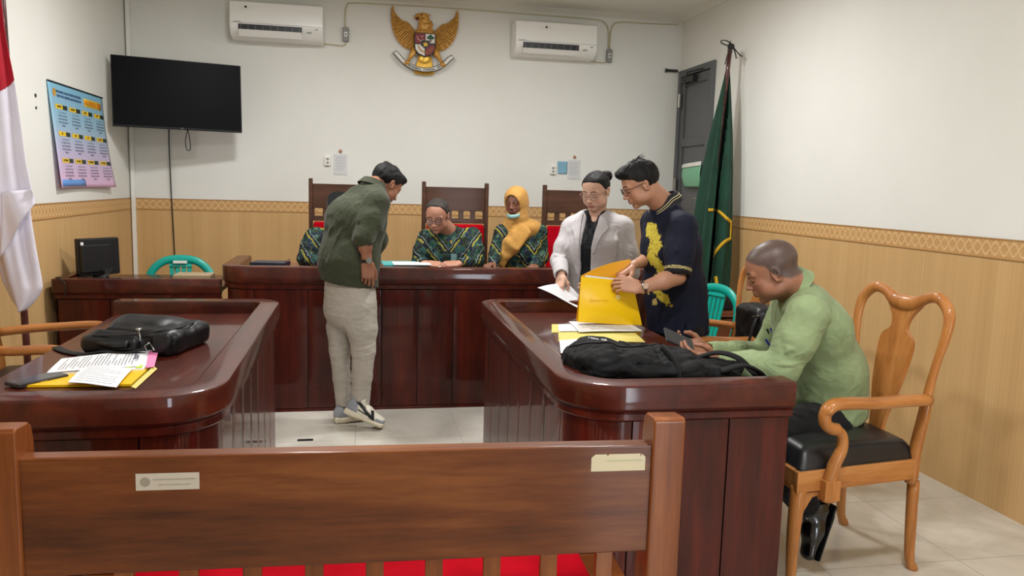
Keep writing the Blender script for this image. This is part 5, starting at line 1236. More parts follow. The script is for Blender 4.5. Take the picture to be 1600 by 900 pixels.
def torso_field(lo, hi, h, chain_, side, k=.06):
    f = Field(lo, hi, h)
    for (a, ra), (b, rb) in zip(chain_, chain_[1:]): f.ecap(a, b, ra, rb, side, k)
    return f
def inner_body(chain_, side, limbs, shrink=.022, h=.014):
    """torso and limbs under the clothes, so that the body is one figure"""
    pts = [c[0] for c in chain_]+[p for L_ in limbs for p in L_[0]]; lo, hi = bounds(*pts, m=.25); f = Field(lo, hi, h)
    for (a, ra), (b, rb) in zip(chain_, chain_[1:]): f.ecap(a, b, [q-shrink for q in ra], [q-shrink for q in rb], side, .05)
    for pts, rad in limbs: f.chain(pts, [max(r-shrink*.6, .02) for r in rad], .03)
    return f.mesh()
def shoe(root, ankle, toe_dir, up, L_=.27, name='shoe', mats=None, style='sneaker', heel=None):
    """heel=position of heel bottom; toe_dir along the sole, up = sole normal"""
    y = nz(toe_dir); z = np.array(up, float); z = nz(z-y*(z@y)); x = np.cross(y, z); M = np.stack([x, y, z], 1); c = np.array(heel, float); P = lambda a, b, d_: c+M@np.array((a, b, d_)); lo, hi = bounds(P(0, 0, 0), P(0, L_, .1), P(0, 0, .15), m=.08)
    sole_h = .038 if style == 'sneaker' else .014
    f = Field(lo, hi, .0032)
    f.ecap(P(0, .045, .055), P(0, .13, .050), (.034, .050), (.040, .046), x, .03); f.ecap(P(0, .13, .046), P(0, L_-.05, .036), (.041, .040), (.040, .028), x, .03); f.ecap(P(0, .05, .07), P(0, .06, .105), (.033, .040), (.034, .042), x, .02)
    f.cap(P(0, .055, .115), P(0, .055, .16), .033, .036, .008, '-'); f.half(P(0, 0, sole_h*.55), -z)
    V, Q = f.mesh(); L_loc = (V-c)@M; up_ = vq_obj(name, (V, Q), mats[0], root)
    if style == 'sneaker':   # colour zones of the upper by tint
        xx, yy, zz = np.abs(L_loc[:, 0]), L_loc[:, 1], L_loc[:, 2]; C = np.tile(np.array(srgb(226, 222, 208)[:3]), (len(V), 1))
        g = srgb(150, 156, 166)[:3]; bl = srgb(16, 16, 18)[:3]
        C[(yy < .075-.25*(zz-.05)) & (zz < .12)] = g; C[(yy > L_-.085) & (zz < .052)] = g
        band = (np.abs(zz-(.105-.52*(yy-.055))) < .011) & (yy < .185) & (xx > .012); band2 = (np.abs(yy-.185+.55*(zz-.04)) < .009) & (xx > .010) & (zz < .085); band3 = (np.abs(zz-(.060-.12*(yy-.07))) < .004) & (yy > .075) & (yy < .18)
        C[band | band2 | band3] = bl; C[(zz > .115)] = srgb(230, 226, 214)[:3]
        a = up_.data.color_attributes.new('tint', 'FLOAT_COLOR', 'POINT'); cc = np.ones((len(V), 4), np.float32); cc[:, :3] = C; a.data.foreach_set('color', cc.ravel())
    f = Field(lo, hi, .0035); f.box(P(0, .05, sole_h/2), (.037, .05, sole_h/2), M, .012, .01); f.ecap(P(0, .05, sole_h/2), P(0, L_-.042, sole_h/2), (.040, sole_h*.6), (.050, sole_h*.6), x, .01)
    f.half(P(0, 0, sole_h), z); f.half(P(0, 0, 0), -z); vq_obj('sole', f.mesh(), mats[1], up_)
    if style == 'sneaker':
        lc = MB()
        for i in range(5): b = .118+.017*i; zz = .098-.0095*i; lc.tube([P(-.022, b, zz-.012), P(-.008, b+.006, zz), P(.008, b-.002, zz), P(.022, b+.004, zz-.012)], .0032, 6)
        lc.tube([P(.0, .118, .105), P(.03, .10, .11), P(.036, .12, .085)], .0028, 6); lc.build('laces', mats[1], up_, smooth=True)
    return up_
def glasses(root, H, s, col, tint=(.9, .9, .95), r=(.024, .019), z0=-.002, name='glasses', th=.0014, y0=.104):
    c, M = H; W = lambda x, y, z: tuple(np.array(c)+M@(np.array((x, y, z))*s)); m = MB()
    for sg in (-1, 1):
        pts = [W(sg*.033+r[0]*math.copysign(abs(cos(a))**.8, cos(a)), y0-.006*abs(sg*.033+r[0]*cos(a))/.05, z0+r[1]*math.copysign(abs(sin(a))**.8, sin(a))) for a in np.linspace(0, 2*pi, 28)]; m.tube(pts, th, 6, caps=False)
        m.tube([W(sg*(.033+r[0]), y0-.007, z0+.008), W(sg*.068, y0-.016, z0+.010), W(sg*.0785, .04, z0+.009), W(sg*.082, .0, z0+.010), W(sg*.083, -.02, z0-.002)], th, 6)
    m.tube([W(-.010, y0-.001, z0+.004), W(0, y0+.002, z0+.007), W(.010, y0-.001, z0+.004)], th, 6); g = m.build(name, col, root, smooth=True)
    lens = NT('lens_glass').set((.75, .75, .8, 1), .05, alpha=.10, spec=.8)
    for sg in (-1, 1): MB().grid(lambda u, v: W(sg*.033+r[0]*.96*v*cos(2*pi*u), y0-.006*abs(sg*.033+r[0]*v*cos(2*pi*u))/.05, z0+r[1]*.96*v*sin(2*pi*u)), 24, 5, close_u=True).build('lens', lens, g, smooth=True)
def watch(root, Wp, axis, back, strap, face, r=.031, label='wristwatch'):
    y = nz(axis); z = np.array(back, float); z = nz(z-y*(z@y)); x = np.cross(y, z); Wp = np.array(Wp, float); m = MB()
    pts = [tuple(Wp+x*r*1.08*cos(a)+z*r*.88*sin(a)) for a in np.linspace(0, 2*pi, 28)]; m.tube(pts, [(.0025, .009)]*28, 8, up=tuple(z), caps=False); w = m.build('wristwatch', strap, root, smooth=True)
    F = frame(Wp+z*(r*.9), x, y); MB().lathe([(.001, 0), (.019, 0), (.0195, .004), (.017, .009), (.001, .0092)], 24, M=F).build('watch_case', M_metal, w, smooth=True, auto=30); MB().lathe([(.001, .0092), (.015, .0092), (.015, .0098), (.001, .0098)], 24, M=F).build('watch_dial', face, w)
def collar(root, Nk, H_up, fwd, mat, r=.066, h=.042, name='collar', stripes=None, open_=.35, th=.006, tilt=.35, depth=1.0):
    u = nz(H_up); f_ = np.array(fwd, float); f_ = nz(f_-u*(f_@u)); x = np.cross(f_, u); Nk = np.array(Nk, float)
    def g(a, v, off=0):
        an = -pi/2+open_+(2*pi-2*open_)*a; 
        an = pi/2+open_+(2*pi-2*open_)*a
        rr = r*(1+.05*v)+off+.012*(1-v); lead = max(0, cos(an-pi/2)); z = (-.012+h*v)-.02*lead-tilt*.05*lead
        return Vector(Nk+x*cos(an)*rr+f_*sin(an)*rr*depth+u*z)
    o = MB().sheet(lambda a, v: g(a, v), 48, 6, th).build(name, mat, root, smooth=True, auto=60)
    # folded-down leaf
    MB().sheet(lambda a, v: g(a, 1-v, .004+.014*v)+Vector(u*(-.004)), 48, 6, th*.8).build('collar_leaf', stripes or mat, o, smooth=True, auto=60)
    return o
def fabric(name, c1, c2, rough=.8, sc=500, spec=.2, sheen=.1, fold=.0045):
    t = NT(name); v = t.coord('Object'); n = t.noise(v, 6, 3); f = t.noise(v, sc, 2); w = t.noise(v, 7.5, 2, .5, 1.4); rg = t.math('POWER', t.math('SUBTRACT', 1, t.math('MULTIPLY', t.math('ABSOLUTE', t.math('SUBTRACT', w, .5)), 4)), 3); hh = t.math('ADD', t.math('MULTIPLY', rg, 1.), t.math('MULTIPLY', f, .06)); return t.set(t.ramp(n, [(.3, srgb(*c1)), (.7, srgb(*c2))]), rough, spec=spec, sheen=sheen, bump=hh, bstr=.5, bdist=fold)
def batik(name, c=(0, 0), ax=0):
    t = NT(name); v = t.coord('Object'); x = t.xyz(v)
    n = t.noise(v, 16, 3, .6, .6); vo = t.voro(v, 34, 'F1', 'Color'); ve = t.voro(v, 26, 'DISTANCE_TO_EDGE'); sepc = t.new('ShaderNodeSeparateColor'); t.l.new(vo, sepc.inputs[0])
    base = t.ramp(sepc.outputs[0], [(0, srgb(10, 22, 28)), (.25, srgb(14, 46, 46)), (.45, srgb(12, 28, 54)), (.62, srgb(20, 68, 64)), (.8, srgb(18, 34, 22)), (.93, srgb(70, 102, 88))], 'CONSTANT')
    base = t.mix(t.math('MULTIPLY', t.math('LESS_THAN', ve, .03), .6), base, srgb(96, 104, 60))
    u = t.math('ABSOLUTE', t.math('SUBTRACT', x[ax], c[0])); w_ = t.math('ADD', t.math('SUBTRACT', x[2], t.math('MULTIPLY', u, 1.25)), t.math('MULTIPLY', n, .07))
    fr = t.math('FRACT', t.math('MULTIPLY', w_, 6.2)); y1 = t.math('MULTIPLY', t.math('LESS_THAN', t.math('ABSOLUTE', t.math('SUBTRACT', fr, .5)), .05), t.math('GREATER_THAN', t.noise(v, 11, 2), .44)); y2 = t.math('LESS_THAN', t.math('ABSOLUTE', t.math('SUBTRACT', fr, .72)), .012)
    dk = t.math('LESS_THAN', t.math('ABSOLUTE', t.math('SUBTRACT', fr, .60)), .10)
    col = t.mix(t.math('MULTIPLY', dk, .85), base, srgb(12, 16, 30)); col = t.mix(y1, col, srgb(150, 140, 50)); col = t.mix(y2, col, srgb(160, 176, 170))
    return t.set(col, .7, spec=.25, bump=t.noise(v, 500, 2), bstr=.15, bdist=.0005)
SK_MED = srgb(170, 122, 100)[:3]; SK_TAN = srgb(150, 102, 78)[:3]; SK_DARK = srgb(122, 80, 62)[:3]; SK_LIGHT = srgb(204, 164, 142)[:3]; SK_MED2 = srgb(178, 130, 104)[:3]
def head_vq(H, s, o, neck_to, rn=.056, h=.0025, k=.03):
    c = np.array(H[0]); lo, hi = bounds(c-.15*s, c+.17*s, neck_to, m=.07); f = Field(lo, hi, h); head_prims(f, H, s, o); M = H[1]
    f.ecap(c+M@np.array((0, -.030, -.05))*s, np.array(neck_to, float), (rn*s, rn*1.02*s), (rn*1.12*s, rn*1.1*s), M[:, 0], k); return f.mesh()

# ---------------------------------------------------------------- 1. man in the olive shirt
A3 = lambda px, py, Y: np.array(at(px, py, Y))
def olive_man():
    r = thing('person', 'man standing at the bench in an olive green shirt, light grey trousers and sneakers', 'person', (-.02, 4.98, 0))
    M_ol = fabric('olive_cotton', (52, 56, 40), (62, 67, 49)); M_tr = fabric('light_grey_denim', (168, 161, 150), (184, 177, 166), fold=.002)
    fw = nz((.72, .69, 0)); rt = nz((.69, -.72, 0))
    pel = A3(547, 462, 4.99); wst = A3(545, 408, 4.99); chs = A3(556, 345, 5.02); nk = A3(586, 292, 5.08)
    H = head_frame(A3(604, 288, 5.13), (.66, .38, -.62), (.45, .25, .85)); o = {'wide': 1.02, 'cheek': 1.1}; s = 1.0
    RS, LS = A3(588, 318, 4.90), A3(572, 312, 5.26); RE, RW = A3(568, 372, 4.80), A3(574, 407, 4.80); LE, LW = A3(590, 375, 5.26), A3(578, 408, 5.34)
    RH, LH = A3(563, 478, 4.91), A3(533, 478, 5.06); RK, LK = A3(568, 548, 4.90), A3(531, 548, 5.04); RA, LA = A3(563, 628, 4.90), A3(537, 630, 5.04)
    ch = [(pel, (.175, .135)), (wst, (.195, .158)), (chs, (.205, .150)), (chs*.45+nk*.55, (.165, .11))]
    hv = head_vq(H, s, o, nk-fw*.01, rn=.060)
    ra = arm_vq(RE, RW, (.04, .0, -1), (.25, -1, .0), 'R', curls=[(14, 30, 22), (28, 40, 26), (34, 44, 28), (38, 46, 30)], re=.043, s=1.02)
    la = arm_vq(LE, LW, (.5, .6, -.3), (0, 0, 1), 'L')
    ib = inner_body(ch, rt, [([RS, RE], [.06, .05]), ([LS, LE], [.06, .05]), ([RH, RK, RA], [.09, .06, .04]), ([LH, LK, LA], [.09, .06, .04])])
    V, Q, C = tinted([hv, ra, la, ib], H, s, SK_TAN, srgb(140, 84, 72)[:3], o); vq_obj('body', (V, Q), M_skin, r, C)
    hair_obj(r, H, s, [-.055, -.045, .018, .012, .05, .062, .066], .011, o=o, extra=lambda f: (f.ell(np.array(H[0])+H[1]@np.array((0, .055, .096)), (.050, .045, .024), H[1], .02), f.ell(np.array(H[0])+H[1]@np.array((.0, -.07, .10)), (.018, .03, .014), H[1], .01)), amp=.004, fr=(90, 70, 60))
    lo, hi = bounds(pel, nk, RS, LS, RE, LE, m=.24); f = torso_field(lo, hi, .007, ch, rt)
    f.cap(pel-V3(0, 0, .02), pel+V3(0, 0, .05), .15, .16, .05); f.ecap(pel-V3(0, 0, .0), pel-V3(0, 0, .01), (.200, .160), (.205, .165), rt, .02)
    f.cap(RS, LS, .068, .068, .07); f.chain([RS, RS*.5+RE*.5, RE], [.074, .072, .062], .03); f.chain([LS, LE, LW*.6+LE*.4], [.074, .062, .055], .03)
    f.chain([RS*.75+nk*.25-V3(0, 0, .0), nk+fw*-.02], [.06, .058], .04); f.half(A3(545, 442, 4.99), (-.12, 0, -1))
    se = RE+(RW-RE)*.18; f.cap(RE, se, .058, .054, .01); f.cap(se+(RW-RE)*.12, RW, .047, .05, .004, '-')
    cr = [([RS+V3(-.02, -.07, -.03), RE*.6+RS*.4+V3(-.08, -.05, 0), RE+V3(-.07, -.02, .05)], .012, .010), ([RE+V3(-.06, -.06, .06), RE+V3(.03, -.07, .02)], .010, .012), ([RE+V3(-.05, -.06, .10), RE+V3(.04, -.06, .07)], .010, .011), ([RE+V3(-.05, -.06, .14), RE+V3(.04, -.05, .12)], .010, .009),
          ([RS+V3(-.05, -.05, -.05), chs+V3(-.08, -.14, -.05), wst+V3(-.12, -.12, .0)], .016, .008), ([RS+V3(-.10, -.02, .0), chs+V3(-.17, -.08, -.08), wst+V3(-.17, -.08, -.02)], .018, .007)]
    VQ = cloth(f, .0032, (30, 30, 20), 21, .0008, (110, 110, 70), extra=lambda V: creases(V, cr)); vq_obj('shirt', VQ, M_ol, r)
    collar(r, nk-fw*.012+V3(0, 0, .008), H[1][:, 2]*.3+V3(.25, .2, .9), fw, M_ol, .070, .040)
    lo, hi = bounds(pel, RA, LA, m=.2); f = Field(lo, hi, .0065)
    f.ecap(pel+V3(0, 0, .07), pel-V3(0, 0, .08), (.175, .135), (.178, .150), rt, .04); f.chain([RH, RH*.5+RK*.5, RK, RK*.5+RA*.5, RA], [.098, .094, .072, .062, .058], .02); f.chain([LH, LH*.5+LK*.5, LK, LK*.5+LA*.5, LA], [.092, .084, .064, .054, .050], .02)
    for (K_, A_) in ((RK, RA), (LK, LA)): f.cap(A_-V3(0, 0, .01), A_-V3(0, 0, .10), .040, .046, .004, '-'); 
    cr = []
    for K_, A_, sx in ((RK, RA, 1), (LK, LA, 1)):
        for i, (dz, dx) in enumerate(((.05, 0), (.015, .01), (-.03, .0))): cr.append(([K_+V3(-.07, -.03, dz), K_+V3(0, -.08, dz+.01), K_+V3(.07, -.03, dz+.03)], .010, .006))
        for i in range(4): cr.append(([A_+V3(-.055, -.02, .03+.035*i), A_+V3(0, -.06, .02+.04*i), A_+V3(.055, -.02, .035+.035*i)], .008, .0035))
    cr += [([RH+V3(.07, -.03, -.02), RH+V3(-.02, -.1, -.06), LH+V3(-.06, -.02, -.10)], .010, .007), ([RH+V3(.08, -.03, -.10), RH+V3(-.02, -.1, -.12)], .010, .007)]
    VQ = cloth(f, .0018, (30, 30, 62), 31, .0006, (110, 110, 150), extra=lambda V: creases(V, cr)); vq_obj('trousers', VQ, M_tr, r)
    ms = [skin_mat('sneaker_upper', .5), plain('sneaker_sole', (222, 214, 190), .6)]
    h1 = A3(537, 643, 4.88); t1 = np.array(XY(604, 672, 0)); t1[1] = 4.84; t1[2] = -.004; d1 = t1-h1; shoe(r, RA, d1, (0, 0, 1), np.linalg.norm(d1)-.005, mats=ms, heel=h1)
    h2 = np.array(XY(522, 661, 0)); h2[2] = .003; shoe(r, LA, (.9, .25, 0), (0, 0, 1), .28, mats=ms, heel=h2)
    Wd = nz((.05, -1, 0)); watch(r, RW+V3(0, 0, .0), (RE-RW), (.35, -1, 0), M_strap, plain('watch_dial_grey', (120, 120, 116), .3), r=.031)
    return r
olive_man()
# ---------------------------------------------------------------- 2. seated man in the light green shirt
def green_man():
    r = thing('person', 'seated man with cropped hair in a light green shirt holding a phone', 'person', (2.0, 3.03, .5))
    M_g = fabric('pale_green_cotton', (128, 144, 104), (142, 158, 116), .75); M_bt = fabric('black_trousers', (14, 14, 16), (22, 22, 24))
    fw = nz((-1, 0, 0)); rt = nz((0, 1, 0))
    pel = A3(1292, 640, 3.05); wst = A3(1290, 580, 3.05); chs = A3(1268, 512, 3.04); nk = A3(1244, 450, 3.03)
    H = head_frame(A3(1205, 423, 3.02), (-.80, .36, -.42), (-.38, .1, .92)); o = {'wide': 1.04, 'cheek': 1.15, 'jaw': 1.12, 'nose': 1.15, 'beard': .0, 'buzz': [-.06, -.05, -.01, .03, .045, .075, .082], 'buzzcol': (.045, .038, .036), 'brow': .7}; s = 1.06
    LS, RS = A3(1262, 492, 2.84), A3(1232, 482, 3.24); LE, LW = A3(1222, 575, 2.84), A3(1124, 566, 3.0); RE, RW = A3(1195, 556, 3.30), A3(1104, 547, 3.22)
    LH, RH = A3(1300, 655, 2.95), A3(1296, 650, 3.16); LK, RK = V3(1.52, 2.86, .55), V3(1.50, 3.2, .55); LA, RA = V3(1.80, 2.81, .27), V3(1.40, 3.2, .10)
    ch = [(pel, (.165, .145)), (wst, (.170, .150)), (chs, (.185, .135)), (chs*.4+nk*.6, (.16, .095))]
    hv = head_vq(H, s, o, nk+V3(.0, 0, -.01), rn=.068, h=.0022)
    F0 = V3(*(RW+LW)/2)
    la = arm_vq(LE, LW, (-1, .12, .14), (.0, -.75, -.65), 'L', curls=[(20, 35, 25), (24, 36, 26), (28, 40, 28), (34, 42, 30)], re=.045, s=1.0)
    ra = arm_vq(RE, RW, (-1, -.10, .20), (.1, .75, -.65), 'R', curls=[(16, 30, 22), (20, 34, 24), (26, 36, 26), (30, 40, 26)], re=.045, s=1.0)
    ib = inner_body(ch, rt, [([RS, RE], [.06, .05]), ([LS, LE], [.06, .05]), ([RH, RK, RA], [.085, .06, .04]), ([LH, LK, LA], [.085, .06, .04])])
    V, Q, C = tinted([hv, la, ra, ib], H, s, srgb(154, 106, 82)[:3], srgb(128, 78, 66)[:3], o); vq_obj('body', (V, Q), M_skin, r, C)
    lo, hi = bounds(pel, nk, RS, LS, RE, LE, LW, RW, m=.23); f = torso_field(lo, hi, .007, ch, rt)
    f.ecap(wst, pel, (.178, .158), (.180, .158), rt, .03); f.cap(RS, LS, .064, .066, .07); f.cap(LS*.5+nk*.5+V3(.03, 0, -.01), RS*.5+nk*.5+V3(.03, 0, -.01), .058, .058, .05)
    f.chain([LS, LS*.5+LE*.5, LE], [.082, .080, .068], .03); f.chain([LE, LE*.5+LW*.5, LW+(LE-LW)*.08], [.066, .058, .042], .02); f.chain([RS, RE], [.078, .064], .03); f.chain([RE, RE*.5+RW*.5, RW+(RE-RW)*.08], [.062, .054, .040], .02)
    cd = nz(LW-LE); f.cap(LW-cd*.01, LW+cd*.05, .030, .032, .003, '-'); cd = nz(RW-RE); f.cap(RW-cd*.01, RW+cd*.05, .030, .032, .003, '-')
    f.half(pel+V3(0, 0, -.035), (.25, 0, -1))
    cr = [([LS+V3(.05, -.06, .02), LS+V3(.085, -.03, -.08), LS+V3(.10, 0, -.18)], .010, .009), ([LS+V3(-.03, -.06, .02), LS+V3(-.06, -.06, -.10), LE+V3(-.02, -.06, .08)], .012, .009), ([LE+V3(.06, -.04, .05), LE+V3(.0, -.07, .03), LE+V3(-.06, -.05, .03)], .010, .010), ([LE+V3(.07, -.03, .10), LE+V3(.01, -.07, .09), LE+V3(-.04, -.05, .10)], .010, .008),
          ([chs+V3(.10, -.1, .0), wst+V3(.08, -.12, .05), wst+V3(-.02, -.15, .0)], .014, .010), ([chs+V3(.12, -.08, -.1), wst+V3(.06, -.13, -.02), pel+V3(-.02, -.14, .04)], .014, .010), ([wst+V3(.13, -.08, .03), wst+V3(.05, -.14, -.05)], .012, .010),
          ([LE*.6+LW*.4+V3(0, -.06, .03), LE*.8+LW*.2+V3(0, -.06, -.02)], .010, .008), ([LE*.3+LW*.7+V3(0, -.05, .03), LE*.45+LW*.55+V3(0, -.05, -.03)], .010, .008), ([RE*.5+RW*.5+V3(0, -.04, .04), RE*.7+RW*.3+V3(0, -.05, .01)], .010, .009)]
    VQ = cloth(f, .0030, (28, 28, 24), 41, .0008, (100, 100, 80), extra=lambda V: creases(V, cr)); sh = vq_obj('shirt', VQ, M_g, r)
    collar(r, nk+V3(-.030, 0, .012), nz(V3(-.70, 0, .72)), fw, M_g, .073, .046, tilt=.9)
    # pocket with pens
    bv_ = BVHTree.FromPolygons([Vector(p) for p in VQ[0]], [tuple(q) for q in VQ[1]])
    for (x0, y0, x1, y1, col, nm) in ((1198, 514, 1209, 534, (26, 26, 34), 'pen'), (1204, 513, 1213, 530, (40, 60, 170), 'pen'), (1196, 530, 1202, 539, (30, 40, 170), 'pen_clip')):
        pp = []
        d = at(x0, y0, 3.)-Vector((0, 0, EYE)); d.normalize(); h_ = bv_.ray_cast(Vector((0, 0, EYE)), d); q0 = (h_[0] if h_[0] else at(x0, y0, 2.9))-d*.008; pp = [q0, at(x1, y1, q0.y-.012)]
        MB().cyl(pp[0], pp[1], .0042, n=10).build(nm, plain('pen_colour', col, .25), r, smooth=True, auto=40)
    lo, hi = bounds(pel, RK, LK, LA, RA, m=.16); f = Field(lo, hi, .008)
    f.ecap(pel+V3(0, 0, .05), pel-V3(0, 0, .035), (.160, .140), (.165, .145), rt, .04); f.chain([LH, LK], [.088, .068], .02); f.chain([LK, LA], [.068, .055], .02); f.chain([RH, RK, RA], [.088, .068, .055], .02)
    vq_obj('trousers', cloth(f, .006, (16, 16, 16), 51, .002), M_bt, r)
    ml = [plain('black_shoe_leather', (12, 12, 13), .16, coat=.5), plain('shoe_sole', (10, 10, 10), .5)]
    hb2 = V3(1.93, 2.80, .262); tt = V3(1.83, 2.775, .002); d = (tt-hb2); shoe(r, LA, nz(d), (-.95, 0, -.28), .275, mats=ml, style='derby', heel=hb2)
    shoe(r, RA, (-1, 0, 0), (0, 0, 1), .27, mats=ml, style='derby', heel=V3(1.43, 3.2, .002))
    # phone held in both hands
    pc_ = A3(1062, 531, 3.12); ux = nz((-.42, .10, .55)); F = frame(Vector(pc_), (0.1, 1, 0), Vector(ux))
    pa = Vector(A3(1046, 517, 3.12)); pb_ = Vector(A3(1079, 545, 3.10)); d = (pb_-pa).normalized(); wv = Vector((.1, .78, .62)); F = frame((pa+pb_)/2, wv, -d)
    phone('mobile_phone', 'dark grey mobile phone in the hands of the seated man', F, .037, (pb_-pa).length/2+.02, .009, case=plain('grey_phone_case', (52, 54, 58), .35))
    return r
green_man()
# ---------------------------------------------------------------- 3. woman in the pale grey blazer
def blazer_woman():
    r = thing('person', 'woman in a pale grey blazer and glasses, hair in a bun, holding a paper', 'person', (1.45, 4.86, 0))
    M_bz = fabric('pale_grey_blazer_cloth', (176, 172, 174), (188, 184, 186), .8, fold=.002); M_bk = fabric('black_blouse', (12, 14, 20), (20, 22, 30), .6); M_bt = fabric('black_trousers_w', (14, 14, 16), (22, 22, 24))
    fw = nz((-.50, -.86, 0)); rt = nz((-.86, .50, 0))
    pel = A3(930, 500, 4.87); wst = A3(930, 440, 4.87); chs = A3(930, 385, 4.86); nk = A3(932, 331, 4.88)
    H = head_frame(A3(931, 298, 4.83), (-.66, -.66, -.40), (-.25, -.25, .93)); o = {'wide': 1.05, 'cheek': 1.45, 'jaw': 1.0, 'nose': .95, 'brow': .75}; s = .98
    RS, LS = A3(894, 357, 4.93), A3(973, 356, 4.78); RE, RW = A3(874, 408, 4.86), A3(877, 430, 4.64); LE, LW = A3(984, 425, 4.72), A3(942, 447, 4.54)
    RH, LH = pel+rt*.09-V3(0, 0, .04), pel-rt*.09-V3(0, 0, .04); RA, LA = V3(RH[0], RH[1], .09), V3(LH[0], LH[1], .09); RK, LK = (RH+RA)/2, (LH+LA)/2
    ch = [(pel, (.180, .150)), (wst, (.170, .145)), (chs, (.180, .150)), (chs*.35+nk*.65, (.14, .09))]
    hv = head_vq(H, s, o, nk+V3(0, 0, -.01), rn=.054)
    ra = arm_vq(RE, RW, (-.25, -.55, -.75), (-.8, -.5, .3), 'R', curls=[(35, 45, 25), (40, 50, 30), (45, 50, 30), (48, 55, 30)], re=.042, s=.92, thumb=[(.030, .022, -.010), (.044, .050, -.030), (.040, .076, -.044), (.030, .096, -.050)])
    la = arm_vq(LE, LW, (-1, -.1, -.05), (.2, -.9, .3), 'L', curls=[(30, 40, 25), (34, 44, 25), (38, 44, 28), (42, 46, 30)], re=.042, s=.9)
    ib = inner_body(ch, rt, [([RS, RE], [.055, .05]), ([LS, LE], [.055, .05]), ([RH, RK, RA], [.09, .06, .04]), ([LH, LK, LA], [.09, .06, .04])])
    V, Q, C = tinted([hv, ra, la, ib], H, s, SK_LIGHT, srgb(190, 96, 92)[:3], o); vq_obj('body', (V, Q), M_skin, r, C)
    hr = hair_obj(r, H, s, [-.055, -.05, .012, .026, .070, .094, .102], .006, o=o, amp=.002, fr=(120, 40, 120))
    bn = np.array(H[0])+H[1]@np.array((-.035, -.108, .060))*s; f = Field(bn-.07, bn+.07, .003); f.ell(bn, (.038, .030, .034), H[1], .01).cap(bn+H[1]@np.array((-.03, 0, .01)), bn+H[1]@np.array((.03, 0, .0)), .006, .006, .012, '-'); V_, Q_ = f.mesh(); N_ = vnormals(V_, Q_); vq_obj('hair_bun', (V_+N_*(.003*wob(V_, (200, 90, 200), 3))[:, None], Q_), M_hair, hr)
    glasses(r, H, s, plain('rose_metal', (150, 120, 110), .3, metal=.8), r=(.026, .021), th=.0012)
    for sg in (-1, 1): MB().ball(tuple(np.array(H[0])+H[1]@np.array((sg*.080*o['wide'], -.004, -.040))*s), .005, 10, 8).build('earring', plain('pearl', (240, 236, 226), .2), r, smooth=True)
    # black blouse
    lo, hi = bounds(pel, nk, RS, LS, m=.24); f = torso_field(lo, hi, .005, ch, rt); f.cap(RS, LS, .045, .045, .05); f.cap(nk*.8+chs*.2, nk+V3(0, 0, -.02), .070, .058, .03); f.half(pel-V3(0, 0, .02), (0, 0, -1))
    f.cap(nk+fw*.055+V3(0, 0, .04), nk+fw*.125-V3(0, 0, .085), .058, .022, .008, '-')
    vq_obj('blouse', cloth(f, .003, (40, 40, 60), 61, .001), M_bk, r)
    # blazer = inflated torso with an open front
    lo, hi = bounds(pel, nk, RS, LS, RE, LE, RW, LW, m=.25); f = Field(lo, hi, .0065); g = .014; ch2 = [(c, (a+g+.006, b+g)) for c, (a, b) in ch]
    for (a, ra_), (b, rb) in zip(ch2, ch2[1:]): f.ecap(a, b, ra_, rb, rt, .05)
    f.cap(RS, LS, .060, .060, .06); f.chain([RS, RS*.4+RE*.6, RE], [.070, .064, .056], .03); f.chain([RE, RW+(RE-RW)*.05], [.055, .044], .02); f.chain([LS, LS*.4+LE*.6, LE], [.072, .068, .062], .03); f.chain([LE, LW+(LE-LW)*.05], [.058, .046], .02)
    d_ = nz(RW-RE); f.cap(RW-d_*.012, RW+d_*.06, .034, .038, .003, '-')
    op = lambda z_, w_, dep=.13: (np.array(z_)+fw*(dep+.03)-rt*(-.015), w_)
    P = [(nk+fw*.10+V3(0, 0, .02), .052), (nk*.5+chs*.5+fw*.17+rt*.01, .040), (chs+fw*.19+rt*.02, .036), (wst+fw*.19+rt*.03, .040), (pel+fw*.20+rt*.04, .046), (pel+fw*.20+rt*.05-V3(0, 0, .2), .05)]
    for (a, wa), (b, wb) in zip(P, P[1:]): f.ecap(a, b, (wa, .085), (wb, .085), rt, .004, '-')
    f.cap(nk+fw*.03+V3(0, 0, .0), nk+V3(0, 0, .12)+fw*.03, .070, .075, .004, '-'); f.half(pel-V3(0, 0, .12), (0, 0, -1))
    cr = [([LE+V3(-.06, -.03, .07), LE+V3(0, -.06, .05), LE+V3(.05, -.03, .07)], .010, .010), ([LE+V3(-.06, -.03, .03), LE+V3(0, -.06, .015), LE+V3(.05, -.03, .03)], .010, .010), ([LE+V3(-.05, -.03, .12), LE+V3(0, -.06, .10)], .010, .008), ([RE+V3(-.06, -.02, .05), RE+V3(0, -.06, .03), RE+V3(.05, -.03, .05)], .010, .008), ([RS+V3(-.02, -.06, -.04), RE+V3(.03, -.05, .08)], .014, .008),
          ([LS+V3(-.06, -.08, -.02), chs+V3(.08, -.17, -.04)], .014, .008), ([LS+V3(-.03, -.1, -.10), wst+V3(.10, -.16, .0)], .014, .006)]
    VQ = cloth(f, .0020, (28, 28, 28), 71, .0006, (95, 95, 95), extra=lambda V: creases(V, cr)); bz_ = vq_obj('blazer', VQ, M_bz, r)
    bv_ = BVHTree.FromPolygons([Vector(p) for p in VQ[0]], [tuple(q) for q in VQ[1]])
    # lapels laid on the blazer surface
    def onto(p, off):
        p = np.array(p); q = p+fw*.3; h_ = bv_.ray_cast(Vector(q), Vector(-fw)); return (np.array(h_[0])+fw*off) if h_[0] and (Vector(h_[0])-Vector(p)).length < .25 else p+fw*.13
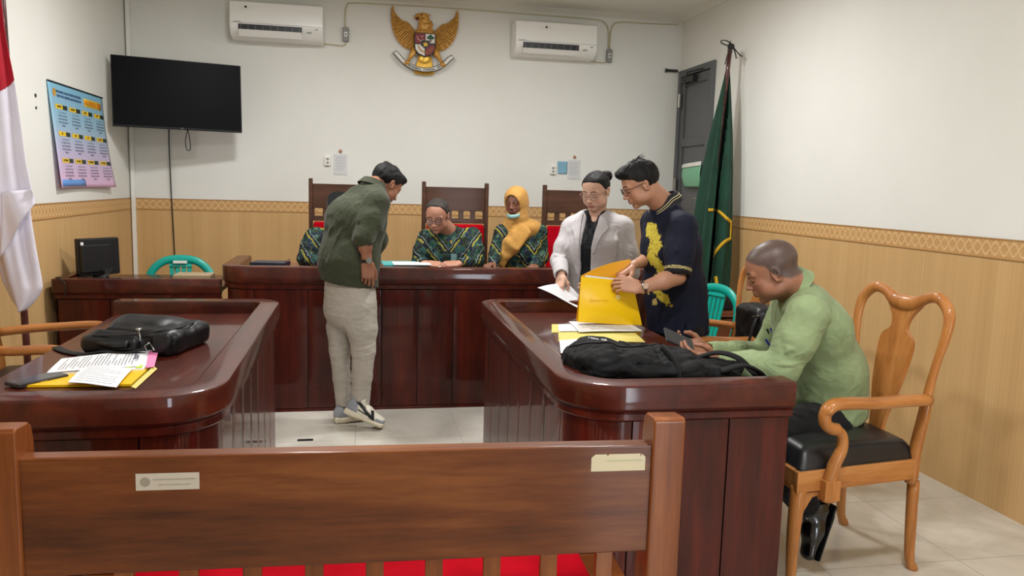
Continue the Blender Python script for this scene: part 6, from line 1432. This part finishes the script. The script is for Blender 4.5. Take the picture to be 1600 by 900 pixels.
    for sg in (1, -1):
        rows = [(.0, -.000, .060, .020), (.2, -.045, .062, .050), (.42, -.085, .060, .066), (.62, -.13, .054, .040), (.8, -.18, .052, .024), (1., -.24, .050, .012)]
        base = nk+V3(0, 0, -.012)
        def lap(u, v):
            a = np.interp(v, [x[0] for x in rows], [x[2] for x in rows]); w_ = np.interp(v, [x[0] for x in rows], [x[3] for x in rows]); dz = np.interp(v, [x[0] for x in rows], [x[1] for x in rows])
            return Vector(onto(base+rt*(sg*(a*.9+w_*u)+.012)+V3(0, 0, dz), .007))
        MB().sheet(lap, 8, 22, .005).build('lapel', M_bz, bz_, smooth=True, auto=60)
    for dz in (.0,): 
        p = onto(wst-rt*.075+V3(0, 0, dz), .004); MB().lathe([(.001, 0), (.010, 0), (.010, .004), (.001, .005)], 16, M=frame(Vector(p), Vector(rt), (0, 0, 1))).build('button', plain('button_grey', (150, 146, 144), .4), bz_, smooth=True, auto=40)
    lo, hi = bounds(pel, RA, LA, m=.18); f = Field(lo, hi, .012); f.ecap(pel+V3(0, 0, .05), pel-V3(0, 0, .08), (.17, .14), (.18, .15), rt, .04); f.chain([RH, RK, RA], [.10, .08, .07], .02); f.chain([LH, LK, LA], [.10, .08, .07], .02); vq_obj('trousers', f.mesh(), M_bt, r)
    ml = [plain('black_shoe_leather_w', (12, 12, 13), .3), plain('shoe_sole_w', (10, 10, 10), .5)]
    for A_ in (RA, LA): shoe(r, A_, fw, (0, 0, 1), .24, mats=ml, style='flat', heel=V3(A_[0], A_[1], .002)-fw*.06)
blazer_woman()
# ---------------------------------------------------------------- 4. man in the navy shirt
def navy_man():
    r = thing('person', 'man in glasses and a navy shirt with yellow embroidery, leaning over the yellow envelope', 'person', (1.68, 4.1, 0))
    fw = nz((-.93, -.15, 0)); rt = nz((-.15, .93, 0))
    pel = A3(1060, 500, 4.12); wst = A3(1054, 450, 4.12); chs = A3(1048, 385, 4.11); nk = A3(1036, 318, 4.10)
    H = head_frame(A3(1000, 288, 4.06), (-.88, .10, -.46), (-.32, 0, .95)); o = {'wide': 1.0, 'cheek': 1.2, 'brow': .9}; s = .985
    LS, RS = A3(1066, 356, 3.93), A3(1022, 348, 4.28); LE, LW = A3(1058, 432, 3.86), A3(1003, 450, 3.82); RE, RW = A3(1024, 400, 4.24), A3(988, 415, 4.0)
    RH, LH = pel+rt*.09-V3(0, 0, .04), pel-rt*.09-V3(0, 0, .04); RA, LA = V3(RH[0], RH[1], .10), V3(LH[0], LH[1], .10); RK, LK = (RH+RA)/2, (LH+LA)/2
    ch = [(pel, (.165, .140)), (wst, (.168, .150)), (chs, (.180, .145)), (chs*.35+nk*.65, (.15, .09))]
    hv = head_vq(H, s, o, nk+V3(.01, 0, -.01), rn=.062)
    la = arm_vq(LE, LW, (-.85, .25, .12), (-.1, -.85, .5), 'L', curls=[(30, 40, 20), (32, 42, 20), (34, 44, 24), (36, 46, 28)], re=.048, rw=.029)
    ra = arm_vq(RE, RW, (-.8, -.35, -.45), (-.2, .1, 1), 'R', curls=[(30, 40, 25), (34, 44, 25), (38, 44, 28), (42, 46, 30)], re=.044)
    ib = inner_body(ch, rt, [([RS, RE], [.06, .05]), ([LS, LE], [.06, .05]), ([RH, RK, RA], [.09, .06, .04]), ([LH, LK, LA], [.09, .06, .04])])
    V, Q, C = tinted([hv, la, ra, ib], H, s, SK_MED2, srgb(170, 100, 90)[:3], o); vq_obj('body', (V, Q), M_skin, r, C)
    hc = np.array(H[0]); Hm = H[1]
    hair_obj(r, H, s, [-.050, -.040, .026, .026, .055, .066, .072], .008, o=o, amp=.004, fr=(110, 70, 70), extra=lambda f: (f.ell(hc+Hm@np.array((0, .058, .098))*s, (.052, .046, .028), Hm, .02), f.ell(hc+Hm@np.array((.0, -.01, .112))*s, (.048, .06, .016), Hm, .02)))
    tf_ = MB()
    for i in range(26):
        q = random.Random(i+50); a = q.uniform(-.05, .05); b = q.uniform(-.07, .04); p0 = np.array((a*.8, b*.8, .112)); dr = np.array((q.uniform(-.02, .02), q.uniform(-.05, -.01), q.uniform(.010, .030)))
        pts = [tuple(hc+Hm@(p0*s)), tuple(hc+Hm@((p0+dr*.6+np.array((0, 0, .006)))*s)), tuple(hc+Hm@((p0+dr+np.array((0, -.015, -.004)))*s))]; tf_.tube([tuple(p) for p in spline(pts, 4)], [.0028-.00028*k_ for k_ in range(9)], 5)
    tf_.build('hair_tuft', M_hair, r, smooth=True)['kind'] = 'stuff'
    glasses(r, H, s, plain('dark_rim', (40, 26, 22), .3), r=(.026, .021), th=.0018)
    # shirt with embroidery
    M_nv = NT('navy_cotton'); a_ = M_nv.new('ShaderNodeAttribute', attribute_name='tint'); n_ = M_nv.noise(M_nv.coord('Object'), 400, 2); M_nv = M_nv.set(a_.outputs['Color'], .75, spec=.2, bump=n_, bstr=.15, bdist=.0006)
    lo, hi = bounds(pel, nk, RS, LS, RE, LE, m=.25); f = torso_field(lo, hi, .005, ch, rt)
    f.ecap(wst, pel-V3(0, 0, .06), (.174, .158), (.188, .160), rt, .04); f.cap(RS, LS, .066, .068, .06); f.chain([LS, LS*.5+LE*.5, LS*.12+LE*.88], [.080, .076, .070], .03); f.chain([RS, RS*.1+RE*.9], [.076, .066], .03); f.cap(nk*.8+chs*.2, nk-V3(0, 0, .01), .075, .064, .03)
    d_ = nz(LE-LS); sl = LS*.18+LE*.82; f.cap(sl, LE+d_*.1, .060, .062, .003, '-'); f.cap(RS*.15+RE*.85, RE+(RE-RS)*.3, .056, .058, .003, '-'); f.half(A3(1058, 517, 4.12), (.0, 0, -1))
    sp_ = A3(1070, 517, 3.95); f.ecap(sp_, sp_+V3(.0, 0, .07), (.004, .05), (.001, .05), (1, 0, 0), .002, '-')
    cr = [([LS+V3(-.05, -.07, -.06), LE+V3(-.04, -.06, .10)], .012, .008), ([LS+V3(.06, -.05, -.04), LE+V3(.05, -.04, .08)], .012, .008), ([chs+V3(.08, -.14, -.06), wst+V3(.03, -.16, .0)], .016, .010), ([chs+V3(.12, -.10, -.12), wst+V3(.08, -.15, -.02)], .014, .010), ([wst+V3(-.10, -.1, .0), pel+V3(-.02, -.15, .04)], .016, .008), ([wst+V3(.12, -.08, .0), pel+V3(.03, -.15, .0)], .016, .008)]
    V, Q = cloth(f, .0022, (28, 28, 24), 81, .0006, (95, 95, 80), extra=lambda V: creases(V, cr)); nv = srgb(24, 28, 46)[:3]; C = np.tile(np.array(nv), (len(V), 1)); N = vnormals(V, Q)
    # embroidery: a winding body with claws and flames, in chest coordinates (a = across the front towards the left side, b = height)
    lf2 = -rt; rel = V-chs; aa = rel@lf2; bb = rel[:, 2]; frn = (rel@fw > .01) & (N@fw > -.2)
    body_ = spline([(.0, .10), (.055, .06), (.075, .0), (.045, -.05), (.085, -.10), (.10, -.16), (.05, -.20), (.09, -.25), (.12, -.29)], 6); mdist = np.full(len(V), 9.)
    w_ = wob(np.stack([aa, bb, aa*0], 1), (120, 120, 1), 12)
    for i, (p, q) in enumerate(zip(body_, body_[1:])):
        ab = q-p; t_ = np.clip(((aa-p[0])*ab[0]+(bb-p[1])*ab[1])/(ab@ab), 0, 1); d = np.hypot(aa-p[0]-t_*ab[0], bb-p[1]-t_*ab[1]); mdist = np.minimum(mdist, d-(.040-.020*i/len(body_)))
    flame = mdist+.013*w_; e1 = frn & (flame < 0) & (bb < .13); C[e1] = srgb(206, 190, 72)[:3]; C[e1 & (np.abs(wob(np.stack([aa, bb, aa*0], 1), (180, 180, 1), 5)) < .10)] = srgb(150, 120, 30)[:3]
    for (x0, z0, rr) in ((.0, -.235, .03), (.05, -.30, .03), (-.03, -.08, .03)): m_ = frn & (np.hypot(aa-x0, bb-z0)+.014*w_ < rr*.7); C[m_] = srgb(200, 184, 110)[:3]
    # ribbed sleeve hem
    t_ = ((V-LS)@d_)/np.linalg.norm(LE-LS); ds = np.linalg.norm((V-LS)-((V-LS)@d_)[:, None]*d_, axis=1); hem = (t_ > .815) & (ds < .10); C[hem] = srgb(30, 28, 34)[:3]
    for a0 in (.845, .875): C[hem & (np.abs(t_-a0) < .009)] = srgb(200, 186, 130)[:3]
    vq_obj('shirt', (V, Q), M_nv, r, C)
    tb = NT('striped_collar_rib'); uu = tb.coord('Object'); M_nvc = plain('navy_collar', (24, 24, 34), .8)
    co = collar(r, nk+V3(.006, 0, .004), nz(V3(-.40, 0, .9)), fw, M_nvc, .074, .052, open_=.3, tilt=.5)
    for k_, off in enumerate((.30, .52)):
        u = nz(V3(-.40, 0, .9)); f_ = nz(fw-u*(fw@u)); x = np.cross(f_, u); Nk = nk+V3(.006, 0, .004)
        pts = []
        for a in np.linspace(.02, .98, 50):
            an = pi/2+.3+(2*pi-.6)*a; v = 1-off; rr = .074*(1+.05*v)+.004+.014*off+.012*(1-v)+.0035; lead = max(0, cos(an-pi/2)); z = -.012+.052*v-.02*lead-.025*lead-.004; pts.append(tuple(Nk+x*cos(an)*rr+f_*sin(an)*rr+u*z))
        MB().tube(pts, .0022, 6).build('collar_stripe', plain('cream_thread', (206, 192, 140), .7), co, smooth=True)
    M_bt = fabric('black_trousers_n', (12, 12, 15), (20, 20, 23)); lo, hi = bounds(pel, RA, LA, m=.18); f = Field(lo, hi, .010); f.ecap(pel+V3(0, 0, .05), pel-V3(0, 0, .08), (.16, .135), (.172, .145), rt, .04); f.chain([RH, RK, RA], [.10, .075, .062], .02); f.chain([LH, LK, LA], [.10, .075, .062], .02); vq_obj('trousers', cloth(f, .004, (36, 36, 50), 91, .001), M_bt, r)
    ml = [plain('black_shoe_leather_n', (12, 12, 13), .25), plain('shoe_sole_n', (10, 10, 10), .5)]
    for A_ in (RA, LA): shoe(r, A_, fw, (0, 0, 1), .27, mats=ml, style='derby', heel=V3(A_[0], A_[1], .002)-fw*.06)
    watch(r, LW+(LE-LW)*.02, LE-LW, (-.1, -1, .35), plain('brown_strap', (70, 44, 34), .5), plain('watch_dial_rose', (196, 160, 140), .3), r=.033)
navy_man()
# ---------------------------------------------------------------- 5. the judge in glasses
def seated_judge(label, X0, Yb, px, hp, shd, elb, wr, hfw, glasses_=True, cap=False, skin=SK_MED, mat=None, hairm=None, hands=True, o=None, hmat=None, badge=True, hands_dir=None, s=1.0):
    r = thing('person', label, 'person', (X0, Yb, .5))
    fw = nz((-.05, -1, 0)); rt = nz((-1, .05, 0)); (RS, LS), (RE, LE), (RW, LW) = shd, elb, wr
    mid = (RS+LS)/2; nk = mid+V3(0, -.01, .055); chs = mid+V3(0, .0, -.13); wst = V3(X0, Yb, .76); pel = V3(X0, Yb+.02, .60)
    H = head_frame(hp, hfw, (hfw[0]*.35, hfw[1]*.35, .93)); o = o or {}
    ch = [(pel, (.17, .14)), (wst, (.175, .145)), (chs, (.185, .13)), (chs*.35+nk*.65, (.15, .085))]
    RH, LH = pel+rt*.10, pel-rt*.10; RK, LK = RH+fw*.42, LH+fw*.42; RA, LA = RK-V3(0, 0, .44)+fw*.03, LK-V3(0, 0, .44)+fw*.03; RA[2] = LA[2] = .10
    parts = [head_vq(H, s, o, nk-V3(0, 0, .01), rn=.056, h=.0028)]
    parts.append(arm_vq(RE, RW, hands_dir[0], (0.1, -.45, .9), 'R', curls=[(28, 42, 25), (32, 44, 28), (38, 46, 28), (42, 48, 30)], re=.042)); parts.append(arm_vq(LE, LW, hands_dir[1], (-.1, -.45, .9), 'L', curls=[(28, 42, 25), (32, 44, 28), (38, 46, 28), (42, 48, 30)], re=.042))
    parts.append(inner_body(ch, rt, [([RS, RE], [.06, .05]), ([LS, LE], [.06, .05]), ([RH, RK, RA], [.085, .06, .04]), ([LH, LK, LA], [.085, .06, .04])]))
    V, Q, C = tinted(parts, H, s, skin, tuple(np.array(skin)*np.array((.9, .62, .6))), o); vq_obj('body', (V, Q), M_skin, r, C)
    if not cap: hair_obj(r, H, s, o.get('hl', [-.055, -.045, .012, .035, .075, .092, .10]), .007, hairm or M_hairg, o=o, amp=.003)
    else:
        hair_obj(r, H, s, [-.055, -.045, .012, .030, .06, .08, .09], .006, M_hair, o=o, amp=.002)
        c = np.array(hp); Hm = H[1]; f = Field(c-.2, c+.22, .004); P = lambda x, y, z: c+Hm@np.array((x, y, z)); f.ecap(P(0, -.012, .055), P(0, -.012, .145), (.084, .104), (.078, .096), Hm[:, 0], .005); f.half(P(0, 0, .058), Hm@np.array((0, -.2, -1))); f.half(P(0, 0, .150), Hm@np.array((0, .1, 1))); vq_obj('black_cap', f.mesh(), fabric('cap_velvet', (10, 10, 11), (16, 16, 17), .9), r)
    if glasses_: glasses(r, H, s, plain('black_rim', (22, 20, 20), .3), r=(.025, .019), th=.0016)
    lo, hi = bounds(pel, nk, RS, LS, RE, LE, RW, LW, m=.23); f = torso_field(lo, hi, .0065, ch, rt)
    f.cap(RS, LS, .064, .064, .06); f.chain([RS, RS*.5+RE*.5, RE], [.076, .072, .060], .03); f.chain([RE, RW+(RE-RW)*.06], [.058, .040], .02); f.chain([LS, LS*.5+LE*.5, LE], [.076, .072, .060], .03); f.chain([LE, LW+(LE-LW)*.06], [.058, .040], .02); f.cap(nk*.7+chs*.3, nk-V3(0, 0, .01), .075, .062, .03)
    for W_, E2 in ((RW, RE), (LW, LE)): d = nz(W_-E2); f.cap(W_-d*.012, W_+d*.06, .031, .034, .003, '-')
    f.cap(nk+fw*.085+V3(0, 0, .03), nk+fw*.10-V3(0, 0, .05), .040, .012, .008, '-')
    cr = [([LS+V3(0, -.07, -.05), LE+V3(.02, -.05, .08)], .012, .008), ([RS+V3(0, -.07, -.05), RE+V3(-.02, -.05, .08)], .012, .008), ([LE+V3(-.05, -.05, .04), LE+V3(.05, -.04, .05)], .01, .009), ([RE+V3(-.05, -.05, .04), RE+V3(.05, -.04, .05)], .01, .009)]
    VQ = cloth(f, .0025, (30, 30, 30), 101, .0008, (95, 95, 80), extra=lambda V: creases(V, cr)); sh = vq_obj('batik_shirt', VQ, mat, r)
    collar(r, nk+V3(0, 0, .002), (-.05, -.22, 1), fw, mat, .068, .036, open_=.42, tilt=1.2)
    if badge:
        bv_ = BVHTree.FromPolygons([Vector(p) for p in VQ[0]], [tuple(q) for q in VQ[1]])
        for (x, y, w, h, nm, col) in badge:
            d = at(x, y, 5.9)-Vector((0, 0, EYE)); d.normalize(); h_ = bv_.ray_cast(Vector((0, 0, EYE)), d)
            if h_[0]: F = frame(h_[0]-d*.008, (1, 0, 0), (0, .1, 1)); MB().box((-w, -h, 0), (w, h, .003), M=F).build(nm, plain(nm, col, .4), r, bev=.001)
        b_ = MB()
        for y in (378, 388, 398):
            d = at(px, y, 5.9)-Vector((0, 0, EYE)); d.normalize(); h_ = bv_.ray_cast(Vector((0, 0, EYE)), d)
            if h_[0]: MB().lathe([(.001, 0), (.006, 0), (.006, .002), (.001, .003)], 12, M=frame(h_[0]-d*.004, (1, 0, 0), (0, 0, 1))).build('button', plain('shirt_button', (60, 70, 60), .4), r)
    lo, hi = bounds(pel, RK, LK, RA, LA, m=.16); f = Field(lo, hi, .012); f.ecap(pel+V3(0, 0, .04), pel-V3(0, 0, .03), (.16, .14), (.165, .145), rt, .04)
    for A_ in ([RH, RK, RA], [LH, LK, LA]): f.chain(A_, [.088, .068, .055], .02)
    vq_obj('trousers', f.mesh(), fabric('dark_trousers', (18, 18, 22), (26, 26, 30)), r)
    ml = [plain('dark_shoe', (12, 12, 13), .25), plain('dark_sole', (10, 10, 10), .5)]
    for A_ in (RA, LA): shoe(r, A_, fw, (0, 0, 1), .26, mats=ml, style='derby', heel=V3(A_[0], A_[1], .002)-fw*.05)
    return r
MBK = [batik('batik_cloth', (.66, 0)), batik('batik_cloth_left', (-.25, 0)), batik('batik_cloth_woman', (1.32, 0))]
seated_judge('seated judge in glasses and a green patterned batik shirt at the middle of the bench', .72, 6.08, 694, A3(683, 337, 5.76), (A3(668, 374, 5.93), A3(737, 371, 5.93)), (A3(655, 413, 5.83), A3(744, 410, 5.83)), (A3(664, 412, 5.62), A3(717, 412, 5.62)), (-.30, -.84, -.40), mat=MBK[0], skin=SK_MED, o={'wide': 1.0, 'jaw': 1.05, 'hl': [-.055, -.045, .012, .046, .098, .118, .125], 'cheek': 1.1}, hands_dir=((.95, -.32, -.05), (-.95, -.32, -.05)), badge=((709, 402, .022, .026, 'name_badge', (96, 130, 132)), (705, 378, .006, .010, 'gold_pin', (196, 170, 60))))
seated_judge('seated judge in a black cap and batik shirt, half hidden behind the standing man', -.22, 6.10, 530, A3(529, 340, 5.86), (A3(492, 372, 5.95), A3(556, 374, 5.95)), (A3(478, 404, 5.85), A3(560, 408, 5.85)), (A3(500, 412, 5.68), A3(550, 412, 5.66)), (.0, -.85, -.50), glasses_=False, cap=True, mat=MBK[1], badge=None, hands_dir=((.9, -.35, -.05), (-.9, -.35, -.05)))
pt_ = A3(689, 413, 5.50); pt_[2] = BT+.03
cp = MB().ball(tuple(pt_), (.035, .03, .018), 10, 8); o_ = cp.build('crumpled_paper', M_paper, smooth=False)
for v_ in o_.data.vertices: v_.co += Vector([rnd.uniform(-.006, .006) for _ in range(3)])
tag(o_, 'small white paper between the hands of the judge in glasses', 'paper'); o_.location.z = 0
# ---------------------------------------------------------------- 6. woman in the mustard headscarf
def hijab_woman():
    r = thing('person', 'woman in a mustard headscarf with a mask under her chin standing behind the bench', 'person', (1.28, 6.02, 0))
    fw = nz((-.45, -.88, 0)); rt = nz((-.88, .45, 0)); mat = MBK[2]; s = .93
    nk = A3(815, 352, 6.0); chs = A3(814, 392, 6.0); wst = V3(chs[0], 6.02, .95); pel = V3(chs[0], 6.03, .80)
    H = head_frame(A3(806, 316, 5.95), (-.55, -.82, -.16), (-.1, -.12, .98)); o = {'wide': .98, 'jaw': .9, 'brow': .8}
    RS, LS = A3(785, 364, 5.98), A3(842, 363, 6.0); RE, LE = A3(774, 398, 5.94), A3(846, 402, 5.98); RW, LW = A3(770, 412, 5.75), A3(836, 415, 5.78)
    RH, LH = pel+rt*.08, pel-rt*.08; RA, LA = V3(RH[0], RH[1], .09), V3(LH[0], LH[1], .09); RK, LK = (RH+RA)/2, (LH+LA)/2
    ch = [(pel, (.155, .125)), (wst, (.145, .12)), (chs, (.155, .12)), (chs*.3+nk*.7, (.12, .08))]
    hv = head_vq(H, s, o, nk, rn=.050, h=.0028)
    ra = arm_vq(RE, RW, (-.55, -.75, -.1), (-.3, -.2, .95), 'R', curls=[(30, 35, 25)]*4, re=.036, s=.9); la = arm_vq(LE, LW, (-.3, -.9, -.1), (.2, -.2, .95), 'L', curls=[(30, 35, 25)]*4, re=.036, s=.9)
    ib = inner_body(ch, rt, [([RS, RE], [.05, .045]), ([LS, LE], [.05, .045]), ([RH, RK, RA], [.08, .055, .04]), ([LH, LK, LA], [.08, .055, .04])])
    V, Q, C = tinted([hv, ra, la, ib], H, s, SK_DARK, srgb(120, 70, 62)[:3], o); vq_obj('body', (V, Q), M_skin, r, C)
    lo, hi = bounds(pel, nk, RS, LS, RE, LE, RW, LW, m=.22); f = torso_field(lo, hi, .0065, ch, rt)
    f.cap(RS, LS, .055, .055, .06); f.chain([RS, RE], [.064, .052], .03); f.chain([RE, RW+(RE-RW)*.05], [.050, .040], .02); f.chain([LS, LE], [.064, .054], .03); f.chain([LE, LW+(LE-LW)*.05], [.052, .042], .02); f.ecap(pel, pel-V3(0, 0, .2), (.17, .14), (.18, .15), rt, .03); f.cap(nk*.8+chs*.2, nk-V3(0, 0, .02), .06, .054, .03)
    vq_obj('batik_blouse', cloth(f, .0025, (30, 30, 30), 111, .0008, (95, 95, 80)), mat, r)
    M_sc = fabric('mustard_scarf', (178, 130, 62), (194, 148, 80), .75, fold=.002)
    c = np.array(H[0]); Hm = H[1]; P = lambda x, y, z: c+Hm@(np.array((x, y, z))*s)
    f = Field(c-V3(.28, .28, .50), c+V3(.26, .26, .18), .0045); head_prims(f, H, s, o, .016, face=False); f.ell(P(0, -.02, -.01), (.088*s, .105*s, .115*s), Hm, .02); f.ecap(P(0, -.03, -.03), P(0, -.01, -.12), (.082, .092), (.090, .092), Hm[:, 0], .03)
    f.ell(nk+V3(0, 0, -.015), (.13, .115, .055), None, .04); f.cap(RS*.7+nk*.3+V3(0, 0, .012), LS*.7+nk*.3+V3(0, 0, .012), .058, .058, .06)
    # face opening
    f.ell(P(0, .105, -.012), np.array((.064, .088, .086))*s, Hm, .006, '-')
    # inner hollow so that the scarf is a shell around the head
    # hanging end down the front on her right
    e0 = nk+fw*.10-rt*.03-V3(0, 0, .02); e1 = chs+fw*.155+rt*.035+V3(0, 0, .05); e2 = wst+fw*.17+rt*.085+V3(0, 0, .06); e3 = e2+rt*.03-V3(0, 0, .08)
    for (a, ra_), (b, rb) in (((e0, (.085, .026)), (e1, (.075, .020))), ((e1, (.075, .020)), (e2, (.055, .018))), ((e2, (.055, .018)), (e3, (.045, .014)))): f.ecap(a, b, ra_, rb, rt, .02)
    lsf = LS*.72+nk*.28+fw*.065+V3(0, 0, .0)
    f.ecap(lsf, e0*.4+e1*.6, (.055, .024), (.06, .022), (0, 0, 1), .04); f.ecap(lsf, e1, (.035, .022), (.05, .02), (0, 0, 1), .04)
    cr = []
    for i in range(6):
        t_ = i/5; a_ = P(-.075+.01*i, .075, -.105-.012*i); m_ = P(0, .13-.01*i, -.125-.020*i); b_ = P(.09, .05, -.085-.026*i); cr.append(([a_, m_, b_], .0065, .0035))
    for i in range(3): cr.append(([P(.045+.012*i, .075-.02*i, .06-.02*i), P(.078, .02-.02*i, .0), P(.074, .02-.02*i, -.08)], .007, .004))
    VQ = cloth(f, .0014, (40, 40, 30), 121, .0006, (120, 120, 90), extra=lambda V: creases(V, cr)); vq_obj('headscarf', VQ, M_sc, r)
    # mask pulled under the chin
    def mk(u, v):
        a = (u-.5)*2.4; x = .062*sin(a); y = .044+.056*cos(a); return Vector(P(x, y+.006*sin(pi*v), -.086-.030*v+.018*(1-cos(a))))
    MB().sheet(mk, 18, 5, .004).build('face_mask', plain('pale_teal_mask', (150, 196, 192), .7), r, smooth=True, auto=60)
    st_ = MB()
    for sg in (-1, 1): st_.tube([tuple(P(sg*.056, .056, -.090)), tuple(P(sg*.064, .050, -.05)), tuple(P(sg*.068, .03, -.01))], .0012, 5)
    st_.build('mask_strap', M_white, r, smooth=True)
    lo, hi = bounds(pel, RA, LA, m=.16); f = Field(lo, hi, .012); f.ecap(pel, pel-V3(0, 0, .3), (.16, .13), (.18, .15), rt, .04); f.ecap(pel-V3(0, 0, .3), V3(pel[0], pel[1], .12), (.18, .15), (.2, .17), rt, .03); f.half(V3(0, 0, .04), (0, 0, -1)); vq_obj('skirt', f.mesh(), fabric('dark_skirt', (16, 16, 18), (24, 24, 26)), r)
    ml = [plain('dark_shoe_w', (12, 12, 13), .25), plain('dark_sole_w', (10, 10, 10), .5)]
    for A_ in (RA, LA): shoe(r, A_, fw, (0, 0, 1), .23, mats=ml, style='flat', heel=V3(A_[0], A_[1], .002)-fw*.05)
hijab_woman()
for o in bpy.data.objects:
    if '_loc' in o: del o['_loc']
